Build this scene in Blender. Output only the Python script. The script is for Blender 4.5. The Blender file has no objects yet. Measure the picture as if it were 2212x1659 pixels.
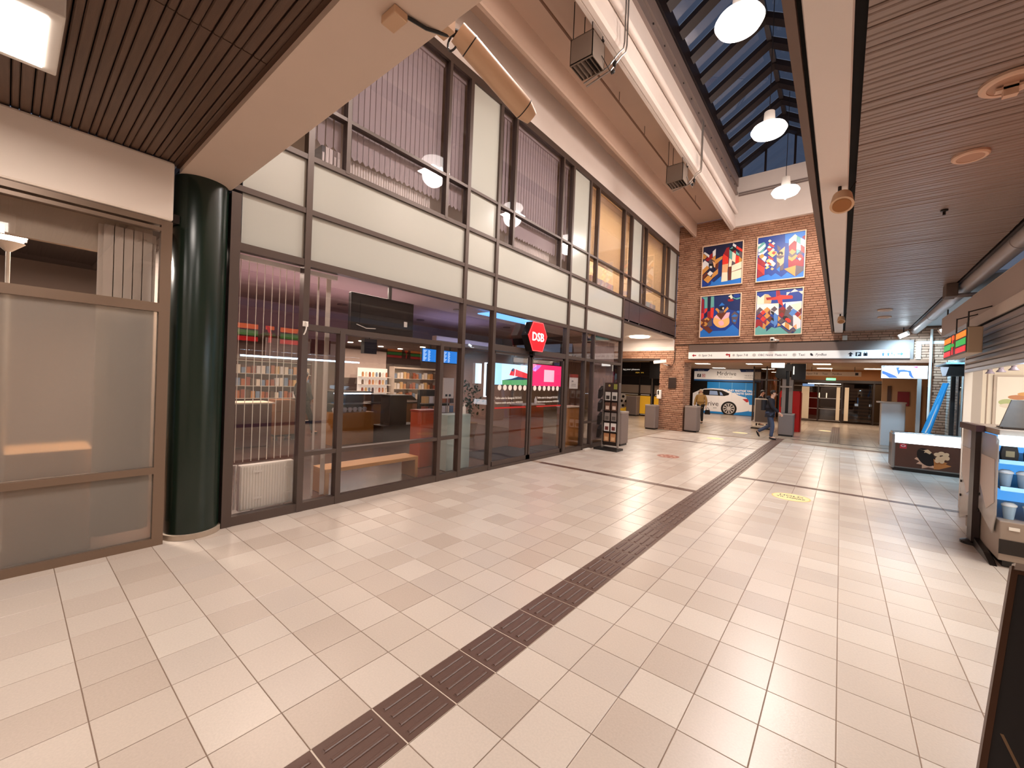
import bpy, math, random
from mathutils import Vector, Matrix
random.seed(7)
PI=math.pi
SC=bpy.context.scene
COL=SC.collection
# ---------------------------------------------------------------- camera
FPX,YAW,PITCH,ROLL=880.77,0.6785,-0.0080,0.0391
CAMZ=1.655
def cam_axes():
    cy,sy=math.cos(YAW),math.sin(YAW); cp,sp=math.cos(PITCH),math.sin(PITCH)
    f=Vector((-sy*cp,cy*cp,sp)); r=Vector((cy,sy,0)); u=r.cross(f)
    c,s=math.cos(ROLL),math.sin(ROLL)
    return f, r*c+u*s, u*c-r*s
CF,CR,CU=cam_axes()
cd=bpy.data.cameras.new('camera'); cam=bpy.data.objects.new('camera',cd); COL.objects.link(cam)
cd.sensor_width=36.0; cd.sensor_fit='HORIZONTAL'; cd.lens=FPX/2212*36.0; cd.clip_start=0.02; cd.clip_end=200
cam.matrix_world=Matrix(((CR.x,CU.x,-CF.x,0),(CR.y,CU.y,-CF.y,0),(CR.z,CU.z,-CF.z,CAMZ),(0,0,0,1)))
SC.camera=cam
# ---------------------------------------------------------------- world, exposure
w=bpy.data.worlds.new('World'); SC.world=w; w.use_nodes=True
w.node_tree.nodes['Background'].inputs[0].default_value=(0.23,0.27,0.38,1)
w.node_tree.nodes['Background'].inputs[1].default_value=0.34
vs=SC.view_settings
SC.display_settings.display_device='sRGB'
vs.view_transform='Standard'; vs.look='None'; vs.gamma=1.0; vs.use_curve_mapping=False; vs.exposure=0.35
SC.cycles.max_bounces=10; SC.cycles.diffuse_bounces=4; SC.cycles.glossy_bounces=4; SC.cycles.transparent_max_bounces=24
SC.cycles.sample_clamp_indirect=5.0
SC.cycles.caustics_reflective=False; SC.cycles.caustics_refractive=False
# ---------------------------------------------------------------- lamps of the place, and one added fill
def lamp(name,typ,loc,power,color,size=0.3,size2=None,rot=(0,0,0),spread=None,spot=None,parent=None):
    d=bpy.data.lights.new(name,typ); d.energy=power; d.color=color
    if typ=='AREA':
        d.size=size
        if size2: d.shape='RECTANGLE'; d.size_y=size2
        if spread: d.spread=spread
    else:
        d.shadow_soft_size=size
        if typ=='SPOT' and spot: d.spot_size=spot; d.spot_blend=0.6
    o=bpy.data.objects.new(name,d); COL.objects.link(o); o.location=loc; o.rotation_euler=rot
    return o
WARM=(1.0,0.84,0.69)
PENDANTS=[(-1.42,3.66),(-1.42,7.0),(-1.42,10.33),(-1.42,13.78)]
for (x,y) in PENDANTS:
    lamp('pendant_light','AREA',(x,y,7.08),120,(1.0,0.93,0.88),0.6); lamp('pendant_light','POINT',(x,y,7.0),55,(1.0,0.93,0.88),0.3)
SQUARES=[(-3.52,-0.18),(-1.15,-0.30),(-3.65,-3.0),(-1.15,-3.0)]
for (x,y) in SQUARES: lamp('ceiling_panel_light','AREA',(x,y,3.40),20,(1.0,0.91,0.83),0.6,0.5)
LOBBY=[(-5.7,23.0),(-3.35,23.0),(-0.7,23.0),(-5.9,27.6),(-3.4,18.4),(-7.2,18.6),(1.2,27.0),(-0.7,27.0)]
for (x,y) in LOBBY: lamp('lobby_light','AREA',(x,y,2.92),44,WARM,0.6,0.6)
lamp('overhang_light','AREA',(-5.95,14.9,3.45),60,WARM,0.6,0.6)
# shop on the right: bright inside, cool LED strips of the cases, floodlights under the duct
lamp('counter_light','AREA',(2.6,6.2,2.95),120,(1.0,0.95,0.88),1.2,3.0)
lamp('counter_light','AREA',(1.52,5.2,2.1),60,(0.50,0.75,1.0),0.2,3.2,rot=(0,PI/2,0))
lamp('flood_light','SPOT',(1.30,15.0,3.25),230,(0.40,0.72,1.0),0.06,rot=(math.radians(30),math.radians(-8),0),spot=math.radians(140))
lamp('flood_light','SPOT',(1.60,11.7,2.93),260,(0.40,0.72,1.0),0.06,rot=(math.radians(40),math.radians(10),0),spot=math.radians(140))
# travel shop: warm counters at the back, mauve cove near the front
lamp('shop_light','AREA',(-11.0,7.5,2.55),110,(1.0,0.78,0.62),2.5,5.0)
lamp('shop_light','AREA',(-11.0,3.2,2.55),75,(1.0,0.78,0.62),2.0,2.0)
lamp('shop_cove_light','AREA',(-6.7,3.3,2.42),17,(1.0,0.70,0.74),1.4,3.0,rot=(PI,0,0))
lamp('shop_cove_light','AREA',(-7.4,7.0,2.5),9,(0.50,0.52,1.0),1.2,2.0,rot=(PI,0,0))
lamp('shop_front_fill','AREA',(-5.7,2.6,3.0),45,(1.0,0.82,0.68),0.5,2.4)  # added fill, stands in for hall light falling on the radiator
lamp('side_shop_light','AREA',(-6.4,0.0,2.9),260,(1.0,0.88,0.76),0.2,1.2)
lamp('office_light','AREA',(-6.2,10.3,6.5),150,(1.0,0.84,0.60),1.2,2.2)
lamp('office_light','AREA',(-6.2,13.6,6.5),150,(1.0,0.84,0.60),1.2,2.2)
lamp('office_light','AREA',(-6.4,3.5,6.6),9,(1.0,0.86,0.84),1.2,2.2)
lamp('office_light','AREA',(-6.4,6.9,6.6),8,(1.0,0.86,0.84),1.2,2.2)
# ---------------------------------------------------------------- materials
def lin(c):
    if isinstance(c,str):
        c=[int(c[i:i+2],16)/255 for i in (0,2,4)]
    return [x/12.92 if x<=0.04045 else ((x+0.055)/1.055)**2.4 for x in c[:3]]
MATS={}
def M(name,col='808080',rough=0.5,metal=0.0,emit=None,es=0.0,noise=0.0,nscale=8.0,bump=0.0,bscale=60.0,spec=0.5,stretch=None,coat=0.0,transl=0.0):
    if name in MATS: return MATS[name]
    m=bpy.data.materials.new(name); MATS[name]=m; m.use_nodes=True
    nt=m.node_tree; b=nt.nodes['Principled BSDF']; L=nt.links
    c=lin(col)
    b.inputs['Base Color'].default_value=(*c,1); b.inputs['Roughness'].default_value=rough; b.inputs['Metallic'].default_value=metal
    b.inputs['Specular IOR Level'].default_value=spec; b.inputs['Coat Weight'].default_value=coat
    tc=None
    if noise or bump:
        tc=nt.nodes.new('ShaderNodeNewGeometry'); mp=nt.nodes.new('ShaderNodeMapping')
        L.new(tc.outputs['Position'],mp.inputs['Vector'])
        if stretch: mp.inputs['Scale'].default_value=stretch
    if noise:
        n=nt.nodes.new('ShaderNodeTexNoise'); n.inputs['Scale'].default_value=nscale; n.inputs['Detail'].default_value=5
        L.new(mp.outputs[0],n.inputs['Vector'])
        mx=nt.nodes.new('ShaderNodeMix'); mx.data_type='RGBA'
        mx.inputs['A'].default_value=(*[x*(1-noise) for x in c],1); mx.inputs['B'].default_value=(*[min(1,x*(1+noise)) for x in c],1)
        L.new(n.outputs['Fac'],mx.inputs['Factor']); L.new(mx.outputs['Result'],b.inputs['Base Color'])
    if bump:
        n2=nt.nodes.new('ShaderNodeTexNoise'); n2.inputs['Scale'].default_value=bscale; n2.inputs['Detail'].default_value=4
        L.new(mp.outputs[0],n2.inputs['Vector'])
        bp=nt.nodes.new('ShaderNodeBump'); bp.inputs['Strength'].default_value=bump; bp.inputs['Distance'].default_value=0.01
        L.new(n2.outputs['Fac'],bp.inputs['Height']); L.new(bp.outputs[0],b.inputs['Normal'])
    if transl:
        tr=nt.nodes.new('ShaderNodeBsdfTranslucent'); tr.inputs[0].default_value=(*c,1); ms=nt.nodes.new('ShaderNodeMixShader'); ms.inputs[0].default_value=transl
        L.new(b.outputs[0],ms.inputs[1]); L.new(tr.outputs[0],ms.inputs[2]); L.new(ms.outputs[0],nt.nodes['Material Output'].inputs[0])
    if emit:
        b.inputs['Emission Color'].default_value=(*lin(emit),1); b.inputs['Emission Strength'].default_value=es
    return m
def glass(name,tint=(1,1,1),refl=1.0,rough=0.0,ior=1.5):
    if name in MATS: return MATS[name]
    m=bpy.data.materials.new(name); MATS[name]=m; m.use_nodes=True; nt=m.node_tree; L=nt.links
    nt.nodes.remove(nt.nodes['Principled BSDF']); out=nt.nodes['Material Output']
    t=nt.nodes.new('ShaderNodeBsdfTransparent'); t.inputs[0].default_value=(*tint,1)
    g=nt.nodes.new('ShaderNodeBsdfGlossy'); g.inputs['Roughness'].default_value=rough
    gm=nt.nodes.new('ShaderNodeNewGeometry'); dt=nt.nodes.new('ShaderNodeVectorMath'); dt.operation='DOT_PRODUCT'
    L.new(gm.outputs['Normal'],dt.inputs[0]); L.new(gm.outputs['Incoming'],dt.inputs[1])
    def mth(op,x,y=None,clamp=False):
        n=nt.nodes.new('ShaderNodeMath'); n.operation=op; n.use_clamp=clamp
        for i,q in enumerate((x,y)):
            if q is None: continue
            if isinstance(q,(int,float)): n.inputs[i].default_value=q
            else: L.new(q,n.inputs[i])
        return n.outputs[0]
    k=mth('POWER',mth('SUBTRACT',1.0,mth('ABSOLUTE',dt.outputs['Value'])),5.0)
    ml=mth('MULTIPLY',mth('ADD',mth('MULTIPLY',k,0.96),0.04),refl,True)
    mx=nt.nodes.new('ShaderNodeMixShader')
    L.new(ml,mx.inputs[0]); L.new(t.outputs[0],mx.inputs[1]); L.new(g.outputs[0],mx.inputs[2]); L.new(mx.outputs[0],out.inputs[0])
    return m
def frosted(name,col,trans=0.5):
    if name in MATS: return MATS[name]
    m=bpy.data.materials.new(name); MATS[name]=m; m.use_nodes=True; nt=m.node_tree; L=nt.links
    b=nt.nodes['Principled BSDF']; b.inputs['Base Color'].default_value=(*lin(col),1); b.inputs['Roughness'].default_value=0.2
    b.inputs['Transmission Weight'].default_value=trans; b.inputs['IOR'].default_value=1.3
    return m
def cell_mat(name,stops,size,origin,rough=0.3,speck=0.12,bump=0.05,rvar=0.0,spec=0.5):
    """one random tone per cell of a grid fixed in the building, plus fine speckle"""
    m=bpy.data.materials.new(name); MATS[name]=m; m.use_nodes=True; nt=m.node_tree; L=nt.links; b=nt.nodes['Principled BSDF']
    g=nt.nodes.new('ShaderNodeNewGeometry')
    s=nt.nodes.new('ShaderNodeVectorMath'); s.operation='SUBTRACT'; s.inputs[1].default_value=origin; L.new(g.outputs['Position'],s.inputs[0])
    d=nt.nodes.new('ShaderNodeVectorMath'); d.operation='DIVIDE'; d.inputs[1].default_value=size; L.new(s.outputs[0],d.inputs[0])
    fl=nt.nodes.new('ShaderNodeVectorMath'); fl.operation='FLOOR'; L.new(d.outputs[0],fl.inputs[0])
    wn=nt.nodes.new('ShaderNodeTexWhiteNoise'); wn.noise_dimensions='3D'; L.new(fl.outputs[0],wn.inputs['Vector'])
    rp=nt.nodes.new('ShaderNodeValToRGB'); L.new(wn.outputs['Value'],rp.inputs[0])
    el=rp.color_ramp.elements
    for i,c in enumerate(stops):
        p=i/(len(stops)-1)
        e=el[i] if i<2 else el.new(p)
        e.position=p; e.color=(*lin(c),1)
    n=nt.nodes.new('ShaderNodeTexNoise'); n.inputs['Scale'].default_value=90; n.inputs['Detail'].default_value=3; L.new(g.outputs['Position'],n.inputs['Vector'])
    n3=nt.nodes.new('ShaderNodeTexNoise'); n3.inputs['Scale'].default_value=0.9; n3.inputs['Detail'].default_value=2; L.new(g.outputs['Position'],n3.inputs['Vector'])
    ad=nt.nodes.new('ShaderNodeMath'); ad.operation='ADD'; L.new(n.outputs['Fac'],ad.inputs[0]); L.new(n3.outputs['Fac'],ad.inputs[1])
    mr=nt.nodes.new('ShaderNodeMapRange'); mr.inputs['From Min'].default_value=0.5; mr.inputs['From Max'].default_value=1.5
    mr.inputs['To Min'].default_value=1-speck; mr.inputs['To Max'].default_value=1+speck; L.new(ad.outputs[0],mr.inputs['Value'])
    mu=nt.nodes.new('ShaderNodeVectorMath'); mu.operation='SCALE'; L.new(rp.outputs['Color'],mu.inputs[0]); L.new(mr.outputs[0],mu.inputs['Scale'])
    L.new(mu.outputs[0],b.inputs['Base Color'])
    b.inputs['Roughness'].default_value=rough; b.inputs['Specular IOR Level'].default_value=spec
    if bump:
        bp=nt.nodes.new('ShaderNodeBump'); bp.inputs['Strength'].default_value=bump; bp.inputs['Distance'].default_value=0.004
        L.new(n.outputs['Fac'],bp.inputs['Height']); L.new(bp.outputs[0],b.inputs['Normal'])
    return m
# ---------------------------------------------------------------- mesh builder
WP={}
class MB:
    def __init__(s): s.v=[]; s.f=[]; s.m=[]
    def add(s,vs,fs,m=0):
        n=len(s.v); s.v+= [tuple(p) for p in vs]; s.f+=[tuple(i+n for i in f) for f in fs]; s.m+=[m]*len(fs); return s
    def box(s,x0,x1,y0,y1,z0,z1,m=0):
        if x0>x1: x0,x1=x1,x0
        if y0>y1: y0,y1=y1,y0
        if z0>z1: z0,z1=z1,z0
        return s.add([(x0,y0,z0),(x1,y0,z0),(x1,y1,z0),(x0,y1,z0),(x0,y0,z1),(x1,y0,z1),(x1,y1,z1),(x0,y1,z1)],
            [(0,3,2,1),(4,5,6,7),(0,1,5,4),(1,2,6,5),(2,3,7,6),(3,0,4,7)],m)
    def bbox(s,x0,x1,y0,y1,z0,z1,b=0.01,m=0):
        """box with its four upright edges chamfered"""
        p=[(x0+b,y0),(x1-b,y0),(x1,y0+b),(x1,y1-b),(x1-b,y1),(x0+b,y1),(x0,y1-b),(x0,y0+b)]
        return s.prism(p,'z',z0,z1,m)
    def obox(s,c,sx,sy,sz,R,m=0):
        c=Vector(c); P=[(-sx,-sy,-sz),(sx,-sy,-sz),(sx,sy,-sz),(-sx,sy,-sz),(-sx,-sy,sz),(sx,-sy,sz),(sx,sy,sz),(-sx,sy,sz)]
        return s.add([c+R@(Vector(p)*0.5) for p in P],[(0,3,2,1),(4,5,6,7),(0,1,5,4),(1,2,6,5),(2,3,7,6),(3,0,4,7)],m)
    def prism(s,pts,ax,a0,a1,m=0):
        n=len(pts)
        def P(u,v,a): return {'x':(a,u,v),'y':(u,a,v),'z':(u,v,a)}[ax]
        vs=[P(u,v,a0) for u,v in pts]+[P(u,v,a1) for u,v in pts]
        fs=[tuple(range(n)),tuple(range(2*n-1,n-1,-1))]+[(i,i+n,(i+1)%n+n,(i+1)%n) for i in range(n)]
        return s.add(vs,fs,m)
    def cyl(s,p0,p1,r0,r1=None,n=16,m=0):
        p0=Vector(p0);p1=Vector(p1); r1=r0 if r1 is None else r1
        d=(p1-p0).normalized(); a=d.orthogonal().normalized(); b=d.cross(a)
        vs=[p0+(a*math.cos(2*PI*i/n)+b*math.sin(2*PI*i/n))*r0 for i in range(n)]+[p1+(a*math.cos(2*PI*i/n)+b*math.sin(2*PI*i/n))*r1 for i in range(n)]
        fs=[(i,(i+1)%n,(i+1)%n+n,i+n) for i in range(n)]+[tuple(range(n-1,-1,-1)),tuple(range(n,2*n))]
        return s.add(vs,fs,m)
    def lathe(s,prof,cx,cy,n=24,m=0,axis='z',cz=0):
        vs=[];k=len(prof)
        for r,z in prof:
            for i in range(n):
                a=2*PI*i/n; u,v=r*math.cos(a),r*math.sin(a)
                vs.append({'z':(cx+u,cy+v,cz+z),'y':(cx+u,cy+z,cz+v),'x':(cx+z,cy+u,cz+v)}[axis])
        fs=[(j*n+i,j*n+(i+1)%n,(j+1)*n+(i+1)%n,(j+1)*n+i) for j in range(k-1) for i in range(n)]
        fs+=[tuple(range(n-1,-1,-1)),tuple(range((k-1)*n,k*n))]
        return s.add(vs,fs,m)
    def sph(s,c,rx,ry=None,rz=None,n=12,k=8,m=0):
        ry=rx if ry is None else ry; rz=rx if rz is None else rz
        vs=[(c[0]+rx*math.sin(PI*j/k)*math.cos(2*PI*i/n),c[1]+ry*math.sin(PI*j/k)*math.sin(2*PI*i/n),c[2]+rz*math.cos(PI*j/k)) for j in range(1,k) for i in range(n)]
        vs+=[(c[0],c[1],c[2]+rz),(c[0],c[1],c[2]-rz)]; t=(k-1)*n
        fs=[(j*n+i,(j+1)*n+i,(j+1)*n+(i+1)%n,j*n+(i+1)%n) for j in range(k-2) for i in range(n)]
        fs+=[(t,i,(i+1)%n) for i in range(n)]+[(t+1,(k-2)*n+(i+1)%n,(k-2)*n+i) for i in range(n)]
        return s.add(vs,fs,m)
    def tube(s,pts,r,n=8,m=0):
        pts=[Vector(p) for p in pts]; vs=[];fs=[]
        a=None
        for j,p in enumerate(pts):
            d=((pts[min(j+1,len(pts)-1)]-pts[max(j-1,0)])).normalized()
            a=(d.orthogonal() if a is None else (a-d*a.dot(d))).normalized(); b=d.cross(a)
            vs+=[p+(a*math.cos(2*PI*i/n)+b*math.sin(2*PI*i/n))*r for i in range(n)]
        for j in range(len(pts)-1):
            fs+=[(j*n+i,j*n+(i+1)%n,(j+1)*n+(i+1)%n,(j+1)*n+i) for i in range(n)]
        fs+=[tuple(range(n-1,-1,-1)),tuple(range((len(pts)-1)*n,len(pts)*n))]
        return s.add(vs,fs,m)
    def poly(s,pts,m=0): return s.add(pts,[tuple(range(len(pts)))],m)
    def mesh(s,name,mats,off=(0,0,0)):
        me=bpy.data.meshes.new(name)
        me.from_pydata([(p[0]-off[0],p[1]-off[1],p[2]-off[2]) for p in s.v],[],s.f)
        if not isinstance(mats,(list,tuple)): mats=[mats]
        for m in mats: me.materials.append(m)
        me.polygons.foreach_set('material_index',s.m); return me
    def build(s,name,mats,parent=None,smooth=False,kind=None,bevel=0,local=False,fix=True):
        xs=[p[0] for p in s.v];ys=[p[1] for p in s.v];zs=[p[2] for p in s.v]
        off=((min(xs)+max(xs))/2,(min(ys)+max(ys))/2,min(zs))
        me=s.mesh(name,mats,off)
        if fix:
            import bmesh
            bm=bmesh.new(); bm.from_mesh(me); bmesh.ops.recalc_face_normals(bm,faces=bm.faces); bm.to_mesh(me); bm.free()
        if smooth:
            me.polygons.foreach_set('use_smooth',[True]*len(me.polygons))
            me.set_sharp_from_angle(angle=math.radians(40))
        return put(name,me,off,parent,kind,bevel,local)
def put(name,me,off,parent=None,kind=None,bevel=0,local=False):
    o=bpy.data.objects.new(name,me); COL.objects.link(o)
    if parent is not None:
        pw=(0,0,0) if local else WP[parent.name]
        o.parent=parent; o.location=(off[0]-pw[0],off[1]-pw[1],off[2]-pw[2])
    else: o.location=off
    WP[o.name]=tuple(off)
    if kind: o['kind']=kind
    if bevel:
        b=o.modifiers.new('bevel','BEVEL'); b.width=bevel; b.segments=2; b.limit_method='ANGLE'
    return o
def empty(name,loc=(0,0,0),rz=0):
    o=bpy.data.objects.new(name,None); COL.objects.link(o); o.location=loc; o.rotation_euler=(0,0,rz); o.empty_display_size=0.1
    WP[o.name]=tuple(loc); return o
def S(name,loc=(0,0,0)):
    o=empty(name,loc); o['kind']='structure'; return o
def tag(o,label,cat,group=None):
    o['label']=label; o['category']=cat
    if group: o['group']=group
    return o
def T(name,label,cat,loc=(0,0,0),rz=0,group=None): return tag(empty(name,loc,rz),label,cat,group)
def dup(root,loc,label=None,rz=None):
    r=root.copy(); COL.objects.link(r); r.location=loc
    if rz is not None: r.rotation_euler=(0,0,rz)
    if label: r['label']=label
    def rec(a,b):
        for ch in list(a.children):
            if ch==b: continue
            c=ch.copy(); COL.objects.link(c); c.parent=b; rec(ch,c)
    rec(root,r); WP[r.name]=tuple(loc); return r
def text(body,mat,parent,origin,xd,ud,size,name='lettering',align='LEFT',ext=0.0015,bold=0.0,sx=1.0,local=False,shear=0):
    cu=bpy.data.curves.new('t','FONT'); cu.body=body; cu.size=size; cu.align_x=align; cu.extrude=ext; cu.offset=bold; cu.resolution_u=2; cu.shear=shear
    ob=bpy.data.objects.new('t',cu); me=bpy.data.meshes.new_from_object(ob); bpy.data.objects.remove(ob); bpy.data.curves.remove(cu)
    xd=Vector(xd).normalized(); ud=Vector(ud).normalized(); nd=xd.cross(ud); o=Vector(origin)
    R=Matrix((xd*sx,ud,nd)).transposed().to_4x4()
    me.transform(R); me.materials.clear(); me.materials.append(mat); me.name=name
    return put(name,me,tuple(o),parent,local=local)
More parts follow.
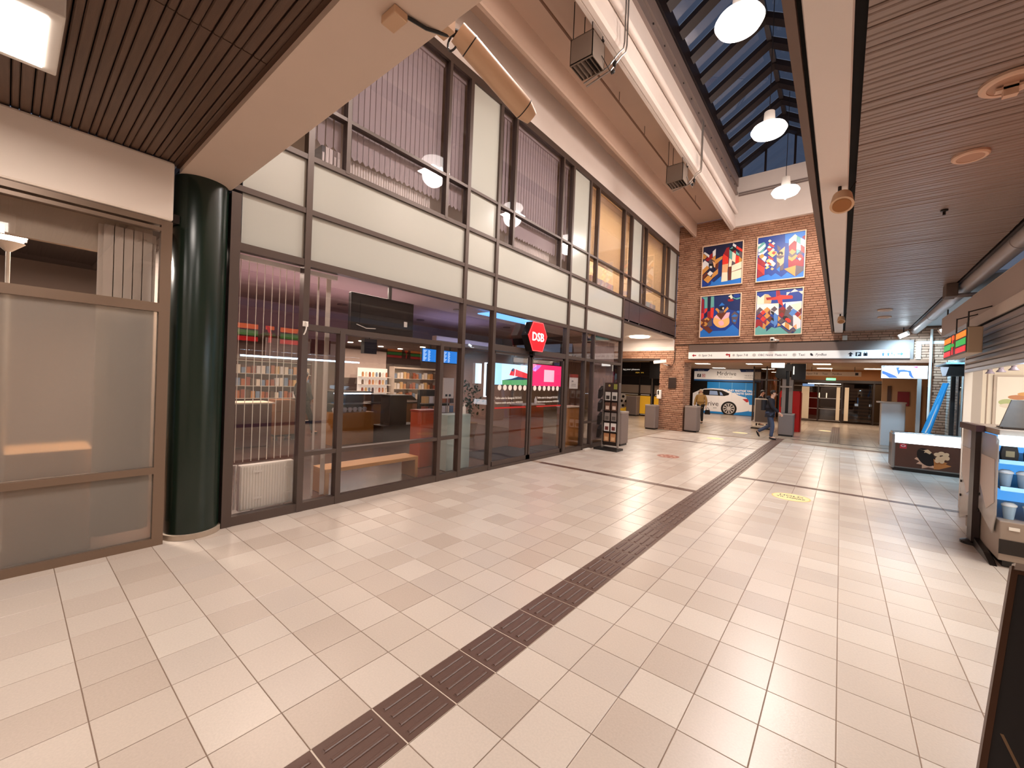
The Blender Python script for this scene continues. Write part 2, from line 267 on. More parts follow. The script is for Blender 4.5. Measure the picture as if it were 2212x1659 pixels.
PAINT={1:('N',[('B',[(0,0),(0,0.2),(0.16,0.08),(0.33,0.21),(0.36,0.24),(0.42,0.58),(0.5,0.64),(0.5,0.09),(0.23,0.04)]),('L',[(0.13,0.01),(0.23,0.04),(0.25,0.13),(0.31,0.09),(0.49,0.22),(0.5,0.08),(1,0.13),(1,0)]),('D',[(0.42,0.56),(0.5,0.62),(0.5,0.23),(0.33,0.11),(0.27,0.12),(0.41,0.28)]),('r',[(0.6,0.9),(0.67,0.91),(0.67,0.66),(0.53,0.76)]),('R',[(0.53,0.76),(0.66,0.66),(0.66,0.51),(0.51,0.5),(0.51,0.7)]),('E',[(0.51,0.5),(0.66,0.51),(0.65,0.3),(0.51,0.31)]),('C',[(0.51,0.31),(0.65,0.3),(0.66,0.09),(0.5,0.08)]),('b',[(0.67,0.43),(0.74,0.43),(0.74,0.1),(0.67,0.1)]),('C',[(0.68,0.64),(0.75,0.59),(0.74,0.43),(0.67,0.43)]),('T',[(0.67,0.85),(0.75,0.78),(0.75,0.58),(0.68,0.64)]),('C',[(0.75,0.79),(0.84,0.71),(0.83,0.51),(0.75,0.57)]),('G',[(0.75,0.56),(0.83,0.51),(0.83,0.46),(0.75,0.45)]),('K',[(0.68,0.86),(0.75,0.91),(0.84,0.86),(0.83,0.75),(0.75,0.78)]),('T',[(0.68,0.86),(0.75,0.91),(0.76,0.86)]),('W',[(0.76,0.99),(0.84,0.93),(0.83,0.87),(0.75,0.93)]),('R',[(0.85,0.91),(1,0.8),(0.99,0.74),(0.84,0.85)]),('r',[(0.76,0.79),(0.83,0.81),(0.84,0.71)]),('T',[(0.84,0.79),(0.92,0.71),(0.92,0.66),(0.84,0.71)]),('G',[(0.92,0.77),(0.99,0.73),(0.99,0.6),(0.92,0.65)]),('R',[(0.84,0.69),(0.92,0.65),(0.92,0.5),(0.83,0.46)]),('O',[(0.92,0.65),(0.99,0.58),(0.99,0.53),(0.92,0.49)]),('C',[(0.75,0.45),(0.99,0.52),(0.99,0.36),(0.75,0.3)]),('b',[(0.75,0.3),(0.99,0.36),(0.99,0.34),(0.75,0.29)]),('C',[(0.75,0.29),(0.99,0.34),(0.99,0.13),(0.75,0.1)]),('O',[(0.35,0.66),(0.51,0.72),(0.5,0.64),(0.34,0.53),(0.3,0.61)]),('b',[(0.34,0.53),(0.42,0.58),(0.41,0.43),(0.34,0.4)]),('O',[(0.41,0.42),(0.41,0.29),(0.27,0.2),(0.24,0.23),(0.29,0.33)]),('W',[(0.25,0.86),(0.33,0.92),(0.33,0.76),(0.26,0.72)]),('r',[(0.18,0.79),(0.25,0.83),(0.25,0.71),(0.19,0.65),(0.13,0.63),(0.06,0.68)]),('O',[(0.33,0.76),(0.33,0.64),(0.3,0.62),(0.22,0.68)]),('W',[(0.04,0.88),(0.17,0.78),(0.16,0.72),(0.01,0.85)]),('O',[(0.01,0.84),(0.11,0.75),(0.04,0.69),(0,0.72)]),('G',[(0.15,0.64),(0.21,0.68),(0.25,0.62),(0.24,0.55),(0.17,0.57)]),('W',[(0.05,0.67),(0.16,0.58),(0.16,0.49),(0,0.44),(0,0.61)]),('K',[(0.17,0.55),(0.23,0.56),(0.3,0.53),(0.3,0.47),(0.25,0.45),(0.17,0.49)]),('W',[(0.19,0.51),(0.25,0.5),(0.25,0.45),(0.19,0.46)]),('E',[(0.25,0.64),(0.34,0.55),(0.33,0.45),(0.3,0.47)]),('O',[(0.12,0.53),(0.18,0.46),(0,0.3),(0,0.43)]),('b',[(0,0.27),(0.12,0.37),(0.15,0.32),(0.03,0.18)]),('W',[(0.2,0.39),(0.29,0.32),(0.21,0.25),(0.13,0.32)]),('O',[(0.15,0.28),(0.28,0.2),(0.16,0.08),(0.04,0.18)])]),
2:('B',[('L',[(0.58,0.99),(1,1),(1,0.79),(0.83,0.92),(0.79,0.96),(0.67,0.86),(0.66,0.78),(0.59,0.8)]),('L',[(0,0),(0,0.08),(0.18,0.13),(0.26,0.14),(0.32,0.09),(0.41,0.15),(0.54,0.05),(0.66,0.14),(0.82,0.03),(0.99,0.14),(1,0)]),('C',[(0.79,0.96),(0.83,0.92),(0.82,0.78),(0.78,0.82),(0.67,0.72),(0.67,0.86)]),('T',[(0.83,0.92),(0.91,0.86),(0.91,0.73),(0.83,0.78)]),('C',[(0.91,0.86),(1,0.79),(0.99,0.65),(0.91,0.71)]),('C',[(0.83,0.78),(0.91,0.72),(0.92,0.58),(0.83,0.63)]),('r',[(0.93,0.87),(1,0.91),(1,0.8)]),('R',[(0.92,0.71),(0.99,0.65),(1,0.51),(0.92,0.57)]),('T',[(0.83,0.63),(0.91,0.57),(0.84,0.52)]),('r',[(0.78,0.82),(0.83,0.78),(0.83,0.57),(0.74,0.64),(0.68,0.59),(0.67,0.72)]),('r',[(0.67,0.43),(0.75,0.37),(0.82,0.42),(0.91,0.37),(0.99,0.44),(0.99,0.23),(0.68,0.23)]),('O',[(0.74,0.64),(0.83,0.57),(0.75,0.51),(0.68,0.58)]),('G',[(0.68,0.57),(0.75,0.51),(0.83,0.56),(0.83,0.5),(0.74,0.45),(0.67,0.5)]),('O',[(0.67,0.5),(0.74,0.45),(0.83,0.51),(0.86,0.48),(0.82,0.42),(0.75,0.37),(0.67,0.43)]),('G',[(0.91,0.57),(0.98,0.51),(0.86,0.5)]),('R',[(0.97,0.44),(0.96,0.42),(0.95,0.4),(0.92,0.39),(0.9,0.39),(0.88,0.41),(0.86,0.43),(0.85,0.46),(0.86,0.48),(0.87,0.5),(0.9,0.51),(0.92,0.5),(0.94,0.49),(0.96,0.47)]),('W',[(0.91,0.43),(0.94,0.4),(0.91,0.36),(0.87,0.41)]),('O',[(0.59,0.22),(0.83,0.27),(0.83,0.03)]),('G',[(0.83,0.27),(0.99,0.22),(0.99,0.14),(0.84,0.03)]),('G',[(0.42,0.78),(0.5,0.71),(0.5,0.63),(0.44,0.65)]),('E',[(0.59,0.72),(0.58,0.36),(0.51,0.29),(0.43,0.42),(0.42,0.57),(0.5,0.65)]),('G',[(0.42,0.55),(0.58,0.52),(0.57,0.49),(0.5,0.45),(0.42,0.5)]),('K',[(0.56,0.57),(0.55,0.55),(0.54,0.53),(0.52,0.53),(0.49,0.53),(0.47,0.54),(0.45,0.56),(0.44,0.58),(0.45,0.6),(0.46,0.62),(0.49,0.62),(0.51,0.62),(0.54,0.61),(0.55,0.59)]),('E',[(0.5,0.58),(0.54,0.53),(0.47,0.54)]),('G',[(0.43,0.42),(0.5,0.35),(0.49,0.29),(0.43,0.23)]),('G',[(0.58,0.35),(0.58,0.2),(0.51,0.19),(0.5,0.29)]),('L',[(0.43,0.23),(0.5,0.29),(0.5,0.16)]),('T',[(0,0.86),(0.13,0.89),(0.17,0.85),(0.18,0.79),(0.1,0.64),(0.01,0.69)]),('W',[(0,0.86),(0.08,0.86),(0.01,0.8)]),('W',[(0.16,0.85),(0.17,0.79),(0.02,0.66),(0.01,0.74)]),('W',[(0.2,0.72),(0.21,0.68),(0.13,0.61),(0.02,0.6),(0.01,0.65),(0.09,0.65)]),('O',[(0.1,0.63),(0.16,0.57),(0.09,0.51),(0.03,0.57)]),('W',[(0.16,0.57),(0.21,0.54),(0.17,0.43),(0.09,0.51)]),('r',[(0.01,0.56),(0.19,0.41),(0.17,0.31),(0.01,0.43)]),('R',[(0.01,0.42),(0.17,0.3),(0.17,0.14),(0.01,0.29)]),('r',[(0.01,0.28),(0.17,0.14),(0.01,0.08)]),('C',[(0.26,0.93),(0.3,0.89),(0.26,0.86),(0.22,0.9)]),('C',[(0.34,0.86),(0.38,0.82),(0.34,0.79),(0.3,0.83)]),('R',[(0.26,0.85),(0.37,0.76),(0.34,0.73),(0.23,0.82)]),('C',[(0.25,0.79),(0.3,0.74),(0.25,0.72),(0.21,0.76)]),('R',[(0.2,0.74),(0.34,0.72),(0.25,0.65)]),('C',[(0.34,0.72),(0.38,0.67),(0.22,0.62),(0.28,0.66)]),('Y',[(0.22,0.62),(0.3,0.67),(0.42,0.63),(0.42,0.58),(0.33,0.51)]),('R',[(0.35,0.65),(0.41,0.61),(0.36,0.57),(0.31,0.61)]),('R',[(0.24,0.56),(0.36,0.47),(0.35,0.44),(0.24,0.52)]),('Y',[(0.26,0.5),(0.41,0.37),(0.34,0.31),(0.26,0.36),(0.19,0.45)]),('C',[(0.31,0.47),(0.41,0.36),(0.36,0.3),(0.26,0.44)]),('R',[(0.25,0.42),(0.32,0.37),(0.29,0.34),(0.22,0.4)]),('C',[(0.21,0.4),(0.27,0.35),(0.22,0.32),(0.17,0.36)]),('Y',[(0.23,0.33),(0.28,0.3),(0.21,0.26),(0.18,0.29)]),('E',[(0.33,0.29),(0.38,0.25),(0.34,0.22),(0.3,0.25)])]),
3:('B',[('D',[(0.33,0.99),(1,1),(1,0.56),(0.73,0.64),(0.36,0.65)]),('L',[(0,0),(0,0.14),(0.09,0.19),(0.25,0.08),(0.33,0.14),(0.65,0.14),(0.83,0.28),(0.98,0.15),(1,0)]),('r',[(0.01,0.97),(0.07,0.92),(0.08,0.6),(0.01,0.6)]),('T',[(0.01,0.99),(0.16,0.99),(0.17,0.71),(0.09,0.71),(0.08,0.93)]),('N',[(0.16,0.99),(0.25,0.99),(0.25,0.64),(0.17,0.63)]),('T',[(0.25,0.99),(0.33,0.99),(0.34,0.73),(0.25,0.71)]),('R',[(0.09,0.7),(0.17,0.71),(0.16,0.62),(0.09,0.58)]),('R',[(0.01,0.6),(0.08,0.59),(0.08,0.48),(0.01,0.43)]),('N',[(0.16,0.64),(0.17,0.51),(0.09,0.48),(0.09,0.57)]),('r',[(0.17,0.62),(0.25,0.64),(0.3,0.44),(0.17,0.49)]),('R',[(0.25,0.71),(0.34,0.71),(0.33,0.44),(0.26,0.49)]),('b',[(0.01,0.43),(0.17,0.49),(0.3,0.44),(0.31,0.27),(0.01,0.28)]),('O',[(0.17,0.49),(0.24,0.43),(0.21,0.4),(0.16,0.44),(0.13,0.41),(0.09,0.44)]),('O',[(0.01,0.41),(0.07,0.36),(0.01,0.3)]),('O',[(0.13,0.38),(0.2,0.32),(0.13,0.25),(0.08,0.28),(0.12,0.32),(0.09,0.36)]),('G',[(0.18,0.34),(0.3,0.44),(0.3,0.27),(0.22,0.24)]),('b',[(0.02,0.28),(0.21,0.26),(0.33,0.15),(0.24,0.08)]),('E',[(0,0.26),(0.08,0.2),(0.01,0.14)]),('Y',[(0.75,0.37),(0.75,0.32),(0.73,0.28),(0.69,0.25),(0.64,0.22),(0.58,0.21),(0.52,0.21),(0.46,0.23),(0.41,0.26),(0.37,0.3),(0.34,0.34),(0.33,0.39),(0.34,0.44),(0.36,0.49),(0.4,0.52),(0.45,0.55),(0.51,0.56),(0.57,0.55),(0.63,0.54),(0.68,0.51),(0.72,0.47),(0.74,0.42)]),('P',[(0.41,0.53),(0.54,0.4),(0.67,0.57),(0.75,0.57),(0.73,0.46),(0.56,0.39),(0.36,0.47)]),('b',[(0.41,0.54),(0.48,0.61),(0.65,0.61),(0.65,0.55),(0.54,0.4)]),('P',[(0.61,0.32),(0.61,0.29),(0.59,0.27),(0.56,0.26),(0.53,0.26),(0.5,0.28),(0.48,0.3),(0.47,0.33),(0.47,0.35),(0.49,0.37),(0.52,0.38),(0.55,0.38),(0.58,0.37),(0.6,0.35)]),('O',[(0.37,0.67),(0.42,0.7),(0.52,0.6),(0.46,0.57)]),('O',[(0.68,0.71),(0.72,0.66),(0.62,0.57),(0.58,0.6)]),('L',[(0.54,0.82),(0.62,0.75),(0.46,0.74)]),('K',[(0.6,0.68),(0.59,0.65),(0.58,0.64),(0.56,0.63),(0.53,0.63),(0.51,0.64),(0.49,0.66),(0.49,0.68),(0.49,0.7),(0.51,0.72),(0.53,0.73),(0.55,0.73),(0.58,0.71),(0.59,0.7)]),('C',[(0.55,0.68),(0.58,0.71),(0.6,0.68),(0.58,0.64)]),('G',[(0.48,0.63),(0.6,0.62),(0.6,0.58),(0.53,0.56),(0.47,0.59)]),('C',[(0.69,0.95),(0.77,1),(0.81,0.91),(0.76,0.88),(0.74,0.93)]),('r',[(0.83,0.86),(0.82,0.84),(0.78,0.83),(0.73,0.83),(0.69,0.84),(0.68,0.87),(0.69,0.89),(0.73,0.9),(0.78,0.89),(0.81,0.88)]),('K',[(0.71,0.92),(0.74,0.92),(0.75,0.89),(0.72,0.89)]),('T',[(0.8,0.94),(0.88,0.89),(0.99,0.91),(0.99,0.88),(0.91,0.86),(0.82,0.9)]),('B',[(0.99,0.95),(0.98,0.93),(0.96,0.91),(0.92,0.9),(0.89,0.91),(0.85,0.92),(0.83,0.94),(0.82,0.96),(0.83,0.98),(0.85,0.99),(0.88,1),(0.92,1),(0.95,0.99),(0.98,0.97)]),('G',[(0.87,0.59),(0.97,0.49),(0.9,0.27),(0.81,0.34),(0.79,0.52)]),('L',[(0.87,0.52),(0.95,0.47),(0.87,0.45),(0.79,0.47)]),('L',[(0.91,0.36),(0.9,0.34),(0.88,0.33),(0.86,0.33),(0.84,0.35),(0.83,0.37),(0.83,0.38),(0.85,0.39),(0.88,0.39),(0.9,0.38)]),('L',[(0.95,0.6),(0.99,0.58),(0.97,0.52),(0.91,0.58)])]),
4:('B',[('B',[(0.24,1),(0.34,0.99),(0.34,0.86),(0.25,0.92)]),('C',[(0.01,0.92),(0.08,0.86),(0.18,0.93),(0.26,0.92),(0.34,0.84),(0.33,0.71),(0.01,0.71)]),('E',[(0.17,0.92),(0.26,0.92),(0.33,0.85),(0.33,0.71),(0.17,0.72)]),('W',[(0.01,0.71),(0.5,0.7),(0.51,0.43),(0.01,0.54)]),('C',[(0.35,0.7),(0.5,0.7),(0.49,0.62)]),('C',[(0.66,0.93),(0.74,0.93),(0.66,0.85)]),('C',[(0.83,0.99),(0.91,0.93),(1,0.93),(0.99,0.86),(0.91,0.93),(0.74,0.92)]),('W',[(0.58,0.71),(0.99,0.71),(0.99,0.29),(0.66,0.46),(0.65,0.7),(0.6,0.65)]),('C',[(0.76,0.64),(0.98,0.69),(0.99,0.56),(0.91,0.5)]),('b',[(0.5,0.58),(0.66,0.57),(0.65,0.38),(0.58,0.36),(0.51,0.43)]),('N',[(0.5,0.7),(0.56,0.7),(0.59,0.66),(0.51,0.59)]),('R',[(0.43,0.99),(0.51,0.99),(0.53,0.88),(0.78,0.85),(0.8,0.82),(0.79,0.78),(0.57,0.78),(0.6,0.62),(0.49,0.71),(0.47,0.78),(0.23,0.79),(0.21,0.85),(0.44,0.85)]),('r',[(0.43,0.99),(0.51,0.99),(0.53,0.88),(0.45,0.85)]),('r',[(0.21,0.85),(0.43,0.85),(0.23,0.79)]),('r',[(0.59,0.63),(0.65,0.57),(0.59,0.53),(0.52,0.58)]),('r',[(0.58,0.49),(0.63,0.44),(0.58,0.37),(0.51,0.44)]),('G',[(0.08,0.64),(0.16,0.57),(0.07,0.52),(0.01,0.57)]),('G',[(0.41,0.64),(0.48,0.57),(0.41,0.51),(0.33,0.57)]),('G',[(0.74,0.64),(0.81,0.57),(0.74,0.51),(0.67,0.57)]),('G',[(0.01,0.56),(0.09,0.52),(0.01,0.45)]),('G',[(0.66,0.55),(0.78,0.53),(0.82,0.37),(0.82,0.16),(0.61,0.31)]),('A',[(0.81,0.56),(0.91,0.49),(0.82,0.37),(0.73,0.45)]),('A',[(0.42,0.49),(0.49,0.43),(0.49,0.24),(0.42,0.15),(0.4,0.47)]),('A',[(0.33,0.31),(0.41,0.35),(0.41,0.22),(0.33,0.28)]),('W',[(0.82,0.42),(0.99,0.29),(0.99,0.13),(0.91,0.07),(0.83,0.16)]),('E',[(0.9,0.21),(0.91,0.08),(0.82,0.16)]),('r',[(0.91,0.49),(0.99,0.43),(0.92,0.36),(0.85,0.43)]),('b',[(0.99,0.56),(0.99,0.43),(0.92,0.5)]),('O',[(0.99,0.41),(0.99,0.29),(0.93,0.36)]),('O',[(0.25,0.63),(0.32,0.57),(0.24,0.49),(0.17,0.57)]),('R',[(0.16,0.57),(0.22,0.51),(0.16,0.45),(0.1,0.51)]),('O',[(0.25,0.5),(0.33,0.43),(0.25,0.36),(0.18,0.43)]),('r',[(0.09,0.5),(0.16,0.44),(0.09,0.38),(0.01,0.43)]),('R',[(0.16,0.43),(0.24,0.36),(0.17,0.29),(0.1,0.36)]),('b',[(0.32,0.57),(0.33,0.44),(0.26,0.5)]),('b',[(0.33,0.42),(0.39,0.37),(0.33,0.29),(0.26,0.36)]),('K',[(0.33,0.55),(0.41,0.5),(0.41,0.44),(0.34,0.49)]),('K',[(0.37,0.38),(0.41,0.35),(0.41,0.29),(0.34,0.36)]),('r',[(0.01,0.36),(0.08,0.36),(0.16,0.28),(0.16,0.16),(0.08,0.21),(0,0.16)]),('r',[(0.25,0.34),(0.24,0.23),(0.18,0.29)]),('O',[(0.25,0.34),(0.33,0.27),(0.24,0.19)]),('O',[(0.17,0.28),(0.24,0.22),(0.22,0.12),(0.16,0.14)]),('D',[(0.24,0.17),(0.33,0.22),(0.41,0.16),(0.37,0.14),(0.25,0.07)]),('O',[(0.5,0.42),(0.57,0.35),(0.5,0.29)]),('O',[(0.5,0.26),(0.58,0.2),(0.49,0.17)]),('T',[(0,0),(0,0.15),(0.08,0.21),(0.21,0.12),(0.25,0.16),(0.25,0.07),(0.37,0.17),(0.44,0.14),(0.55,0.17),(0.74,0.01),(0.82,0.06),(0.99,0.13),(1,0)]),('G',[(0.58,0.36),(0.66,0.3),(0.57,0.23),(0.5,0.29)]),('K',[(0.72,0.35),(0.71,0.33),(0.7,0.32),(0.67,0.31),(0.65,0.31),(0.63,0.32),(0.61,0.34),(0.6,0.36),(0.61,0.38),(0.62,0.4),(0.65,0.4),(0.67,0.4),(0.69,0.39),(0.71,0.37)]),('R',[(0.74,0.32),(0.74,0.31),(0.73,0.3),(0.71,0.29),(0.69,0.3),(0.67,0.3),(0.66,0.31),(0.65,0.33),(0.66,0.34),(0.67,0.35),(0.69,0.36),(0.71,0.35),(0.73,0.35),(0.74,0.34)]),('R',[(0.78,0.29),(0.78,0.27),(0.77,0.25),(0.75,0.25),(0.73,0.25),(0.71,0.26),(0.7,0.27),(0.69,0.29),(0.7,0.31),(0.71,0.32),(0.73,0.33),(0.75,0.33),(0.76,0.32),(0.78,0.3)]),('C',[(0.66,0.27),(0.83,0.15),(0.75,0.08),(0.58,0.22)]),('O',[(0.66,0.27),(0.75,0.2),(0.75,0.08),(0.65,0.16)]),('G',[(0.55,0.19),(0.75,0.05),(0.83,0.13),(0.9,0.07),(0.84,0.01),(0.74,0.01)]),('D',[(0.83,0.06),(0.87,0.03),(0.82,0.01),(0.79,0.03)])])}
# ================================================================ STRUCTURE
FR=M('anodised frame','54463f',0.38,0.35)
FRD=M('dark frame','38302d',0.4,0.2)
PLAS=M('plaster','d2bfb2',0.75,noise=0.05,nscale=3,bump=0.06,bscale=120)
PLASW=M('white plaster','e4d8d0',0.7,noise=0.04,nscale=3,bump=0.05,bscale=140)
ROOFP=M('roof plaster','c8ad9b',0.8,noise=0.06,nscale=2,bump=0.08,bscale=90)
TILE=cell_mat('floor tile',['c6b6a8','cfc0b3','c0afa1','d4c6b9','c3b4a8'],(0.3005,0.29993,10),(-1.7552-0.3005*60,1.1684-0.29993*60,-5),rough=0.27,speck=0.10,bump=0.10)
GROUT=M('grout','8f7766',0.8)
TACT=M('tactile ceramic','5c4238',0.35,noise=0.12,nscale=14,bump=0.08,bscale=200)
TG=0.3005; TY=0.29993; X0=-1.7552; X1=-1.4615; Y0=1.1684
fl=S('floor'); FLO=fl
MB().box(-5.0,3.4,-4.0,16.0,-0.12,-0.004).build('grout_bed',GROUT,fl)
MB().box(-14,3.4,16.0,31,-0.12,-0.0045).build('grout_bed',GROUT,fl)
MB().box(-15,-5.0,11.0,16.0,-0.12,-0.0045).build('grout_bed',GROUT,fl)
CROSS=[(6.868,-5.0,X0),(13.167,-5.0,X0),(8.668,X1,3.3)]
tiles=[]
def seen(x,y,z):
    d=Vector((x,y,z-CAMZ)); k=d.dot(CF)
    if k<0.2: return None
    u=d.dot(CR)/k*FPX; v=d.dot(CU)/k*FPX
    return k if abs(u)<1140 and abs(v)<860 else None
for r in range(-12,50):
    ya=Y0+r*TY; yb=ya+TY
    for side in (0,1):
        for c in range(0,17):
            if side==0: xb=X0-c*TG; xa=xb-TG
            else: xa=X1+c*TG; xb=xa+TG
            if side==0 and xa< -5.05: 
                if xb<-4.99: continue
                xa=-4.99
            if side==1 and xa>3.2: continue
            a,b=ya,yb
            for (cy,cx0,cx1) in CROSS:
                if abs(cy-ya)<0.02 and cx0-0.1<(xa+xb)/2<cx1+0.1: a=ya+0.15
            if b>16.02: continue
            tiles.append((xa,xb,a,b))
def tile_mb(mb,t,g=0.0022):
    xa,xb,a,b=t; c=0.0015
    P=[(xa+g,a+g),(xb-g,a+g),(xb-g,b-g),(xa+g,b-g)]
    Q=[(xa+g+c,a+g+c),(xb-g-c,a+g+c),(xb-g-c,b-g-c),(xa+g+c,b-g-c)]
    mb.add([(u,v,-0.006) for u,v in P]+[(u,v,-0.0012) for u,v in P]+[(u,v,0.0) for u,v in Q],
        [(0,1,5,4),(1,2,6,5),(2,3,7,6),(3,0,4,7),(4,5,9,8),(5,6,10,9),(6,7,11,10),(7,4,8,11),(8,9,10,11)])
order=sorted(tiles,key=lambda t:(seen((t[0]+t[1])/2,(t[2]+t[3])/2,0) or 99))
near=set(order[:300])
std=MB(); tile_mb(std,(-TG/2,TG/2,-TY/2,TY/2)); stdme=std.mesh('tile',TILE)
rest=MB()
for t in tiles:
    if t in near:
        if abs(t[1]-t[0]-TG)<1e-3 and abs(t[3]-t[2]-TY)<1e-3: put('tile',stdme,((t[0]+t[1])/2,(t[2]+t[3])/2,0),fl)
        else:
            m=MB(); tile_mb(m,t); m.build('tile',TILE,fl,fix=False)
    else: tile_mb(rest,t)
rest.build('tile_field',TILE,fl,kind='stuff',fix=False)
rest=MB()
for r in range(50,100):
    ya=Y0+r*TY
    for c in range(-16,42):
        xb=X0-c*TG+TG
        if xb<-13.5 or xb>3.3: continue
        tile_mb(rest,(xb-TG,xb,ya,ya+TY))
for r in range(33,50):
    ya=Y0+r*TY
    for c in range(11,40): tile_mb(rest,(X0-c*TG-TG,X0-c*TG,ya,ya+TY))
rest.build('tile_field',cell_mat('lobby floor tile',['ac9a88','b4a290','a69380'],(0.3005,0.29993,10),(-1.7552-0.3005*60,1.1684-0.29993*60,-5),rough=0.25,speck=0.1,bump=0.05),fl,kind='stuff',fix=False)  # hall tile again, the shade beyond the opening put into its colour
# tactile guide strip
def ridge(mb,x,ya,yb,wd=0.026,h=0.007):
    n=6
    pr=[(x+wd/2*math.cos(PI*i/n),0.0015+h*math.sin(PI*i/n)) for i in range(n+1)]
    vs=[(u,ya+0.006,0.0015) if z<0.0016 else (u,ya,z) for u,z in pr]
    vs=[(u,ya-(0.010 if z<0.002 else 0),z) for u,z in pr]+[(u,yb+(0.010 if z<0.002 else 0),z) for u,z in pr]
    k=n+1
    mb.add(vs,[(i,i+1,i+1+k,i+k) for i in range(n)]+[tuple(range(n,-1,-1)),tuple(range(k,2*k))])
WX=X1-X0
def tact(kind):
    mb=MB(); g=0.004
    mb.box(-WX/2+0.003,WX/2-0.003,-TY/2+g,TY/2-g,-0.006,0.0015)
    for i in range(4):
        x=-WX/2+WX*(i+0.75)/4.5+0.004
        if kind==0: ridge(mb,x,-TY/2+0.035,TY/2-0.035)
        elif kind==1:
            ridge(mb,x,-TY/2+0.03,-0.018,0.022); ridge(mb,x,0.018,TY/2-0.03,0.022)
        else:
            for j in range(4): mb.sph((x,-TY/2+TY*(j+0.75)/4.5,0.0015),0.018,0.018,0.006,8,4)
    return mb.mesh('tactile_tile',TACT)
TM=[tact(0),tact(1),tact(2)]
TJ=M('pale joint','d9c7b5',0.8)
MB().box(X0+0.001,X1-0.001,-1,17.2,-0.0038,-0.0008).build('joint_mortar',TJ,fl)
for r in range(-6,53):
    k=0 if r<12 else (1 if r%3 else 2) if r<28 else 0
    put('tactile_tile',TM[k],((X0+X1)/2,Y0+(r+0.5)*TY,0),fl)
m2=MB()
for r in range(0,28): 
    y=17.1+r*TY; m2.box(-0.26,0.03,y+0.004,y+TY-0.004,0.0002,0.003)
    for i in range(4): ridge(m2,-0.26+0.29*(i+0.75)/4.5,y+0.035,y+TY-0.035)
m2.build('tactile_path',TACT,fl,kind='stuff')
for (cy,ca,cb) in CROSS:
    x=cb if cb<0 else ca; s=-1 if cb<0 else 1
    while (x-TG>-5.0 if s<0 else x+TG<3.3):
        xa,xb=sorted((x,x+s*TG))
        m=MB(); tile_mb(m,(xa,xb,cy,cy+0.147),0.005); m.build('border_tile',TACT,fl,fix=False); x+=s*TG
m=MB()
for i in range(9): tile_mb(m,(-1.3+i*TG,-1.3+(i+1)*TG,17.1,17.24),0.006)
m.build('border_course',TACT,fl,kind='stuff',fix=False)
# ---------------------------------------------------------------- ceilings
ce=S('ceiling')
ZR=7.75
MB().box(-4.985,-3.15,1.0,16.0,ZR,ZR+0.12).build('plaster_slab',ROOFP,ce)
for nm,xa,xb in (('joist',-4.48,-4.37),('joist',-3.25,-3.15)):
    MB().prism([(xa,ZR),(xa+0.0,7.30),(xa+0.02,7.265),(xb-0.02,7.262),(xb,7.29),(xb,ZR)],'y',1.42,16.0).build(nm,ROOFP if xa<-4 else PLASW,ce)
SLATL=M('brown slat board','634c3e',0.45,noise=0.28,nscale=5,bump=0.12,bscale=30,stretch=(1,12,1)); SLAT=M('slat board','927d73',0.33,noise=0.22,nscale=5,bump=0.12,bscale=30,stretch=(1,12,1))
SLATB=M('ceiling void','0c0705',0.9)
MB().box(-5.0,1.50,-4.0,1.0,3.60,3.66).build('ceiling_backing',SLATB,ce)
MB().box(0.03,1.50,1.0,16.0,3.60,3.66).build('ceiling_backing',SLATB,ce)
def slat_me(xa,xb,wd,z=0.0):
    h=wd/2
    return MB().prism([(-h,0.035),(-h,0.006),(-h+0.006,0.0),(h-0.006,0.0),(h,0.006),(h,0.035)],'x',xa,xb)
sm={}
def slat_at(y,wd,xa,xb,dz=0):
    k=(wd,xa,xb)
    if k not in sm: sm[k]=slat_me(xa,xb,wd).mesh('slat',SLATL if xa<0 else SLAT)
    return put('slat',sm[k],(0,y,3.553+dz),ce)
fld=MB()
y=-1.3; i=0
while y<16.0:
    for dy,wd in ((0.028,0.054),(0.080,0.036)):
        yy=y+dy
        if yy>15.98: continue
        dz=random.choice((0,0,0.002,-0.002,0.004))
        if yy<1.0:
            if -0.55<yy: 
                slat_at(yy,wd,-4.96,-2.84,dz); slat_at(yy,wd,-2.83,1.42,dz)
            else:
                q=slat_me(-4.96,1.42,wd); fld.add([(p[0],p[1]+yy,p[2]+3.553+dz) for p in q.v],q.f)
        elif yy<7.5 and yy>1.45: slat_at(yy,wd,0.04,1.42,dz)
        elif yy>=1.45:
            q=slat_me(0.04,1.42,wd); fld.add([(p[0],p[1]+yy,p[2]+3.553+dz) for p in q.v],q.f)
    y+=0.102
fld.build('slat_field',SLAT,ce,kind='stuff')
# beams: the long white one, the cross one over the entry, and the wall they carry
TR1=S('trim_1')
MB().prism([(-0.212,3.52),(-0.206,3.505),(-0.02,3.50),(-0.012,3.51),(-0.012,3.75),(-0.212,3.75)],'y',1.42,15.85).build('beam_casing',PLASW,TR1,smooth=False)
MB().box(-0.238,-0.212,1.42,15.9,3.56,3.72).build('shadow_gap',SLATB,TR1)
MB().box(-0.285,-0.236,1.42,15.9,3.51,3.70).build('steel_edge',M('brown steel','6a5346',0.5,0.2),TR1)
MB().box(-0.012,0.04,1.42,15.99,3.585,3.70).build('shadow_gap',SLATB,TR1)
TR2=S('trim_2')
MB().box(-4.97,1.45,1.00,1.42,3.50,3.60).build('beam_casing',M('beam plaster','dcc6b5',0.7,noise=0.04,nscale=3,bump=0.05,bscale=150),TR2)
MB().box(-4.97,1.45,0.975,1.0,3.545,3.575).build('edge_strip',M('brown edge','4a2f1d',0.6),TR2)
wf=S('wall_front')
MB().box(-4.985,-0.25,1.02,1.40,3.602,7.75).build('plaster_wall',PLAS,wf)
wh=S('wall_hall_right')
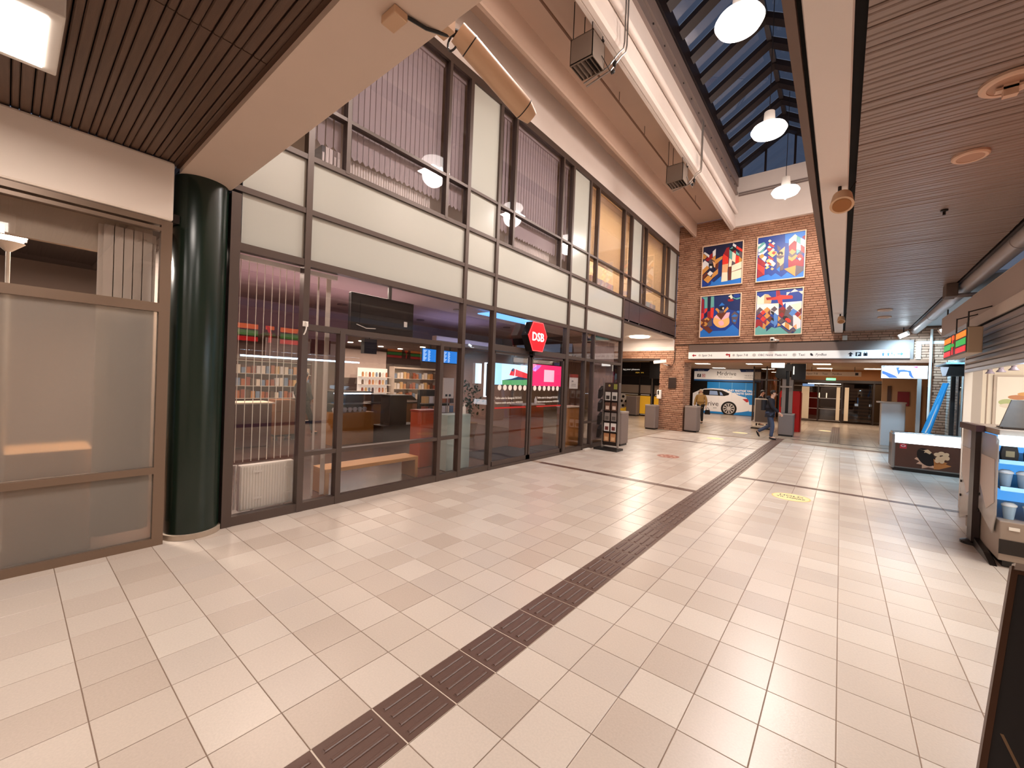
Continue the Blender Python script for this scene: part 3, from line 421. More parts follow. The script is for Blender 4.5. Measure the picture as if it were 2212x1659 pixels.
MB().box(-0.285,-0.02,1.42,16.0,3.752,9.7).build('plaster_wall',PLAS,wh)
# ---------------------------------------------------------------- skylight over the hall
sk=S('window_1'); SKM=M('skylight steel','241a19',0.45,0.3); RAIL=M('grey rail','8c7c76',0.45,0.2)
MB().prism([(-3.15,7.26),(-3.08,7.27),(-3.05,7.33),(-3.06,7.62),(-3.15,7.66)],'y',1.42,15.86).build('cove',PLASW,sk)
MB().box(-3.16,-3.10,1.42,15.9,7.60,7.70).build('shadow_slot',SLATB,sk)
MB().box(-3.25,-3.10,1.42,15.9,7.69,9.40).build('well_wall',PLASW,sk)
MB().box(-3.25,-0.28,15.88,16.0,7.33,9.02).build('well_wall',PLASW,sk)
MB().box(-3.1,-0.28,15.86,15.88,7.33,7.62).build('cove',PLASW,sk)
MB().box(-3.25,-0.28,1.3,1.42,7.4,9.6).build('well_wall',PLASW,sk)
for z0,z1,x1 in ((8.43,8.52,-3.03),(8.55,8.70,-3.06),(8.72,9.02,-3.02)): MB().box(-3.10,x1,1.42,15.88,z0,z1).build('rail',RAIL,sk)
for z0,z1 in ((8.36,8.41),(8.44,8.48)): MB().box(-3.0,-0.3,15.85,15.88,z0,z1).build('rail',RAIL,sk)
m=MB()
for i in range(22): m.cyl((-3.03,1.9+i*0.64,8.6),(-3.045,1.9+i*0.64,8.6),0.02,n=6)
m.build('bolt_row',FRD,sk,kind='stuff')
MB().box(-3.12,-2.98,1.42,15.9,9.04,9.42).build('eave_beam',SKM,sk)
MB().box(-0.42,-0.286,1.42,15.9,9.04,9.42).build('eave_beam',SKM,sk)
RX,RZ=-1.65,10.28
MB().box(RX-0.05,RX+0.05,1.42,15.9,RZ-0.12,RZ+0.02).build('ridge_beam',SKM,sk)
ys=[15.82-0.84*i for i in range(18)]
rme=MB().prism([(-3.05,9.40),(-3.05,9.26),(RX,RZ-0.14),(RX,RZ)],'y',-0.13,0.13).mesh('rafter',SKM)
rme2=MB().prism([(-0.36,9.40),(-0.36,9.26),(RX,RZ-0.14),(RX,RZ)],'y',-0.13,0.13).mesh('rafter',SKM)
GLSKY=glass('skylight glass',(0.7,0.75,0.82),1.6)
pme=MB().prism([(-3.05,9.43),(-3.05,9.42),(RX,RZ+0.01),(RX,RZ+0.02)],'y',-0.29,0.29).mesh('roof_pane',GLSKY)
pme2=MB().prism([(-0.36,9.43),(-0.36,9.42),(RX,RZ+0.01),(RX,RZ+0.02)],'y',-0.29,0.29).mesh('roof_pane',GLSKY)
for yy in ys:
    put('rafter',rme,(0,yy,0),sk); put('rafter',rme2,(0,yy,0),sk)
    put('roof_pane',pme,(0,yy-0.42,0),sk); put('roof_pane',pme2,(0,yy-0.42,0),sk)
def zr(x): return 9.42+(RZ-9.42)*(1-abs(x-RX)/1.4)
MB().prism([(-3.0,9.04),(-0.36,9.04),(-0.36,zr(-0.36)-0.05),(RX,RZ-0.05),(-3.0,zr(-3.0)-0.05)],'y',15.93,15.94).build('gable_pane',GLSKY,sk)
for x in (-2.95,-2.24,-1.42,-0.75): MB().box(x-0.03,x+0.03,15.88,15.95,9.03,zr(x)-0.02).build('gable_mullion',SKM,sk)
# ---------------------------------------------------------------- brick end wall
BR=cell_mat('brick',['a67a62','ae8268','9e725a','b48a70','a87e64','966a52'],(0.238,0.3,0.0745),(-20.03,0.05,-0.02),rough=0.75,speck=0.16,bump=0.35,spec=0.3)
MORT=M('mortar','75543f',0.9)
wb=S('wall_back')
def core(x0,x1,y0,y1,z0,z1): MB().box(x0,x1,y0,y1,z0,z1).build('mortar_core',MORT,wb)
ZO=2.70
core(-5.52,-4.62,16.02,16.9,0,ZO); core(-9.5,2.3,16.02,16.35,ZO,3.54); core(-4.99,-0.02,16.02,16.35,3.54,7.75); core(1.95,3.3,16.02,16.35,0,ZO); core(-0.02,2.3,16.02,16.35,3.54,3.7)
bricks=[]
def brickface(x0,x1,z0,z1):
    n0=int(round(z0/0.0745)); n1=int(round(z1/0.0745))
    for k in range(n0,n1):
        z=k*0.0745; off=(0.119 if k%2 else 0)+0.04*((k*7)%3)
        x=x0-off
        while x<x1:
            a,b=max(x,x0),min(x+0.228,x1)
            if b-a>0.03: bricks.append((a,b,z+0.006,z+0.0655))
            x+=0.238
brickface(-5.52,-4.62,0,ZO); brickface(-9.4,-4.98,ZO,3.54); brickface(-4.985,-0.03,ZO+0.55,7.75); brickface(-4.96,-4.45,ZO,ZO+0.55); brickface(-0.03,1.50,3.24,3.56); brickface(1.5,2.2,ZO,3.56); brickface(1.95,3.2,0,ZO)
bricks.sort(key=lambda b:(seen((b[0]+b[1])/2,16,(b[2]+b[3])/2) or 99))
bf=MB()
def brick(mb,b):
    d=random.choice((0,0.003,0.006,-0.002)); y=16.0-d; c=0.003
    P=[(b[0],b[2]),(b[1],b[2]),(b[1],b[3]),(b[0],b[3])]; Q=[(b[0]+c,b[2]+c),(b[1]-c,b[2]+c),(b[1]-c,b[3]-c),(b[0]+c,b[3]-c)]
    mb.add([(u,16.022,v) for u,v in P]+[(u,y+c,v) for u,v in P]+[(u,y,v) for u,v in Q],
      [(0,1,5,4),(1,2,6,5),(2,3,7,6),(3,0,4,7),(4,5,9,8),(5,6,10,9),(6,7,11,10),(7,4,8,11),(8,9,10,11)])
bme={}
for i,b in enumerate(bricks):
    if i<300:
        k=round(b[1]-b[0],3)
        if k not in bme:
            mb=MB(); brick(mb,(0,k,0,b[3]-b[2])); mb.v=[(p[0],p[1]-16.0,p[2]) for p in mb.v]; bme[k]=mb.mesh('brick',BR)
        put('brick',bme[k],(b[0],16.0+random.choice((0,-0.002,0.002)),b[2]),wb)
    else: brick(bf,b)
bf.build('brick_field',BR,wb,kind='stuff',fix=False)
sf=MB()
for k in range(36):
    z=k*0.0745; y=16.0-(0.119 if k%2 else 0)
    while y<16.9:
        a,b=max(y,16.002),min(y+0.228,16.9); 
        if b-a>0.03: sf.box(-4.625,-4.608,a,b,z+0.006,z+0.0655)
        y+=0.238
sf.build('brick_return',BR,wb,kind='stuff')
LINT=M('lintel steel','6e5a50',0.5,0.2)
MB().box(-4.45,1.55,15.93,16.02,2.97,3.24).build('lintel',LINT,wb)
MB().box(-4.60,1.95,15.95,16.3,2.60,2.70).build('lintel',M('lintel wood','8a5a3e',0.5),wb)
MB().box(-4.45,1.55,15.94,16.02,2.70,2.97).build('lintel',LINT,wb)
MB().box(-9.4,-5.52,15.97,16.3,2.66,2.74).build('lintel',FRD,wb)
# ---------------------------------------------------------------- curtain wall of the travel shop
XF=-4.985
wl=S('wall_left')
FP=M('frosted panel','b9b9b0',0.16,noise=0.03,nscale=1.5,spec=0.6)
FPD=M('fascia panel','463a3a',0.25,noise=0.05,nscale=2)
def mull(y,z0,z1,wd=0.07,d0=-0.075,d1=0.035,mat=FR,name='mullion'): MB().box(XF+d0,XF+d1,y-wd/2,y+wd/2,z0,z1).build(name,mat,wl)
def trans(z,y0,y1,h=0.06,d0=-0.075,d1=0.03,mat=FR,name='transom'): MB().box(XF+d0,XF+d1,y0,y1,z-h/2,z+h/2).build(name,mat,wl)
FULL=[2.21,4.805,5.575,8.155,8.98]
mull(1.47,0,3.5,0.09)
for y in FULL: mull(y,0 if y<6 else (2.95 if y>8 else 0),6.66)
mull(2.68,0,2.20); mull(4.345,0,2.20); mull(8.14,0,2.95,0.12); mull(9.02,0,2.95); mull(9.46,0,2.95,0.05); mull(11.15,0,4.2,0.08)
UP=[2.67,4.325,6.02,7.71,9.43,11.03,11.58,12.375,12.745,14.46,14.94,15.80]
for y in UP: mull(y,4.19,6.66,0.055 if y not in (11.58,12.375,14.94,15.8) else 0.065)
for y,w_ in ((0,0),): pass
trans(0.05,1.43,5.6,0.10); trans(0.05,8.1,11.19,0.10); trans(0.025,5.6,8.1,0.05)
trans(0.68,2.22,4.80,0.05); trans(0.68,9.03,11.15,0.05)
trans(2.20,2.22,4.80,0.07); trans(2.26,5.58,8.14,0.11); trans(2.25,8.15,11.15,0.07)
trans(2.955,1.43,11.19,0.08); trans(3.56,1.43,11.19,0.06); trans(4.19,1.43,15.9,0.06)
trans(4.86,1.5,15.9,0.045); trans(6.72,1.43,15.98,0.14)
trans(3.52,11.15,15.98,0.05,mat=FRD)
MB().box(XF-0.12,XF,1.42,16.0,6.785,7.75).build('fascia',PLASW,wl)
for a,b in ((1.5,2.21),(2.21,4.805),(4.805,5.575),(5.575,8.155),(8.155,8.98),(8.98,11.15)):
    MB().box(XF-0.03,XF-0.01,a+0.034,b-0.034,2.99,3.535).build('frosted_panel',FP,wl)
    MB().box(XF-0.03,XF-0.01,a+0.034,b-0.034,3.585,4.165).build('frosted_panel',FP,wl)
for a,b in ((4.805,5.575),(8.155,8.98),(11.58,12.375),(14.94,15.80)):
    MB().box(XF-0.03,XF-0.01,a+0.034,b-0.034,4.215,6.655).build('frosted_panel',FP,wl)
for a,b in ((11.19,11.6),(11.62,12.4),(12.42,14.4),(14.42,15.97)): MB().box(XF-0.03,XF-0.005,a,b,3.545,4.165).build('fascia_panel',FPD,wl)
GL=glass('shop glass',(0.93,0.92,0.92),1.35)
for a,b,z0,z1 in ((1.5,2.21,0.1,2.92),(2.21,2.68,0.1,0.66),(2.68,4.345,0.1,0.66),(4.345,4.805,0.1,0.66),(2.21,2.68,0.7,2.17),(2.68,4.345,0.7,2.17),(4.345,4.805,0.7,2.17),(2.21,4.805,2.23,2.92),
    (4.805,5.575,0.1,2.92),(5.575,8.14,2.31,2.92),(8.18,9.02,0.1,2.22),(8.18,9.02,2.28,2.92),(9.02,9.46,0.1,0.66),(9.46,11.15,0.1,0.66),(9.02,9.46,0.7,2.22),(9.46,11.15,0.7,2.22),(9.02,9.46,2.28,2.92),(9.46,11.15,2.28,2.92)):
    MB().box(XF-0.022,XF-0.012,a+0.03,b-0.03,z0,z1).build('glass_pane',GL,wl)
# the return of the corner
MB().box(-9.0,XF-0.04,11.11,11.19,2.9,4.2).build('fascia',FPD,wl)
for x in (-5.9,-7.0): MB().box(x-0.03,x+0.03,11.11,11.19,0,2.95).build('mullion',FRD,wl)
for a,b in ((-5.87,-5.06),(-6.97,-5.93),(-9.0,-7.03)): MB().box(a,b,11.145,11.155,0.05,2.9).build('glass_pane',GL,wl)
# overhang beyond the corner
ov=S('trim_3')
MB().box(-9.4,XF-0.005,11.2,15.99,3.51,3.60).build('soffit',PLASW,ov)
MB().prism([(15.75,3.51),(15.82,3.46),(15.90,3.36),(15.97,3.20),(15.99,3.05),(16.0,3.05),(16.0,3.51)],'x',-9.4,XF-0.02).build('cove',PLASW,ov)
# door of the shop
d1=S('door_1')
for a,b in ((5.62,6.76),(6.80,8.06)):
    lf=MB(); 
    lf.box(XF-0.035,XF+0.005,a,a+0.045,0.05,2.20).box(XF-0.035,XF+0.005,b-0.045,b,0.05,2.20).box(XF-0.035,XF+0.005,a,b,0.05,0.14).box(XF-0.035,XF+0.005,a,b,2.15,2.20)
    lf.build('door_leaf_frame',FR,d1)
    MB().box(XF-0.02,XF-0.012,a+0.045,b-0.045,0.14,2.15).build('glass_pane',GL,d1)
WHT=M('white vinyl','efe6dc',0.5)
for a,n,b in ((5.80,6,6.74),(6.93,6,7.98)):
    for i in range(n):
        y=a+(b-a)*i/n
        MB().lathe([(0.0,0),(0.055,0),(0.055,0.003),(0,0.003)],-4.974,y,14,axis='x',cz=1.52).build('glass_dot',WHT,d1)
for (y,al) in ((5.68,'LEFT'),(7.02,'LEFT')):
    text('Telefon uden for åbningstid 70131415',WHT,d1,(-4.973,y,1.30),(0,1,0),(0,0,1),0.062,align=al,sx=0.85)
    text('Telephone outside opening hours +4570131415',WHT,d1,(-4.973,y,1.215),(0,1,0),(0,0,1),0.055,align=al,sx=0.8)
    MB().box(-4.974,-4.972,y,y+0.95,1.12,1.15).build('red_band',M('red vinyl','b0231c',0.5),d1)
# upper windows with blinds and the rooms behind
BL=M('blind fabric','d2c6c4',0.8,noise=0.06,nscale=4,transl=0.3); BLC=M('roller fabric','e8d8bc',0.8,noise=0.05,nscale=3,transl=0.5)
GLU=glass('office glass',(0.9,0.88,0.9),1.3)
RADW=M('radiator enamel','e9e2d6',0.45)
bays=[(2.21,2.67,4.325,4.805),(5.575,6.02,7.71,8.155),(8.98,9.43,11.03,11.58),(12.375,12.745,14.46,14.94)]
bsl=MB().box(-0.004,0.004,-0.040,0.040,0,1.83).mesh('blind_slat',BL)
for wi,bay in enumerate(bays):
    W=S('window_%d'%(wi+2),(XF,bay[0],4.2))
    for j in range(3):
        a,b=bay[j]+0.028,bay[j+1]-0.028
        MB().box(XF-0.02,XF-0.012,a,b,4.885,6.65).build('glass_pane',GLU,W); MB().box(XF-0.02,XF-0.012,a,b,4.22,4.837).build('glass_pane',GLU,W)
        if wi<2:
            n=max(2,int((b-a)/0.083))
            MB().box(XF-0.16,XF-0.10,a,b,6.60,6.66).build('blind_rail',BL,W)
            for i in range(n):
                o=put('blind_slat',bsl,(XF-0.13,a+0.045+(b-a-0.09)*i/(n-1),4.78),W); o.rotation_euler=(0,0,0.10)
            for i in range(n):
                y=a+0.045+(b-a-0.09)*i/(n-1)
                MB().prism([(y-0.045,4.84),(y+0.045,4.80),(y+0.045,4.52-0.02*(i%2)),(y,4.47),(y-0.045,4.52)],'x',XF-0.125,XF-0.12).build('blind_hem',BL,W)
        else:
            MB().box(XF-0.13,XF-0.12,a-0.02,b+0.02,4.80,6.66).build('roller_blind',BLC,W)
    if True:
        r=MB(); a,b=bay[1]+0.1,bay[2]-0.15; r.box(XF-0.28,XF-0.20,a,b,4.20,4.50)
        for i in range(int((b-a)/0.04)): r.box(XF-0.20,XF-0.185,a+0.04*i,a+0.04*i+0.024,4.22,4.49)
        r.build('radiator_panel',RADW,W)
    MB().box(XF-0.02,XF-0.005,bay[0]+0.02,bay[3]-0.02,6.655,6.66).build('head_strip',FRD,W)
OFFW=M('office wall','cdb79c',0.85,noise=0.03,nscale=2)
of=S('wall_office')
MB().box(-8.2,-8.1,1.4,16,4.2,6.9).build('plaster_wall',OFFW,of)
MB().box(-8.1,XF-0.05,1.3,16,4.10,4.18).build('office_floor',M('office carpet','5b4b44',0.9),of)
MB().box(-8.1,XF-0.05,1.3,16,6.80,6.88).build('office_ceiling',OFFW,of)
for y in (1.36,8.56,12.0,15.95): MB().box(-8.1,XF-0.08,y-0.04,y+0.04,4.18,6.8).build('partition',OFFW,of)
# ---------------------------------------------------------------- nearer shop front on the left
XS=-4.88
ws=S('wall_side_left')
MB().box(-5.3,-4.86,-4.0,0.945,3.005,3.545).build('plaster_band',M('band plaster','efdfd0',0.7,noise=0.04,nscale=3,bump=0.06,bscale=140),ws,bevel=0.02)
FRN=M('bronze frame','7a6453',0.4,0.3)
def sb(a,b,z0,z1,nm='frame_bar',d=0.0): MB().box(XS-0.07,XS+d,a,b,z0,z1).build(nm,FRN,ws)
sb(0.865,0.945,0,3.0); sb(-4,0.865,2.95,3.0,d=0.01); sb(-4,0.865,2.90,2.93); sb(-4,0.865,2.16,2.24); sb(-4,0.865,0.67,0.73); sb(-4,0.865,0.0,0.07)
sb(-2.3,-2.22,0,3.0)
FG=frosted('frosted glass','cfc4b8',0.72)
for a,b in ((-2.22,0.865),(-4,-2.3)):
    MB().box(XS-0.045,XS-0.033,a,b,0.07,0.67).build('frosted_pane',FG,ws); MB().box(XS-0.045,XS-0.033,a,b,0.73,2.16).build('frosted_pane',FG,ws)
    MB().box(XS-0.045,XS-0.037,a,b,2.24,2.90).build('glass_pane',GL,ws)
MB().box(-8.6,-8.5,-4,1.5,0,3.3).build('plaster_wall',M('side room wall','77655a',0.85),ws)
MB().box(-8.6,-5.0,0.99,1.04,0,3.3).build('plaster_wall',M('side room wall 2','8f7d70',0.85),ws)
MB().box(-8.6,-4.95,-4,1.2,3.02,3.10).build('room_ceiling',M('side room ceiling','2b201b',0.7),ws)
MB().box(-8.6,-4.95,-4,1.2,-0.1,-0.005).build('room_floor',M('side room floor','6a4a3a',0.6),ws)
MB().box(-5.22,-5.16,-4,0.85,2.66,2.96).build('pelmet',M('pelmet','b9a794',0.7),ws)

for nm,bx in (('wall_behind',(-5.0,1.6,-4.1,-4.0,0,3.6)),('wall_right_near',(1.51,1.61,-4.0,2.79,0,3.6))): MB().box(*bx).build(nm,PLAS,kind='structure')
# ================================================================ THINGS
WH=M('white paint','ece4da',0.5); BK=M('black plastic','14100f',0.35); DK=M('dark steel','2a2422',0.4,0.4); STEEL=M('brushed steel','a79f98',0.32,0.8)
REDM=M('red','c01812',0.4); CREAM=M('cream','e8d6bd',0.6); GREYB=M('bin aggregate','7d6d66',0.75,noise=0.15,nscale=60,bump=0.1)
SCRW=M('screen white','ffffff',0.3,emit='e8f2ff',es=1.6)
# column
c=T('column','dark green round column between the left shop front and the tall glass wall','column',(-5.06,1.2,0))
GRN=M('green enamel','14231a',0.24,spec=0.5)
MB().lathe([(0.222,0.05),(0.222,3.50),(0.20,3.52)],-5.06,1.2,40).build('shaft',GRN,c,smooth=True)
MB().lathe([(0.243,0.0015),(0.243,0.05),(0.222,0.052)],-5.06,1.2,40).build('base_ring',M('column base','a89684',0.6,noise=0.1,nscale=20),c,smooth=True)
# square ceiling light
PANEL=M('light panel','ffffff',0.5,emit='fff2e8',es=9)
t=T('ceiling_light','square white ceiling light on the dark slatted ceiling by the camera','light',(-3.52,-0.18,3.43))
ho=MB().box(-3.86,-3.18,-0.52,0.16,3.43,3.552).build('housing',WH,t,bevel=0.008)
MB().box(-3.80,-3.24,-0.46,0.10,3.422,3.43).build('diffuser',PANEL,ho)
for (x,y) in SQUARES[1:]:
    dup(t,(x,y,3.43),{(-1.15,-0.30):'square ceiling light nearer the hall beam, out of the picture to the right',(-3.65,-3.0):'square ceiling light behind the camera over the left shop front',(-1.15,-3.0):'square ceiling light behind the camera over the passage'}[(x,y)])
# pendants
GLOW=M('pendant opal','ffffff',0.4,emit='fff3ea',es=5)
pl=['pendant lamp behind the beam, nearest the entrance end of the skylight','largest looking pendant lamp of the three seen in the skylight','middle pendant lamp of the three under the skylight','farthest pendant lamp of the three, before the brick wall']
t=T('pendant_lamp',pl[0],'lamp',(PENDANTS[0][0],PENDANTS[0][1],7.2),group='pendant lamps under the skylight')
x,y=PENDANTS[0]
MB().cyl((x,y,7.72),(x,y,10.15),0.008,n=6).build('cord',DK,t)
MB().lathe([(0.05,7.74),(0.10,7.72),(0.115,7.50),(0.115,7.40)],x,y,20).build('neck',M('lamp neck','d8d2cc',0.3),t,smooth=True)
MB().lathe([(0.02,7.17),(0.16,7.19),(0.30,7.25),(0.345,7.33),(0.31,7.39),(0.115,7.42)],x,y,32).build('shade',GLOW,t,smooth=True)
MB().lathe([(0.012,7.10),(0.028,7.12),(0.028,7.15),(0.012,7.18)],x,y,10).build('finial',WH,[o for o in t.children if o.name.startswith('shade')][0],smooth=True)
for i in (1,2,3): dup(t,(PENDANTS[i][0],PENDANTS[i][1],7.2),pl[i])
# fan heaters under the roof
HM=M('heater sheet','77675b',0.5,0.3); HMD=M('heater void','1d120d',0.8)
def heater(cx,cy,lab):
    z0,z1=6.72,7.13; a=0.20
    t=T('fan_heater',lab,'heater',(cx,cy,z0),group='fan heaters under the roof')
    m=MB(); m.box(cx-a,cx+a,cy-a,cy-a+0.012,z0,z1).box(cx-a,cx+a,cy+a-0.012,cy+a,z0,z1).box(cx-a,cx-a+0.012,cy-a,cy+a,z0,z1).box(cx+a-0.012,cx+a,cy-a,cy+a,z0,z1).box(cx-a,cx+a,cy-a,cy+a,z1-0.01,z1)
    cs=m.build('casing',HM,t); MB().box(cx-a+0.02,cx+a-0.02,cy-a+0.02,cy+a-0.02,z0+0.06,z0+0.07).build('dark_core',HMD,cs)
    for i in range(5):
        R=Matrix.Rotation(0.5 if i<3 else -0.15,3,'Y')
        MB().obox((cx-0.14+i*0.07,cy,z0+0.02),0.008,0.36,0.06,R).build('louvre',HM,cs)
    MB().box(cx-a,cx+a,cy-a-0.0,cy-a+0.03,z0-0.004,z0+0.02).build('rim',HM,cs)
    for sx in (-1,1):
        for sy in (-1,1): MB().cyl((cx+sx*0.17,cy+sy*0.17,z1),(cx+sx*0.17,cy+sy*0.17,7.75),0.008,n=6).build('hanger',DK,t)
    MB().box(cx-a-0.02,cx+a+0.02,cy+0.1,cy+0.14,z1,z1+0.03).build('bracket',DK,t)
    m=MB()
    for d in (0,0.09): m.tube([(cx+a-0.42,cy+0.30+d,6.75),(cx+a+0.02,cy+0.30+d,6.83),(-3.02,cy+0.42+d,7.08),(-2.955,cy+0.45+d,7.14),(-2.945,cy+0.46+d,7.25),(-2.945,cy+0.46+d,8.42)],0.014)
    m.build('heating_pipe',STEEL,t,smooth=True)
    MB().sph((cx+a+0.12,cy+0.33,6.86),0.035,0.03,0.05).sph((cx+a+0.06,cy+0.40,6.80),0.035,0.03,0.035).build('valve',DK,t,smooth=True)
    MB().tube([(cx+a,cy+0.1,6.9),(cx+a+0.05,cy+0.2,6.78),(cx+a+0.10,cy+0.28,6.66),(cx+a+0.15,cy+0.3,6.75),(cx+a+0.13,cy+0.3,6.95)],0.006,6).build('cable',DK,t,smooth=True)
heater(-3.36,5.77,'near grey fan heater with louvres hanging below the roof beam'); heater(-3.37,10.42,'far grey fan heater with louvres hanging below the roof')
t=T('ceiling_pipe','thin brown pipe on hangers along the roof between the beams','pipe',(-3.85,8.0,7.5))
MB().cyl((-3.80,1.45,7.52),(-3.80,14.2,7.52),0.020,n=8).build('pipe',M('pipe brown','6d4c37',0.5),t,smooth=True)
for y in (4.0,7.9,9.3,11.5,13.6): MB().cyl((-3.80,y,7.52),(-3.80,y,7.75),0.006,n=6).build('hanger',DK,t)
t=tag(MB().cyl((-3.035,1.45,7.80),(-3.035,15.8,7.80),0.062,n=20).build('round_duct',PLASW,smooth=True),'long white round duct along the foot of the skylight well','duct')
# cylinder wall washer hanging from the cross beam
t=T('cylinder_spotlight','long cream cylinder lamp hanging from the beam with coiled black cable','lamp',(-1.75,1.50,3.5))
P0=Vector((-1.69,1.56,3.53)); P1=Vector((-1.55,1.99,3.29))
dv=(P1-P0).normalized(); CYM=M('lamp cream','d2ae8e',0.38,0.1)
def along(k): return P0+dv*k
LL=(P1-P0).length
MB().cyl(along(0.04),along(LL-0.05),0.062,n=28).build('body',CYM,t,smooth=True)
MB().cyl(along(-0.05),along(0.035),0.056,0.062,n=28).build('rear_cap',CYM,t,smooth=True)
MB().cyl(along(LL-0.045),along(LL+0.02),0.062,0.040,n=28).build('front_cap',CYM,t,smooth=True)
for k in (0.037,LL-0.048): MB().cyl(along(k-0.003),along(k+0.003),0.0632,n=28).build('joint_ring',DK,t,smooth=True)
MB().cyl((-1.72,1.44,3.53),(-1.69,1.57,3.56),0.016,n=8).build('bracket_arm',DK,t,smooth=True)
MB().box(-1.76,-1.67,1.42,1.47,3.50,3.58).build('mount',CYM,t)
MB().tube([(-1.70+0.045*math.cos(a)-0.05,1.53,3.53+0.045*math.sin(a)) for a in [i*0.5 for i in range(27)]],0.006,6).build('cable',BK,t,smooth=True)
MB().tube([(-1.80,1.21,3.49),(-1.76,1.35,3.485),(-1.72,1.45,3.50),(-1.70,1.53,3.54)],0.009,6).build('cable',BK,t,smooth=True)
tag(MB().box(-1.90,-1.78,1.17,1.25,3.455,3.498).build('junction_box',CYM,bevel=0.006),'small cream junction box under the beam feeding the cylinder lamp','box')
# round speakers on the long beam and fittings in the slatted ceiling
def speaker(cx,cy,cz,r,lab):
    t=T('round_speaker',lab,'speaker',(cx,cy,cz),group='round speakers on the long beam')
    SPM=M('speaker cream','d8b592',0.5); SPG=M('speaker grille','a06a38',0.7)
    R=Matrix.Rotation(0,3,'X')
    a=Vector((cx,cy-0.05,cz+0.02)); d=Vector((0.0,-0.55,-0.83)).normalized()
    bo=MB().cyl(a-d*0.07,a+d*0.05,r*0.82,r,n=26).build('body',SPM,t,smooth=True)
    MB().cyl(a+d*0.05,a+d*0.055,r*0.78,n=26).build('grille',SPG,bo,smooth=True)
    MB().cyl((cx-0.02,cy+0.02,cz+0.09),(cx-0.02,cy+0.04,3.50),0.014,n=8).build('bracket',DK,t)
    MB().tube([(cx+0.03,cy+0.02,cz+0.08),(cx+0.05,cy+0.03,3.45),(cx+0.09,cy+0.05,3.52)],0.006,6).build('cable',DK,t)
speaker(-0.05,4.60,3.31,0.085,'cream round speaker under the long white beam, the nearer one'); speaker(-0.05,12.1,3.33,0.075,'small cream round speaker near the far end of the long beam')
CFIT=M('ceiling fitting','d9b8a0',0.5); CFG=M('fitting grille','b5907a',0.7)
fits=[(0.72,3.71,0.13,'round pale ceiling fitting with a hanging bracket at the right edge'),(0.72,4.674,0.105,'round pale ceiling loudspeaker second nearest in the slatted ceiling'),(0.70,12.19,0.13,'small pale round downlight far along the slatted ceiling'),(0.76,13.3,0.13,'small pale round downlight farthest along the slatted ceiling')]
for i,(x,y,r,lab) in enumerate(fits):
    t=T('ceiling_fitting',lab,'ceiling fitting',(x,y,3.52),group='round fittings in the slatted ceiling')
    MB().lathe([(r,3.552),(r,3.535),(r*0.9,3.525),(r*0.74,3.526),(r*0.74,3.552)],x,y,28).build('ring',CFIT,t,smooth=True)
    MB().lathe([(r*0.74,3.540),(r*0.74,3.530),(0.01,3.528)],x,y,28).build('grille',CFG,t,smooth=True)
    if i==0: MB().box(x-0.03,x+0.03,y-0.02,y+0.02,3.46,3.53).box(x-0.06,x+0.06,y-0.02,y+0.02,3.50,3.515).build('bracket',CFIT,t)
t=tag(MB().lathe([(0.03,3.552),(0.03,3.54),(0.012,3.535),(0.012,3.50)],0.75,5.92,10).build('sprinkler',DK),'small dark sprinkler head in the slatted ceiling','sprinkler')
# ---------------------------------------------------------------- paintings on the brick wall
PC={k:M('paint '+k,v,0.45) for k,v in dict(N='0b1138',B='0a3488',L='1f6fc4',D='07235c',r='93121c',R='dd3020',E='dca272',C='f2dcc0',b='672a14',T='62a39c',K='120709',W='dfdcdc',O='c98a40',G='5b4c52',Y='f0b56c',P='f0b3bd',A='4f7fc0').items()}
PK=list(PC); FRM=M('painting frame','e3c3a6',0.45)
plab={1:'upper left square painting of coloured shapes with a cream tower, on brick',2:'upper right square painting with a red and white checked tower, on brick',3:'lower left square painting with a round yellow bowl shape, on brick',4:'lower right square painting with a red cross shape, on brick'}
for k,(x0,x1,z0,z1) in {1:(-4.12,-2.785,5.32,6.83),2:(-2.385,-1.025,5.31,6.84),3:(-4.112,-2.783,3.49,5.02),4:(-2.355,-1.028,3.50,5.02)}.items():
    t=T('painting',plab[k],'painting',((x0+x1)/2,15.95,z0),group='square paintings on the brick wall')
    fw=0.028
    m=MB(); m.box(x0,x1,15.90,15.99,z0,z0+fw).box(x0,x1,15.90,15.99,z1-fw,z1).box(x0,x0+fw,15.90,15.99,z0+fw,z1-fw).box(x1-fw,x1,15.90,15.99,z0+fw,z1-fw)
    m.build('frame',FRM,t)
    bg,pl_=PAINT[k]; m=MB(); a0,a1,b0,b1=x0+fw,x1-fw,z0+fw,z1-fw
    m.box(a0,a1,15.93,15.985,b0,b1,PK.index(bg))
    for i,(cc,pts) in enumerate(pl_):
        y=15.9296-0.0003*i
        m.poly([(a0+u*(a1-a0),y,b0+v*(b1-b0)) for u,v in pts],PK.index(cc))
    m.build('canvas',[PC[q] for q in PK],t,fix=False)
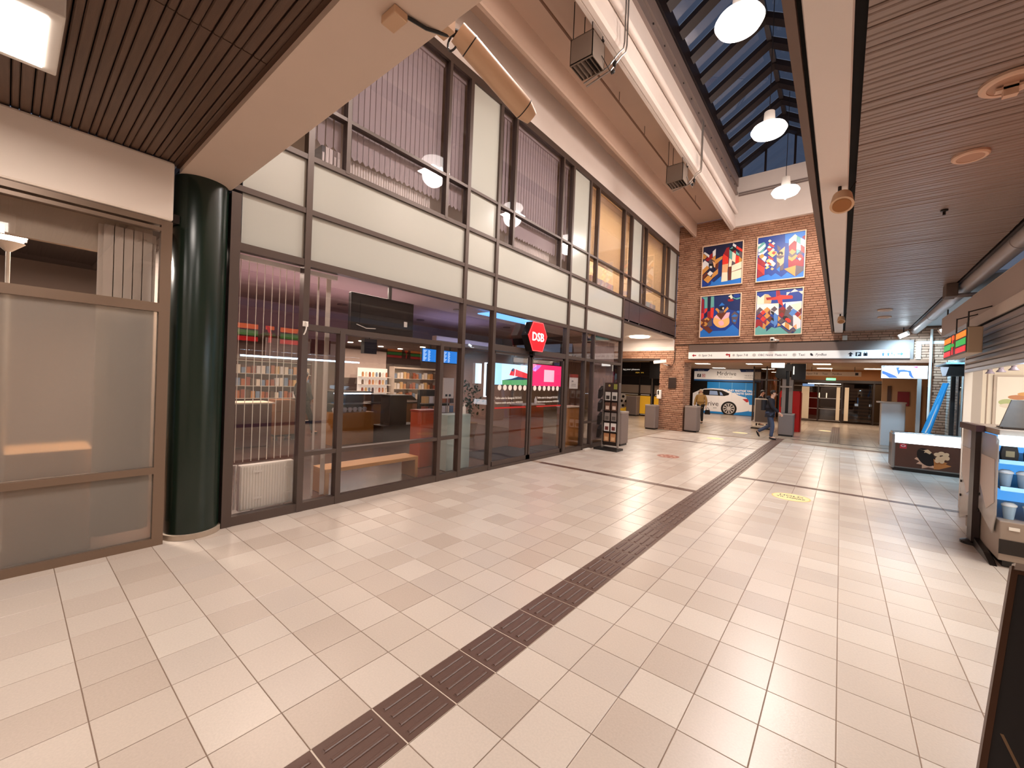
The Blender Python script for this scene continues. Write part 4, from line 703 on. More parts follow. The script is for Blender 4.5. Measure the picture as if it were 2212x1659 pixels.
# security cameras on the brick
t=T('security_camera','small white security camera on the brick below the paintings','camera',(-1.80,15.9,3.25))
bo=MB().box(-1.86,-1.74,15.62,15.82,3.28,3.40).build('body',WH,t,bevel=0.02); MB().box(-1.84,-1.76,15.612,15.62,3.29,3.35).build('lens_window',BK,bo); MB().cyl((-1.72,15.75,3.33),(-1.66,15.99,3.33),0.03,n=10).build('arm',WH,t,smooth=True)
t=T('security_camera','white security camera angled off the corner of the brick pillar','camera',(-5.3,15.7,2.55))
R=Matrix.Rotation(0.55,3,'Z')@Matrix.Rotation(-0.12,3,'Y')
MB().obox((-5.42,15.68,2.60),0.46,0.11,0.12,R).build('body',WH,t,bevel=0.015); MB().cyl((-5.30,15.75,2.52),(-5.22,15.99,2.48),0.025,n=10).build('arm',WH,t,smooth=True)
MB().tube([(-5.22,15.95,2.50),(-5.05,15.96,2.45),(-4.98,15.97,2.6),(-4.96,15.985,3.1),(-4.95,15.99,3.12)],0.012,6).build('cable',DK,t,smooth=True)
t=tag(MB().tube([(-4.95,15.978,3.252),(-1.6,15.978,3.252),(-0.1,15.978,3.27)],0.014,6).build('conduit',DK,smooth=True),'thin dark conduit running along the brick under the paintings','conduit')
tag(MB().box(-0.02,0.10,15.92,15.99,3.28,3.42).build('junction_box',M('grey box','bdb8ae',0.5),bevel=0.01),'small grey junction box at the far end of the long beam','box')
tag(MB().box(-5.16,-4.88,15.955,15.99,1.60,2.02).build('wall_plaque',M('plaque','4b3d36',0.35,0.5),bevel=0.008),'dark metal plaque on the face of the brick pillar','plaque')
t=T('sanitiser_dispenser','white hand sanitiser dispenser on the left corner of the brick pillar','dispenser',(-5.48,15.9,1.2))
bo=MB().box(-5.56,-5.40,15.86,15.98,1.18,1.52).build('body',WH,t,bevel=0.02); MB().box(-5.52,-5.47,15.855,15.862,1.34,1.50).build('window',BK,bo)
# ---------------------------------------------------------------- overhead direction sign
t=T('direction_sign','long white overhead direction sign above the opening in the brick wall','sign',(-1.5,15.9,2.72))
MB().box(-4.44,1.47,15.86,15.93,2.725,2.965).build('sign_face',M('sign white','efe9e2',0.45,emit='fff6ee',es=0.10),t)
SB=M('sign ink','4a4347',0.5); SRD=M('sign red','a51220',0.5); SDK=M('sign dark','15121c',0.5); SGR=M('sign grey','d6cfc8',0.5); SBL=M('sign teal','1c4c66',0.5)
sy=15.857; zc=2.845
def stx(s,x,size=0.105,mat=SB,sh=0): text(s,mat,t,(x,sy,2.81),(1,0,0),(0,0,1),size,sx=0.93,shear=sh)
def flat(pts,mat,name='pictogram'): MB().prism(pts,'y',sy-0.003,sy+0.001).build(name,mat,t)
def rr(x,w,h,mat,dz=0): flat([(x-w,zc+dz-h),(x+w,zc+dz-h),(x+w,zc+dz+h),(x-w,zc+dz+h)],mat)
def disc(x,r,mat,dz=0): MB().lathe([(0,0),(r,0),(r,0.003),(0,0.003)],x,sy-0.003,18,axis='y',cz=zc+dz).build('pictogram',mat,t)
flat([(-4.31,zc),(-4.25,zc+.055),(-4.25,zc+.018),(-4.17,zc+.018),(-4.17,zc-.018),(-4.25,zc-.018),(-4.25,zc-.055)],SRD,'arrow')
disc(-4.05,0.045,SGR); flat([(-4.07,zc+.014),(-4.03,zc+.014),(-4.05,zc-.02)],SDK); stx('Spor 3-6',-3.97)
flat([(-3.20,zc+.02),(-3.14,zc+.07),(-3.14,zc+.04),(-3.05,zc+.04),(-3.05,zc-.06),(-3.09,zc-.06),(-3.09,zc-.002),(-3.14,zc-.002),(-3.14,zc-.03)],SRD,'arrow')
disc(-2.94,0.045,SGR); flat([(-2.96,zc+.02),(-2.92,zc+.02),(-2.93,zc-.02),(-2.95,zc-.02)],SDK); stx('Spor 7-8',-2.85)
disc(-2.32,0.055,SGR); rr(-2.32,0.045,0.009,SB); stx('OBC Nord  Plads H-I',-2.21,0.10,M('sign purple','54304a',0.5))
disc(-1.20,0.055,SGR); flat([(-1.245,zc-.02),(-1.155,zc-.02),(-1.165,zc),(-1.18,zc+.02),(-1.22,zc+.02),(-1.235,zc)],SDK); stx('Taxi',-1.09)
flat([(-0.79,zc+.03),(-0.77,zc+.05),(-0.735,zc+.025),(-0.71,zc-.02),(-0.735,zc-.045),(-0.785,zc-.02)],SDK); stx('FynBus',-0.66,0.105,SB,0.25)
flat([(0.19,zc+.065),(0.255,zc),(0.215,zc),(0.215,zc-.065),(0.165,zc-.065),(0.165,zc),(0.125,zc)],SDK,'arrow')
rr(0.37,0.065,0.06,SDK); text('P',M('sign white ink','f4efe8',0.5),t,(0.335,sy-0.004,2.802),(1,0,0),(0,0,1),0.12,bold=0.003)
rr(0.53,0.045,0.045,SDK,-0.01); rr(0.53,0.014,0.025,SGR,-0.01); rr(0.505,0.008,0.012,SDK,0.055); rr(0.555,0.008,0.012,SDK,0.055)
for x in (0.915,1.025):
    disc(x,0.013,SBL,0.05); flat([(x-.024,zc+.03),(x+.024,zc+.03),(x+.012,zc-.06),(x-.012,zc-.06)],SBL)
rr(0.97,0.004,0.06,SBL)
disc(1.10,0.012,SBL,0.055); flat([(1.085,zc+.035),(1.11,zc+.035),(1.112,zc),(1.15,zc-.005),(1.165,zc-.05),(1.15,zc-.05),(1.14,zc-.015),(1.09,zc-.012)],SBL); MB().tube([(1.105+0.04*math.cos(q),sy-0.002,zc-0.025+0.035*math.sin(q)) for q in [2.2+0.4*i for i in range(11)]],0.005,6).build('pictogram',SBL,t)
flat([(1.34,zc),(1.285,zc+.055),(1.285,zc+.016),(1.21,zc+.016),(1.21,zc-.016),(1.285,zc-.016),(1.285,zc-.055)],SBL,'arrow')
# ---------------------------------------------------------------- yellow floor stickers and mat
YEL=M('sticker yellow','f0c66e',0.45); 
t=T('floor_sticker','yellow oval floor sticker with black lettering right of the tactile strip','sticker',(-0.55,7.75,0))
MB().lathe([(0,0.0006),(0.255,0.0006),(0.25,0.0016),(0,0.0016)],-0.55,7.76,40).build('disc',YEL,t)
MB().lathe([(0.238,0.0017),(0.232,0.0019)],-0.55,7.76,40).build('print',M('sticker pale','f6dda0',0.5),t)
ud=Vector((0.0,1,0)); 
text('HOLD',BK,t,(-0.55,7.80,0.002),(1,0,0),(0,1,0),0.115,align='CENTER',ext=0.0004,bold=0.002); text('TIL HØJRE',BK,t,(-0.55,7.68,0.002),(1,0,0),(0,1,0),0.082,align='CENTER',ext=0.0004,bold=0.002)
t=T('floor_sticker','reddish oval floor sticker left of the tactile strip, in front of the postcard rack','sticker',(-3.15,9.95,0))
MB().lathe([(0,0.0006),(0.25,0.0006),(0.247,0.0016),(0,0.0016)],-3.15,9.95,40).build('disc',M('sticker red','9a5a48',0.5),t)
m=MB()
for i in range(8): 
    a=2*PI*i/8; m.sph((-3.15+0.15*math.cos(a),9.95+0.15*math.sin(a),0.0016),0.035,0.03,0.0006,8,4)
m.build('print',M('sticker tan','d3b09b',0.5),t)
for (x,y,lab) in ((-3.2,14.85,'pale oval floor sticker on the tiles in front of the brick pillar'),(-2.95,17.7,'pale yellow oval floor sticker beyond the opening, left of the walking man'),(-0.45,22.5,'pale yellow oval floor sticker in front of the glass doors')):
    tag(MB().lathe([(0,0.0004),(0.26,0.0004),(0.255,0.0014),(0,0.0014)],x,y,32).build('floor_sticker',M('sticker light','efe2a8',0.5)),lab,'sticker')
tag(MB().box(-4.93,-4.86,9.0,9.3,0.001,0.035).build('door_stop',M('door stop','d9cfc4',0.6),bevel=0.004),'small pale door stop on the floor by the glass wall','door stop')
# ---------------------------------------------------------------- octagonal red sign
t=T('hanging_sign','red eight-sided lit sign with white letters above the glass door','sign',(-4.8,6.7,2.25))
HX=[(6.52,2.845),(6.87,2.845),(6.955,2.74),(7.03,2.60),(7.03,2.54),(6.88,2.265),(6.54,2.265),(6.372,2.54),(6.372,2.60),(6.45,2.74)]
HX=[(6.53,2.845),(6.87,2.855),(7.03,2.59),(6.88,2.265),(6.54,2.265),(6.372,2.565)]
MB().prism(HX,'x',-4.95,-4.79).build('casing',BK,t)
def shr(k): return [(6.70+(y-6.70)*k,2.56+(z-2.56)*k) for y,z in HX]
fc=MB().prism(HX,'x',-4.789,-4.778).build('face',M('sign red lit','d8101c',0.4,emit='e0101c',es=0.75),t)
m=MB(); a=shr(0.985); b=shr(0.955)
for i in range(6):
    j=(i+1)%6; m.poly([(-4.7765,*a[i]),(-4.7765,*a[j]),(-4.7765,*b[j]),(-4.7765,*b[i])])
m.build('outline',M('sign edge','ff7070',0.5,emit='ff6a6a',es=0.8),fc)
text('DSB',M('sign letters lit','ffffff',0.4,emit='fff6e6',es=1.6),fc,(-4.774,6.705,2.475),(0,1,0),(0,0,1),0.235,align='CENTER',bold=0.003,sx=1.0)
MB().cyl((-4.87,6.70,2.18),(-4.87,6.70,2.27),0.03,n=10).build('bracket',DK,t)
MB().box(XF-0.0,-4.86,6.67,6.73,2.20,2.26).build('bracket',DK,t)
# ================================================================ RIGHT SIDE
XR=1.45
wr=S('wall_right')
MB().box(XR+0.02,XR+0.10,2.9,11.3,2.815,3.17).build('fascia_board',M('taupe board','b8a69c',0.6),wr)
MB().box(XR+0.10,2.4,2.9,11.3,3.12,3.17).build('soffit_board',M('dark soffit','4d403a',0.7),wr)
MB().box(XR,XR+0.06,2.9,9.15,2.675,2.815).build('shutter_box',M('pale trim','d5c5b8',0.5),wr)
MB().box(XR+0.02,XR+0.05,2.9,9.10,2.645,2.675).build('shadow_gap',SLATB,wr)
SHM=M('shutter metal','9d938f',0.35,0.55)
for i in range(7):
    z=2.085+i*0.081
    MB().prism([(XR+0.012,z),(XR+0.0,z+0.02),(XR+0.0,z+0.062),(XR+0.016,z+0.079),(XR+0.03,z+0.079),(XR+0.03,z)],'y',2.9,9.08).build('shutter_slat',SHM,wr)
MB().box(XR-0.005,XR+0.045,2.9,9.08,2.045,2.085).build('shutter_rail',M('shutter rail','8a90a0',0.3,0.5),wr)
MB().box(XR+0.0,XR+0.04,9.08,9.12,0,2.82).build('shutter_guide',WH,wr); MB().box(XR+0.02,XR+0.09,9.14,9.24,0,2.82).build('jamb',WH,wr); MB().box(XR+0.09,XR+0.20,9.20,9.24,0,2.4).build('jamb_panel',M('jamb panel','b9aca0',0.5),wr)
CRW=M('shop cream wall','f2e4cf',0.6,noise=0.02,nscale=2)
for nm,bx in (('wall_shop_end',(XR+0.09,4.3,9.36,9.46,0,3.2)),('wall_shop_back',(4.2,4.3,2.9,9.36,0,3.2)),('wall_shop_near',(XR,4.3,2.8,2.9,0,3.2))): MB().box(*bx).build(nm,CRW,kind='structure')
MB().box(XR+0.10,4.3,2.8,9.46,3.2,3.26).build('shop_ceiling',CRW,wr)
for x in (1.73,2.2): MB().box(x-0.005,x+0.005,9.35,9.36,0,3.1).build('wall_seam',M('seam','b09a88',0.6),wr)
# recess wall behind the freezer, pale bricks
BRW=cell_mat('pale brick',['b9bcb8','c6c8c4','a9adaa','cdd0cc'],(0.3,0.238,0.0745),(0,-0.03,-0.02),rough=0.6,speck=0.1,bump=0.3)
wr=S('wall_recess'); MB().box(2.245,2.4,9.5,16.35,0,3.54).build('mortar_core',M('pale mortar','8f9290',0.9),wr)
m=MB()
for k in range(47):
    z=k*0.0745; y=9.6-(0.119 if k%2 else 0)
    while y<16.0:
        a,b=max(y,9.6),min(y+0.228,16.0)
        if b-a>0.03: m.box(2.232+random.random()*0.004,2.246,a,b,z+0.006,z+0.0655)
        y+=0.238
m.build('pale_brick_field',BRW,wr,kind='stuff')
MB().box(XR+0.11,2.24,9.47,9.5,0,3.2).build('partition',M('grey partition','a8a9a7',0.6),wr)
MB().box(1.52,2.24,9.6,15.98,3.62,3.66).build('soffit_board',M('pale soffit','c3c8cc',0.6),wr)
d=S('door_2')
for y in (13.6,15.0): MB().box(2.16,2.24,y-0.05,y+0.05,0,2.35).build('door_frame',BK,d)
MB().box(2.16,2.24,13.55,15.05,2.30,2.42).build('door_frame',BK,d); MB().box(2.20,2.21,13.65,14.95,0.05,2.30).build('glass_pane',GL,d); MB().box(2.185,2.225,14.28,14.34,0.02,2.30).build('door_stile',DK,d)
t=T('awning_box','small dark wedge shaped canopy box over the side door','canopy',(2.0,13.6,2.3))
MB().prism([(13.2,2.34),(14.2,2.40),(14.2,2.34),(13.9,2.16),(13.5,2.16)],'x',1.86,2.16).build('hood',BK,t); MB().box(1.80,2.16,13.1,14.4,2.405,2.44).build('lid',M('canopy blue','8fb6cc',0.4),t)
# duct along the ceiling edge
t=T('ventilation_duct','long grey round duct along the edge of the slatted ceiling over the shutter','duct',(1.56,9,3.4))
DUM=M('duct grey','b3a8a4',0.4,0.4)
MB().cyl((1.56,2.9,3.50),(1.56,15.95,3.50),0.095,n=24).build('duct',DUM,t,smooth=True)
for y in (4.5,7.3,10.2,13.2): 
    MB().lathe([(0.097,-0.02),(0.101,-0.02),(0.101,0.02),(0.097,0.02)],1.56,y,24,axis='y',cz=3.50).build('collar',DUM,t,smooth=True); MB().cyl((1.56,y,3.59),(1.56,y,3.66),0.008,n=6).build('hanger',DK,t)
MB().box(1.44,1.50,2.9,15.95,3.545,3.60).build('edge_strip',FRD,ce)
t=tag(MB().cyl((1.42,9.9,3.36),(2.4,9.9,3.36),0.035,n=12).build('branch_pipe',DUM,smooth=True),'grey branch pipe crossing from the ceiling edge to the fascia above the shutter','pipe')
tag(MB().box(1.30,1.44,9.75,10.05,3.33,3.55).build('pipe_box',M('pipe box','6b5a50',0.6),bevel=0.01),'brown bracket box at the ceiling edge above the lit shop sign','box')
# flood lights
FLG=M('flood lens','ffffff',0.3,emit='e6f5ff',es=14)
for (x,y,z,lab) in ((1.30,15.6,3.36,'white floodlight glaring at the far corner of the slatted ceiling'),(1.60,11.7,3.02,'white floodlight glaring under the duct near the lit shop sign')):
    t=T('flood_light',lab,'floodlight',(x,y,z),group='floodlights under the duct')
    R=Matrix.Rotation(-0.5,3,'Y')
    MB().obox((x,y,z),0.24,0.18,0.10,R).build('housing',WH,t,bevel=0.01); MB().obox((x+0.025,y-0.0,z-0.053),0.20,0.15,0.008,R).build('lens',FLG,t); MB().obox((x-0.02,y-0.092,z-0.01),0.18,0.006,0.06,R).build('side_lens',FLG,t)
    MB().cyl((x,y,z+0.04),(x,y,3.56 if z>3.2 else 3.404),0.012,n=8).build('stem',DK,t)
# white conduit frame and pipe on the end wall
t=T('wall_trunking','white square trunking fixed round the corner of the pale brick wall','trunking',(1.85,15.95,2.7))
MB().box(1.60,1.70,15.95,15.99,2.68,3.20).build('riser',WH,t); MB().box(1.70,2.20,15.96,15.99,3.12,3.20).build('rail',WH,t)
tag(MB().cyl((1.89,15.92,0.02),(1.89,15.92,3.52),0.028,n=12).build('riser_pipe',WH,smooth=True),'white vertical pipe on the pale brick wall behind the freezer','pipe')
# lit shop sign with stripes
ORG=M('lit orange','ff8a30',0.4,emit='ff7a22',es=0.9); GRL=M('lit green','30b050',0.4,emit='2fae4e',es=0.65); RDL=M('lit red','f02030',0.4,emit='f0202c',es=0.9)
def stripes(t,X,ya,yb,z0,z1,seg,seven,s=-1,mats=None):
    ORG_,GRL_,RDL_=mats or (ORG,GRL,RDL)
    H=z1-z0; sg=0.004*s
    def bar(a,b,k,mat):
        zz={0:(0.69,0.93),1:(0.36,0.62),2:(0.07,0.29)}[k]
        MB().box(X,X+sg,a,b,z0+H*zz[0],z0+H*zz[1]).build('lit_stripe',mat,t)
    for a,b in seg:
        bar(a,b,0,ORG_); bar(a,b,1,GRL_); bar(a,b,2,RDL_)
    y=seven; w_=H*0.42
    MB().prism([(y-w_/2,z0+H*.93),(y+w_/2,z0+H*.93),(y+w_/2,z0+H*.74),(y-w_/2,z0+H*.74)],'x',X+sg*1.2,X+sg*2).build('numeral',ORG_,t)
    MB().prism([(y-w_/2,z0+H*.93),(y-w_/2+w_*.34,z0+H*.93),(y+w_*.24,z0+H*.5),(y+w_*.20,z0+H*.07),(y-w_*.20,z0+H*.07),(y-w_*.08,z0+H*.5)],'x',X+sg*2,X+sg*3).build('numeral',RDL_,t)
    text('ELEVEn',GRL_,t,(X+sg*3.5,y+w_*.62,z0+H*.42),(0,-1,0),(0,0,1),H*0.22,bold=0.001)
SGB=M('sign box beige','b39c84',0.5); SGF=M('sign box face','3c332c',0.4)
t=T('shop_sign','hanging lit box sign with orange, green and red stripes by the shutter','sign',(1.27,8.2,2.22))
MB().box(1.205,1.335,7.5,8.95,2.225,2.55).build('casing',SGB,t,bevel=0.01); MB().box(1.198,1.206,7.52,8.93,2.235,2.54).build('face',SGF,t)
stripes(t,1.198,7.5,8.95,2.235,2.54,((7.55,8.10),(8.45,8.90)),8.27)
MB().box(1.23,1.31,7.6,8.85,2.552,2.565).build('top_plate',DK,t)
for y in (7.9,8.6): MB().cyl((1.27,y,2.56),(1.27,y,2.8),0.008,n=6).build('hanger',DK,t)
MB().cyl((1.27,7.9,2.79),(1.50,7.9,2.86),0.008,n=6).cyl((1.27,8.6,2.79),(1.50,8.6,2.86),0.008,n=6).build('hanger',DK,t)
t=T('shop_sign','long lit shop sign with stripes over the shutter, mirrored in the left glass wall','sign',(1.40,4.2,2.36))
MB().box(1.385,1.45,3.25,5.15,2.33,2.86).build('casing',BK,t); stripes(t,1.383,3.3,5.1,2.35,2.84,((3.35,3.93),(4.45,5.1)),4.2,mats=(M('bright orange','ff8a30',0.4,emit='ff6a1a',es=3.2),M('bright green','30b050',0.4,emit='1f9a3e',es=2.0),M('bright red','f02030',0.4,emit='f01420',es=2.8)))
# poster, track spots and counter inside
t=T('burger_poster','large pale poster of burgers on the bright cream wall of the shop','poster',(2.15,9.34,1.2))
MB().box(1.79,2.55,9.33,9.355,1.25,2.03).build('frame',M('poster frame','cbb9a8',0.5),t); MB().box(1.82,2.52,9.325,9.331,1.28,2.0).build('sheet',M('poster sheet','f6ecdc',0.6),t)
m=MB()
for i,(x,z,rx,rz,k) in enumerate(((1.93,1.62,0.09,0.05,1),(1.95,1.57,0.10,0.035,2),(2.03,1.70,0.10,0.035,3),(2.12,1.75,0.10,0.03,0),(2.17,1.60,0.11,0.035,3),(2.17,1.54,0.12,0.03,2),(2.20,1.66,0.10,0.035,0))):
    m.poly([(x+rx*math.cos(q),9.3245-0.0006*i,z+rz*math.sin(q)) for q in [2*PI*j/20 for j in range(20)]],k)
m.build('print',[M('bun','e2a868',0.6),M('salad','b9c28a',0.6),M('plate','e6d8c4',0.6),M('meat','c98a60',0.6)],t,fix=False)
t=T('spot_track','ceiling track with small white spotlights inside the bright shop','spotlights',(2.1,8.2,2.1))
MB().box(1.58,1.62,6.0,9.0,2.16,2.20).build('track',BK,t)
for y in (8.55,8.05,7.55,7.0):
    MB().cyl((1.60,y,2.16),(1.60,y,2.10),0.010,n=8).cyl((1.60,y,2.10),(1.60,y,2.05),0.022,n=12).build('stem',M('spot body','9a8d9a',0.4),t); MB().lathe([(0.022,2.05),(0.045,2.02),(0.045,2.012),(0.0,2.012)],1.60,y,16).build('reflector',MATS['spot body'],t,smooth=True)
t=T('sales_counter','pale sales counter inside the bright shop behind the cooler','counter',(2.0,8.5,0))
MB().box(1.75,2.3,7.8,9.3,0.0,0.98).build('body',CREAM,t); MB().box(1.70,2.35,7.75,9.32,0.98,1.02).build('worktop',WH,t)
# display cooler
t=T('display_cooler','low open display cooler with blue lit shelves at the right edge','cooler',(1.7,6.9,0))
CB=M('cooler body','98877a',0.5,0.1); PLX=glass('plexiglass',(0.80,0.77,0.75),1.8,0.05); PLF=frosted('milky plexiglass','e6dcd4',0.55)
cb=MB().box(1.27,2.15,6.20,7.55,0.07,0.46).build('base',CB,t,bevel=0.01); MB().box(1.31,2.12,6.26,7.5,0,0.07).build('plinth',BK,t)
MB().box(1.27,2.15,7.50,7.55,0.46,1.30).build('back_wall',M('cooler back lit','bfe2ff',0.5,emit='2f8fe0',es=0.85),t)
MB().box(1.26,2.16,6.30,7.56,1.295,1.355).build('top',CB,t,bevel=0.006); MB().box(1.26,2.16,6.22,6.34,1.20,1.30).build('header_lamp',M('cooler lamp','e0f4ff',0.4,emit='bfe6ff',es=2.2),t)
for z,y in ((0.76,6.28),(1.02,6.36)):
    MB().box(1.28,2.14,y,7.50,z,z+0.02).build('shelf',M('cooler shelf','23303c',0.4,0.2),t); MB().box(1.28,2.14,y-0.012,y,z-0.01,z+0.03).build('price_rail',M('price rail','a9d4f5',0.4,emit='6fb8f0',es=0.6),t)
for y0,y1 in ((6.22,6.86),(7.06,7.74)):
    MB().prism([(y0,0.50),(y0+0.02,1.25),(y0+0.12,1.29),(y1,1.29),(y1,0.12 if y1>7.2 else 0.44),(y0+0.1,0.30)],'x',1.244,1.252).build('side_glass',PLF,t)
    MB().prism([(y0+0.05,0.62),(y0+0.09,1.05),(y1-0.05,1.05),(y1-0.05,0.72),((y0+y1)/2,0.50)],'x',1.240,1.2435).build('side_print',M('side print','c2b0a6',0.4),t)
    for z in (0.42,0.60): MB().cyl((1.232,y1-0.04,z),(1.256,y1-0.04,z),0.016,n=8).build('knob',BK,t)
MB().box(1.20,1.262,6.86,7.06,0.05,1.30).build('post',M('cooler post','2a1a17',0.4),t); MB().box(1.19,1.258,6.80,7.60,1.29,1.36).build('post_cap',M('post cap','3a1517',0.4),t); MB().lathe([(0.10,0.001),(0.10,0.03),(0.05,0.05)],1.23,6.96,20).build('foot',BK,t)
MB().prism([(6.2,0.0),(6.9,0.0),(6.9,0.10),(6.45,0.06)],'x',1.22,1.27).build('base_shadow',BK,t)  # black wedge standing in for the curved shadow along the base
MB().box(1.33,1.40,6.192,6.20,0.38,0.41).build('badge',WH,cb)
MB().box(1.27,2.15,6.19,6.20,0.14,0.28).build('vent_grille',DK,cb)
CUPW=M('cup lid','eaf4ff',0.4); CUPB=M('cup body','a5c6e6',0.3); PACK=M('snack pack','3a2f2a',0.5); PKL=M('pack label','b9a07a',0.5)
gi=0
for z,y,xs,kind in ((0.46,6.36,(1.36,1.50,1.64,1.78),'cup'),(0.78,6.42,(1.34,1.46,1.58,1.70,1.82),'cup'),(1.04,6.50,(1.38,1.54,1.70),'pack')):
    for i,x in enumerate(xs):
        nth=['nearest the glass side','second from the glass side','third from the glass side','fourth from the glass side','fifth from the glass side'][i]
        if kind=='cup':
            lv='bottom' if z<0.6 else 'middle'
            q=T('salad_cup','white lidded food cup on the %s shelf of the cooler, %s'%(lv,nth),'food cup',(x,y,z),group='food cups on the %s cooler shelf'%lv)
            MB().lathe([(0.035,z+0.0005),(0.050,z+0.13)],x,y,14).build('cup',CUPB,q,smooth=True); MB().lathe([(0.055,z+0.131),(0.055,z+0.145),(0.03,z+0.165)],x,y,14).build('lid',CUPW,q,smooth=True)
        else:
            q=T('snack_pack','dark snack pack on the top shelf of the cooler, %s'%nth,'snack pack',(x,y,z),group='snack packs on the cooler shelf')
            MB().prism([(x-0.055,z+0.0005),(x+0.055,z+0.0005),(x+0.06,z+0.06),(x+0.045,z+0.15),(x-0.045,z+0.15),(x-0.06,z+0.06)],'y',y,y+0.07).build('pack',PACK,q); MB().box(x-0.03,x+0.03,y-0.003,y,z+0.03,z+0.09).build('label_patch',PKL,q)
t=T('menu_stand','dark slanted menu board standing on top of the cooler','menu board',(1.60,6.6,1.356))
MB().add([(1.30,6.50,1.376),(1.62,6.50,1.376),(1.72,6.62,1.66),(1.40,6.62,1.66),(1.30,6.53,1.376),(1.62,6.53,1.376),(1.72,6.65,1.66),(1.40,6.65,1.66)],[(0,1,2,3),(7,6,5,4),(0,4,5,1),(1,5,6,2),(2,6,7,3),(3,7,4,0)]).build('board',M('menu board','3b2f24',0.4,noise=0.5,nscale=14),t)
MB().box(1.32,1.66,6.48,6.72,1.362,1.375).build('foot',PACK,t)
t=T('potted_plant','small green potted plant behind the menu board in the bright shop','plant',(1.95,8.9,1.021))
MB().lathe([(0.05,1.0205),(0.07,1.13),(0.06,1.13)],1.95,8.9,14).build('pot',M('plant pot','b98a60',0.6),t,smooth=True)
LEAF=M('leaf green','7d9a4a',0.5)
for i in range(14):
    a=i*2.4; el=0.5+0.09*(i%6); L_=0.16+0.02*(i%4)
    b=Vector((1.95,8.9,1.13)); d=Vector((math.cos(a)*math.cos(el),math.sin(a)*math.cos(el),math.sin(el))); sd=d.cross(Vector((0,0,1))).normalized()*0.03
    MB().add([b,b+d*L_*0.5+sd,b+d*L_+Vector((0,0,-0.03)),b+d*L_*0.5-sd],[(0,1,2,3)]).build('leaf',LEAF,t)
# ice cream chest
t=T('ice_cream_freezer','brown ice cream chest freezer with lit top and printed front','freezer',(1.5,12.75,0))
x0,x1,y0,y1=0.93,2.12,12.44,13.10
MB().box(x0,x1,y0,y1,0.07,0.62).build('body',M('freezer shell','8b8580',0.4,0.3),t,bevel=0.02); MB().box(x0+0.03,x1-0.03,y0+0.02,y1-0.02,0.0,0.07).build('plinth',M('freezer plinth','3a3432',0.4,0.5),t)
MB().box(x0,x0+0.05,y0-0.01,y1,0.06,0.80).build('end_panel',STEEL,t,bevel=0.008); MB().box(x1-0.05,x1,y0-0.01,y1,0.06,0.80).build('end_panel',STEEL,t,bevel=0.008)
MB().prism([(y0,0.62),(y0-0.015,0.66),(y0,0.78),(y0+0.06,0.83),(y0+0.10,0.83),(y0+0.10,0.62)],'x',x0+0.05,x1-0.05).build('lit_header',M('freezer light','ffffff',0.4,emit='f2f8ff',es=3.2),t,smooth=False)
MB().box(x0+0.02,x1-0.02,y0+0.10,y1,0.80,0.84).build('glass_lid',glass('freezer glass',(0.85,0.93,1.0),1.6),t); MB().cyl((x0+0.03,y0+0.05,0.845),(x1-0.03,y0+0.05,0.845),0.015,n=10).build('handle_rail',STEEL,t,smooth=True)
fy=y0-0.004; FBR=M('freezer print brown','5b3425',0.45,noise=0.25,nscale=3)
fp=MB().box(x0+0.06,x1-0.06,fy,y0+0.001,0.10,0.62).build('front_print',FBR,t)
def fprint(name,pts,mat,k=1): MB().prism(pts,'y',fy-0.0012*k,fy-0.0012*(k-1)-0.0002).build(name,mat,fp)
def ell(cx,cz,rx,rz,rot=0,n=24): return [(cx+rx*math.cos(a)*math.cos(rot)-rz*math.sin(a)*math.sin(rot),cz+rx*math.cos(a)*math.sin(rot)+rz*math.sin(a)*math.cos(rot)) for a in [2*PI*i/n for i in range(n)]]
CHO=M('chocolate','1d0f0a',0.4); VAN=M('vanilla','e8b98e',0.5); CON=M('cone','c9783a',0.5); MILK=M('cream splash','e0a888',0.5)
fprint('print_splash',[(1.30,0.30),(1.38,0.26),(1.33,0.20),(1.42,0.19),(1.42,0.11),(1.52,0.15),(1.66,0.13),(1.56,0.22),(1.46,0.32),(1.40,0.30),(1.33,0.34)],MILK)
fprint('print_ice_bar',ell(1.475,0.36,0.125,0.20,0.45),CHO,2); fprint('print_swirl',[(1.36,0.52),(1.42,0.50),(1.50,0.53),(1.56,0.47),(1.53,0.43),(1.47,0.46),(1.44,0.45),(1.46,0.49)],VAN,3)
fprint('print_cone',[(1.60,0.32),(1.86,0.22),(1.68,0.13),(1.60,0.12)],CON,2); fprint('print_cone_body',[(1.59,0.34),(1.80,0.28),(1.61,0.12)],CON,3)
for i,(cx,cz,r) in enumerate(((1.64,0.44,0.05),(1.70,0.47,0.05),(1.77,0.45,0.05),(1.66,0.36,0.05),(1.73,0.37,0.055),(1.79,0.38,0.045),(1.71,0.31,0.05),(1.64,0.30,0.04))): fprint('print_scoop',ell(cx,cz,r,r*0.8,0.3*i),VAN,4+i)
fprint('print_badge',[(1.06,0.50),(1.17,0.50),(1.17,0.60),(1.06,0.60)],M('badge red','c8303a',0.5),2)
MB().tube([(1.115+0.035*math.cos(a)*(1.0),fy-0.004,0.56+0.018*math.sin(2*a) if False else 0.56+0.02*math.sin(a)) for a in [0.3*i for i in range(22)]],0.004,6).build('badge_mark',M('badge white','f6e8e4',0.5),t)
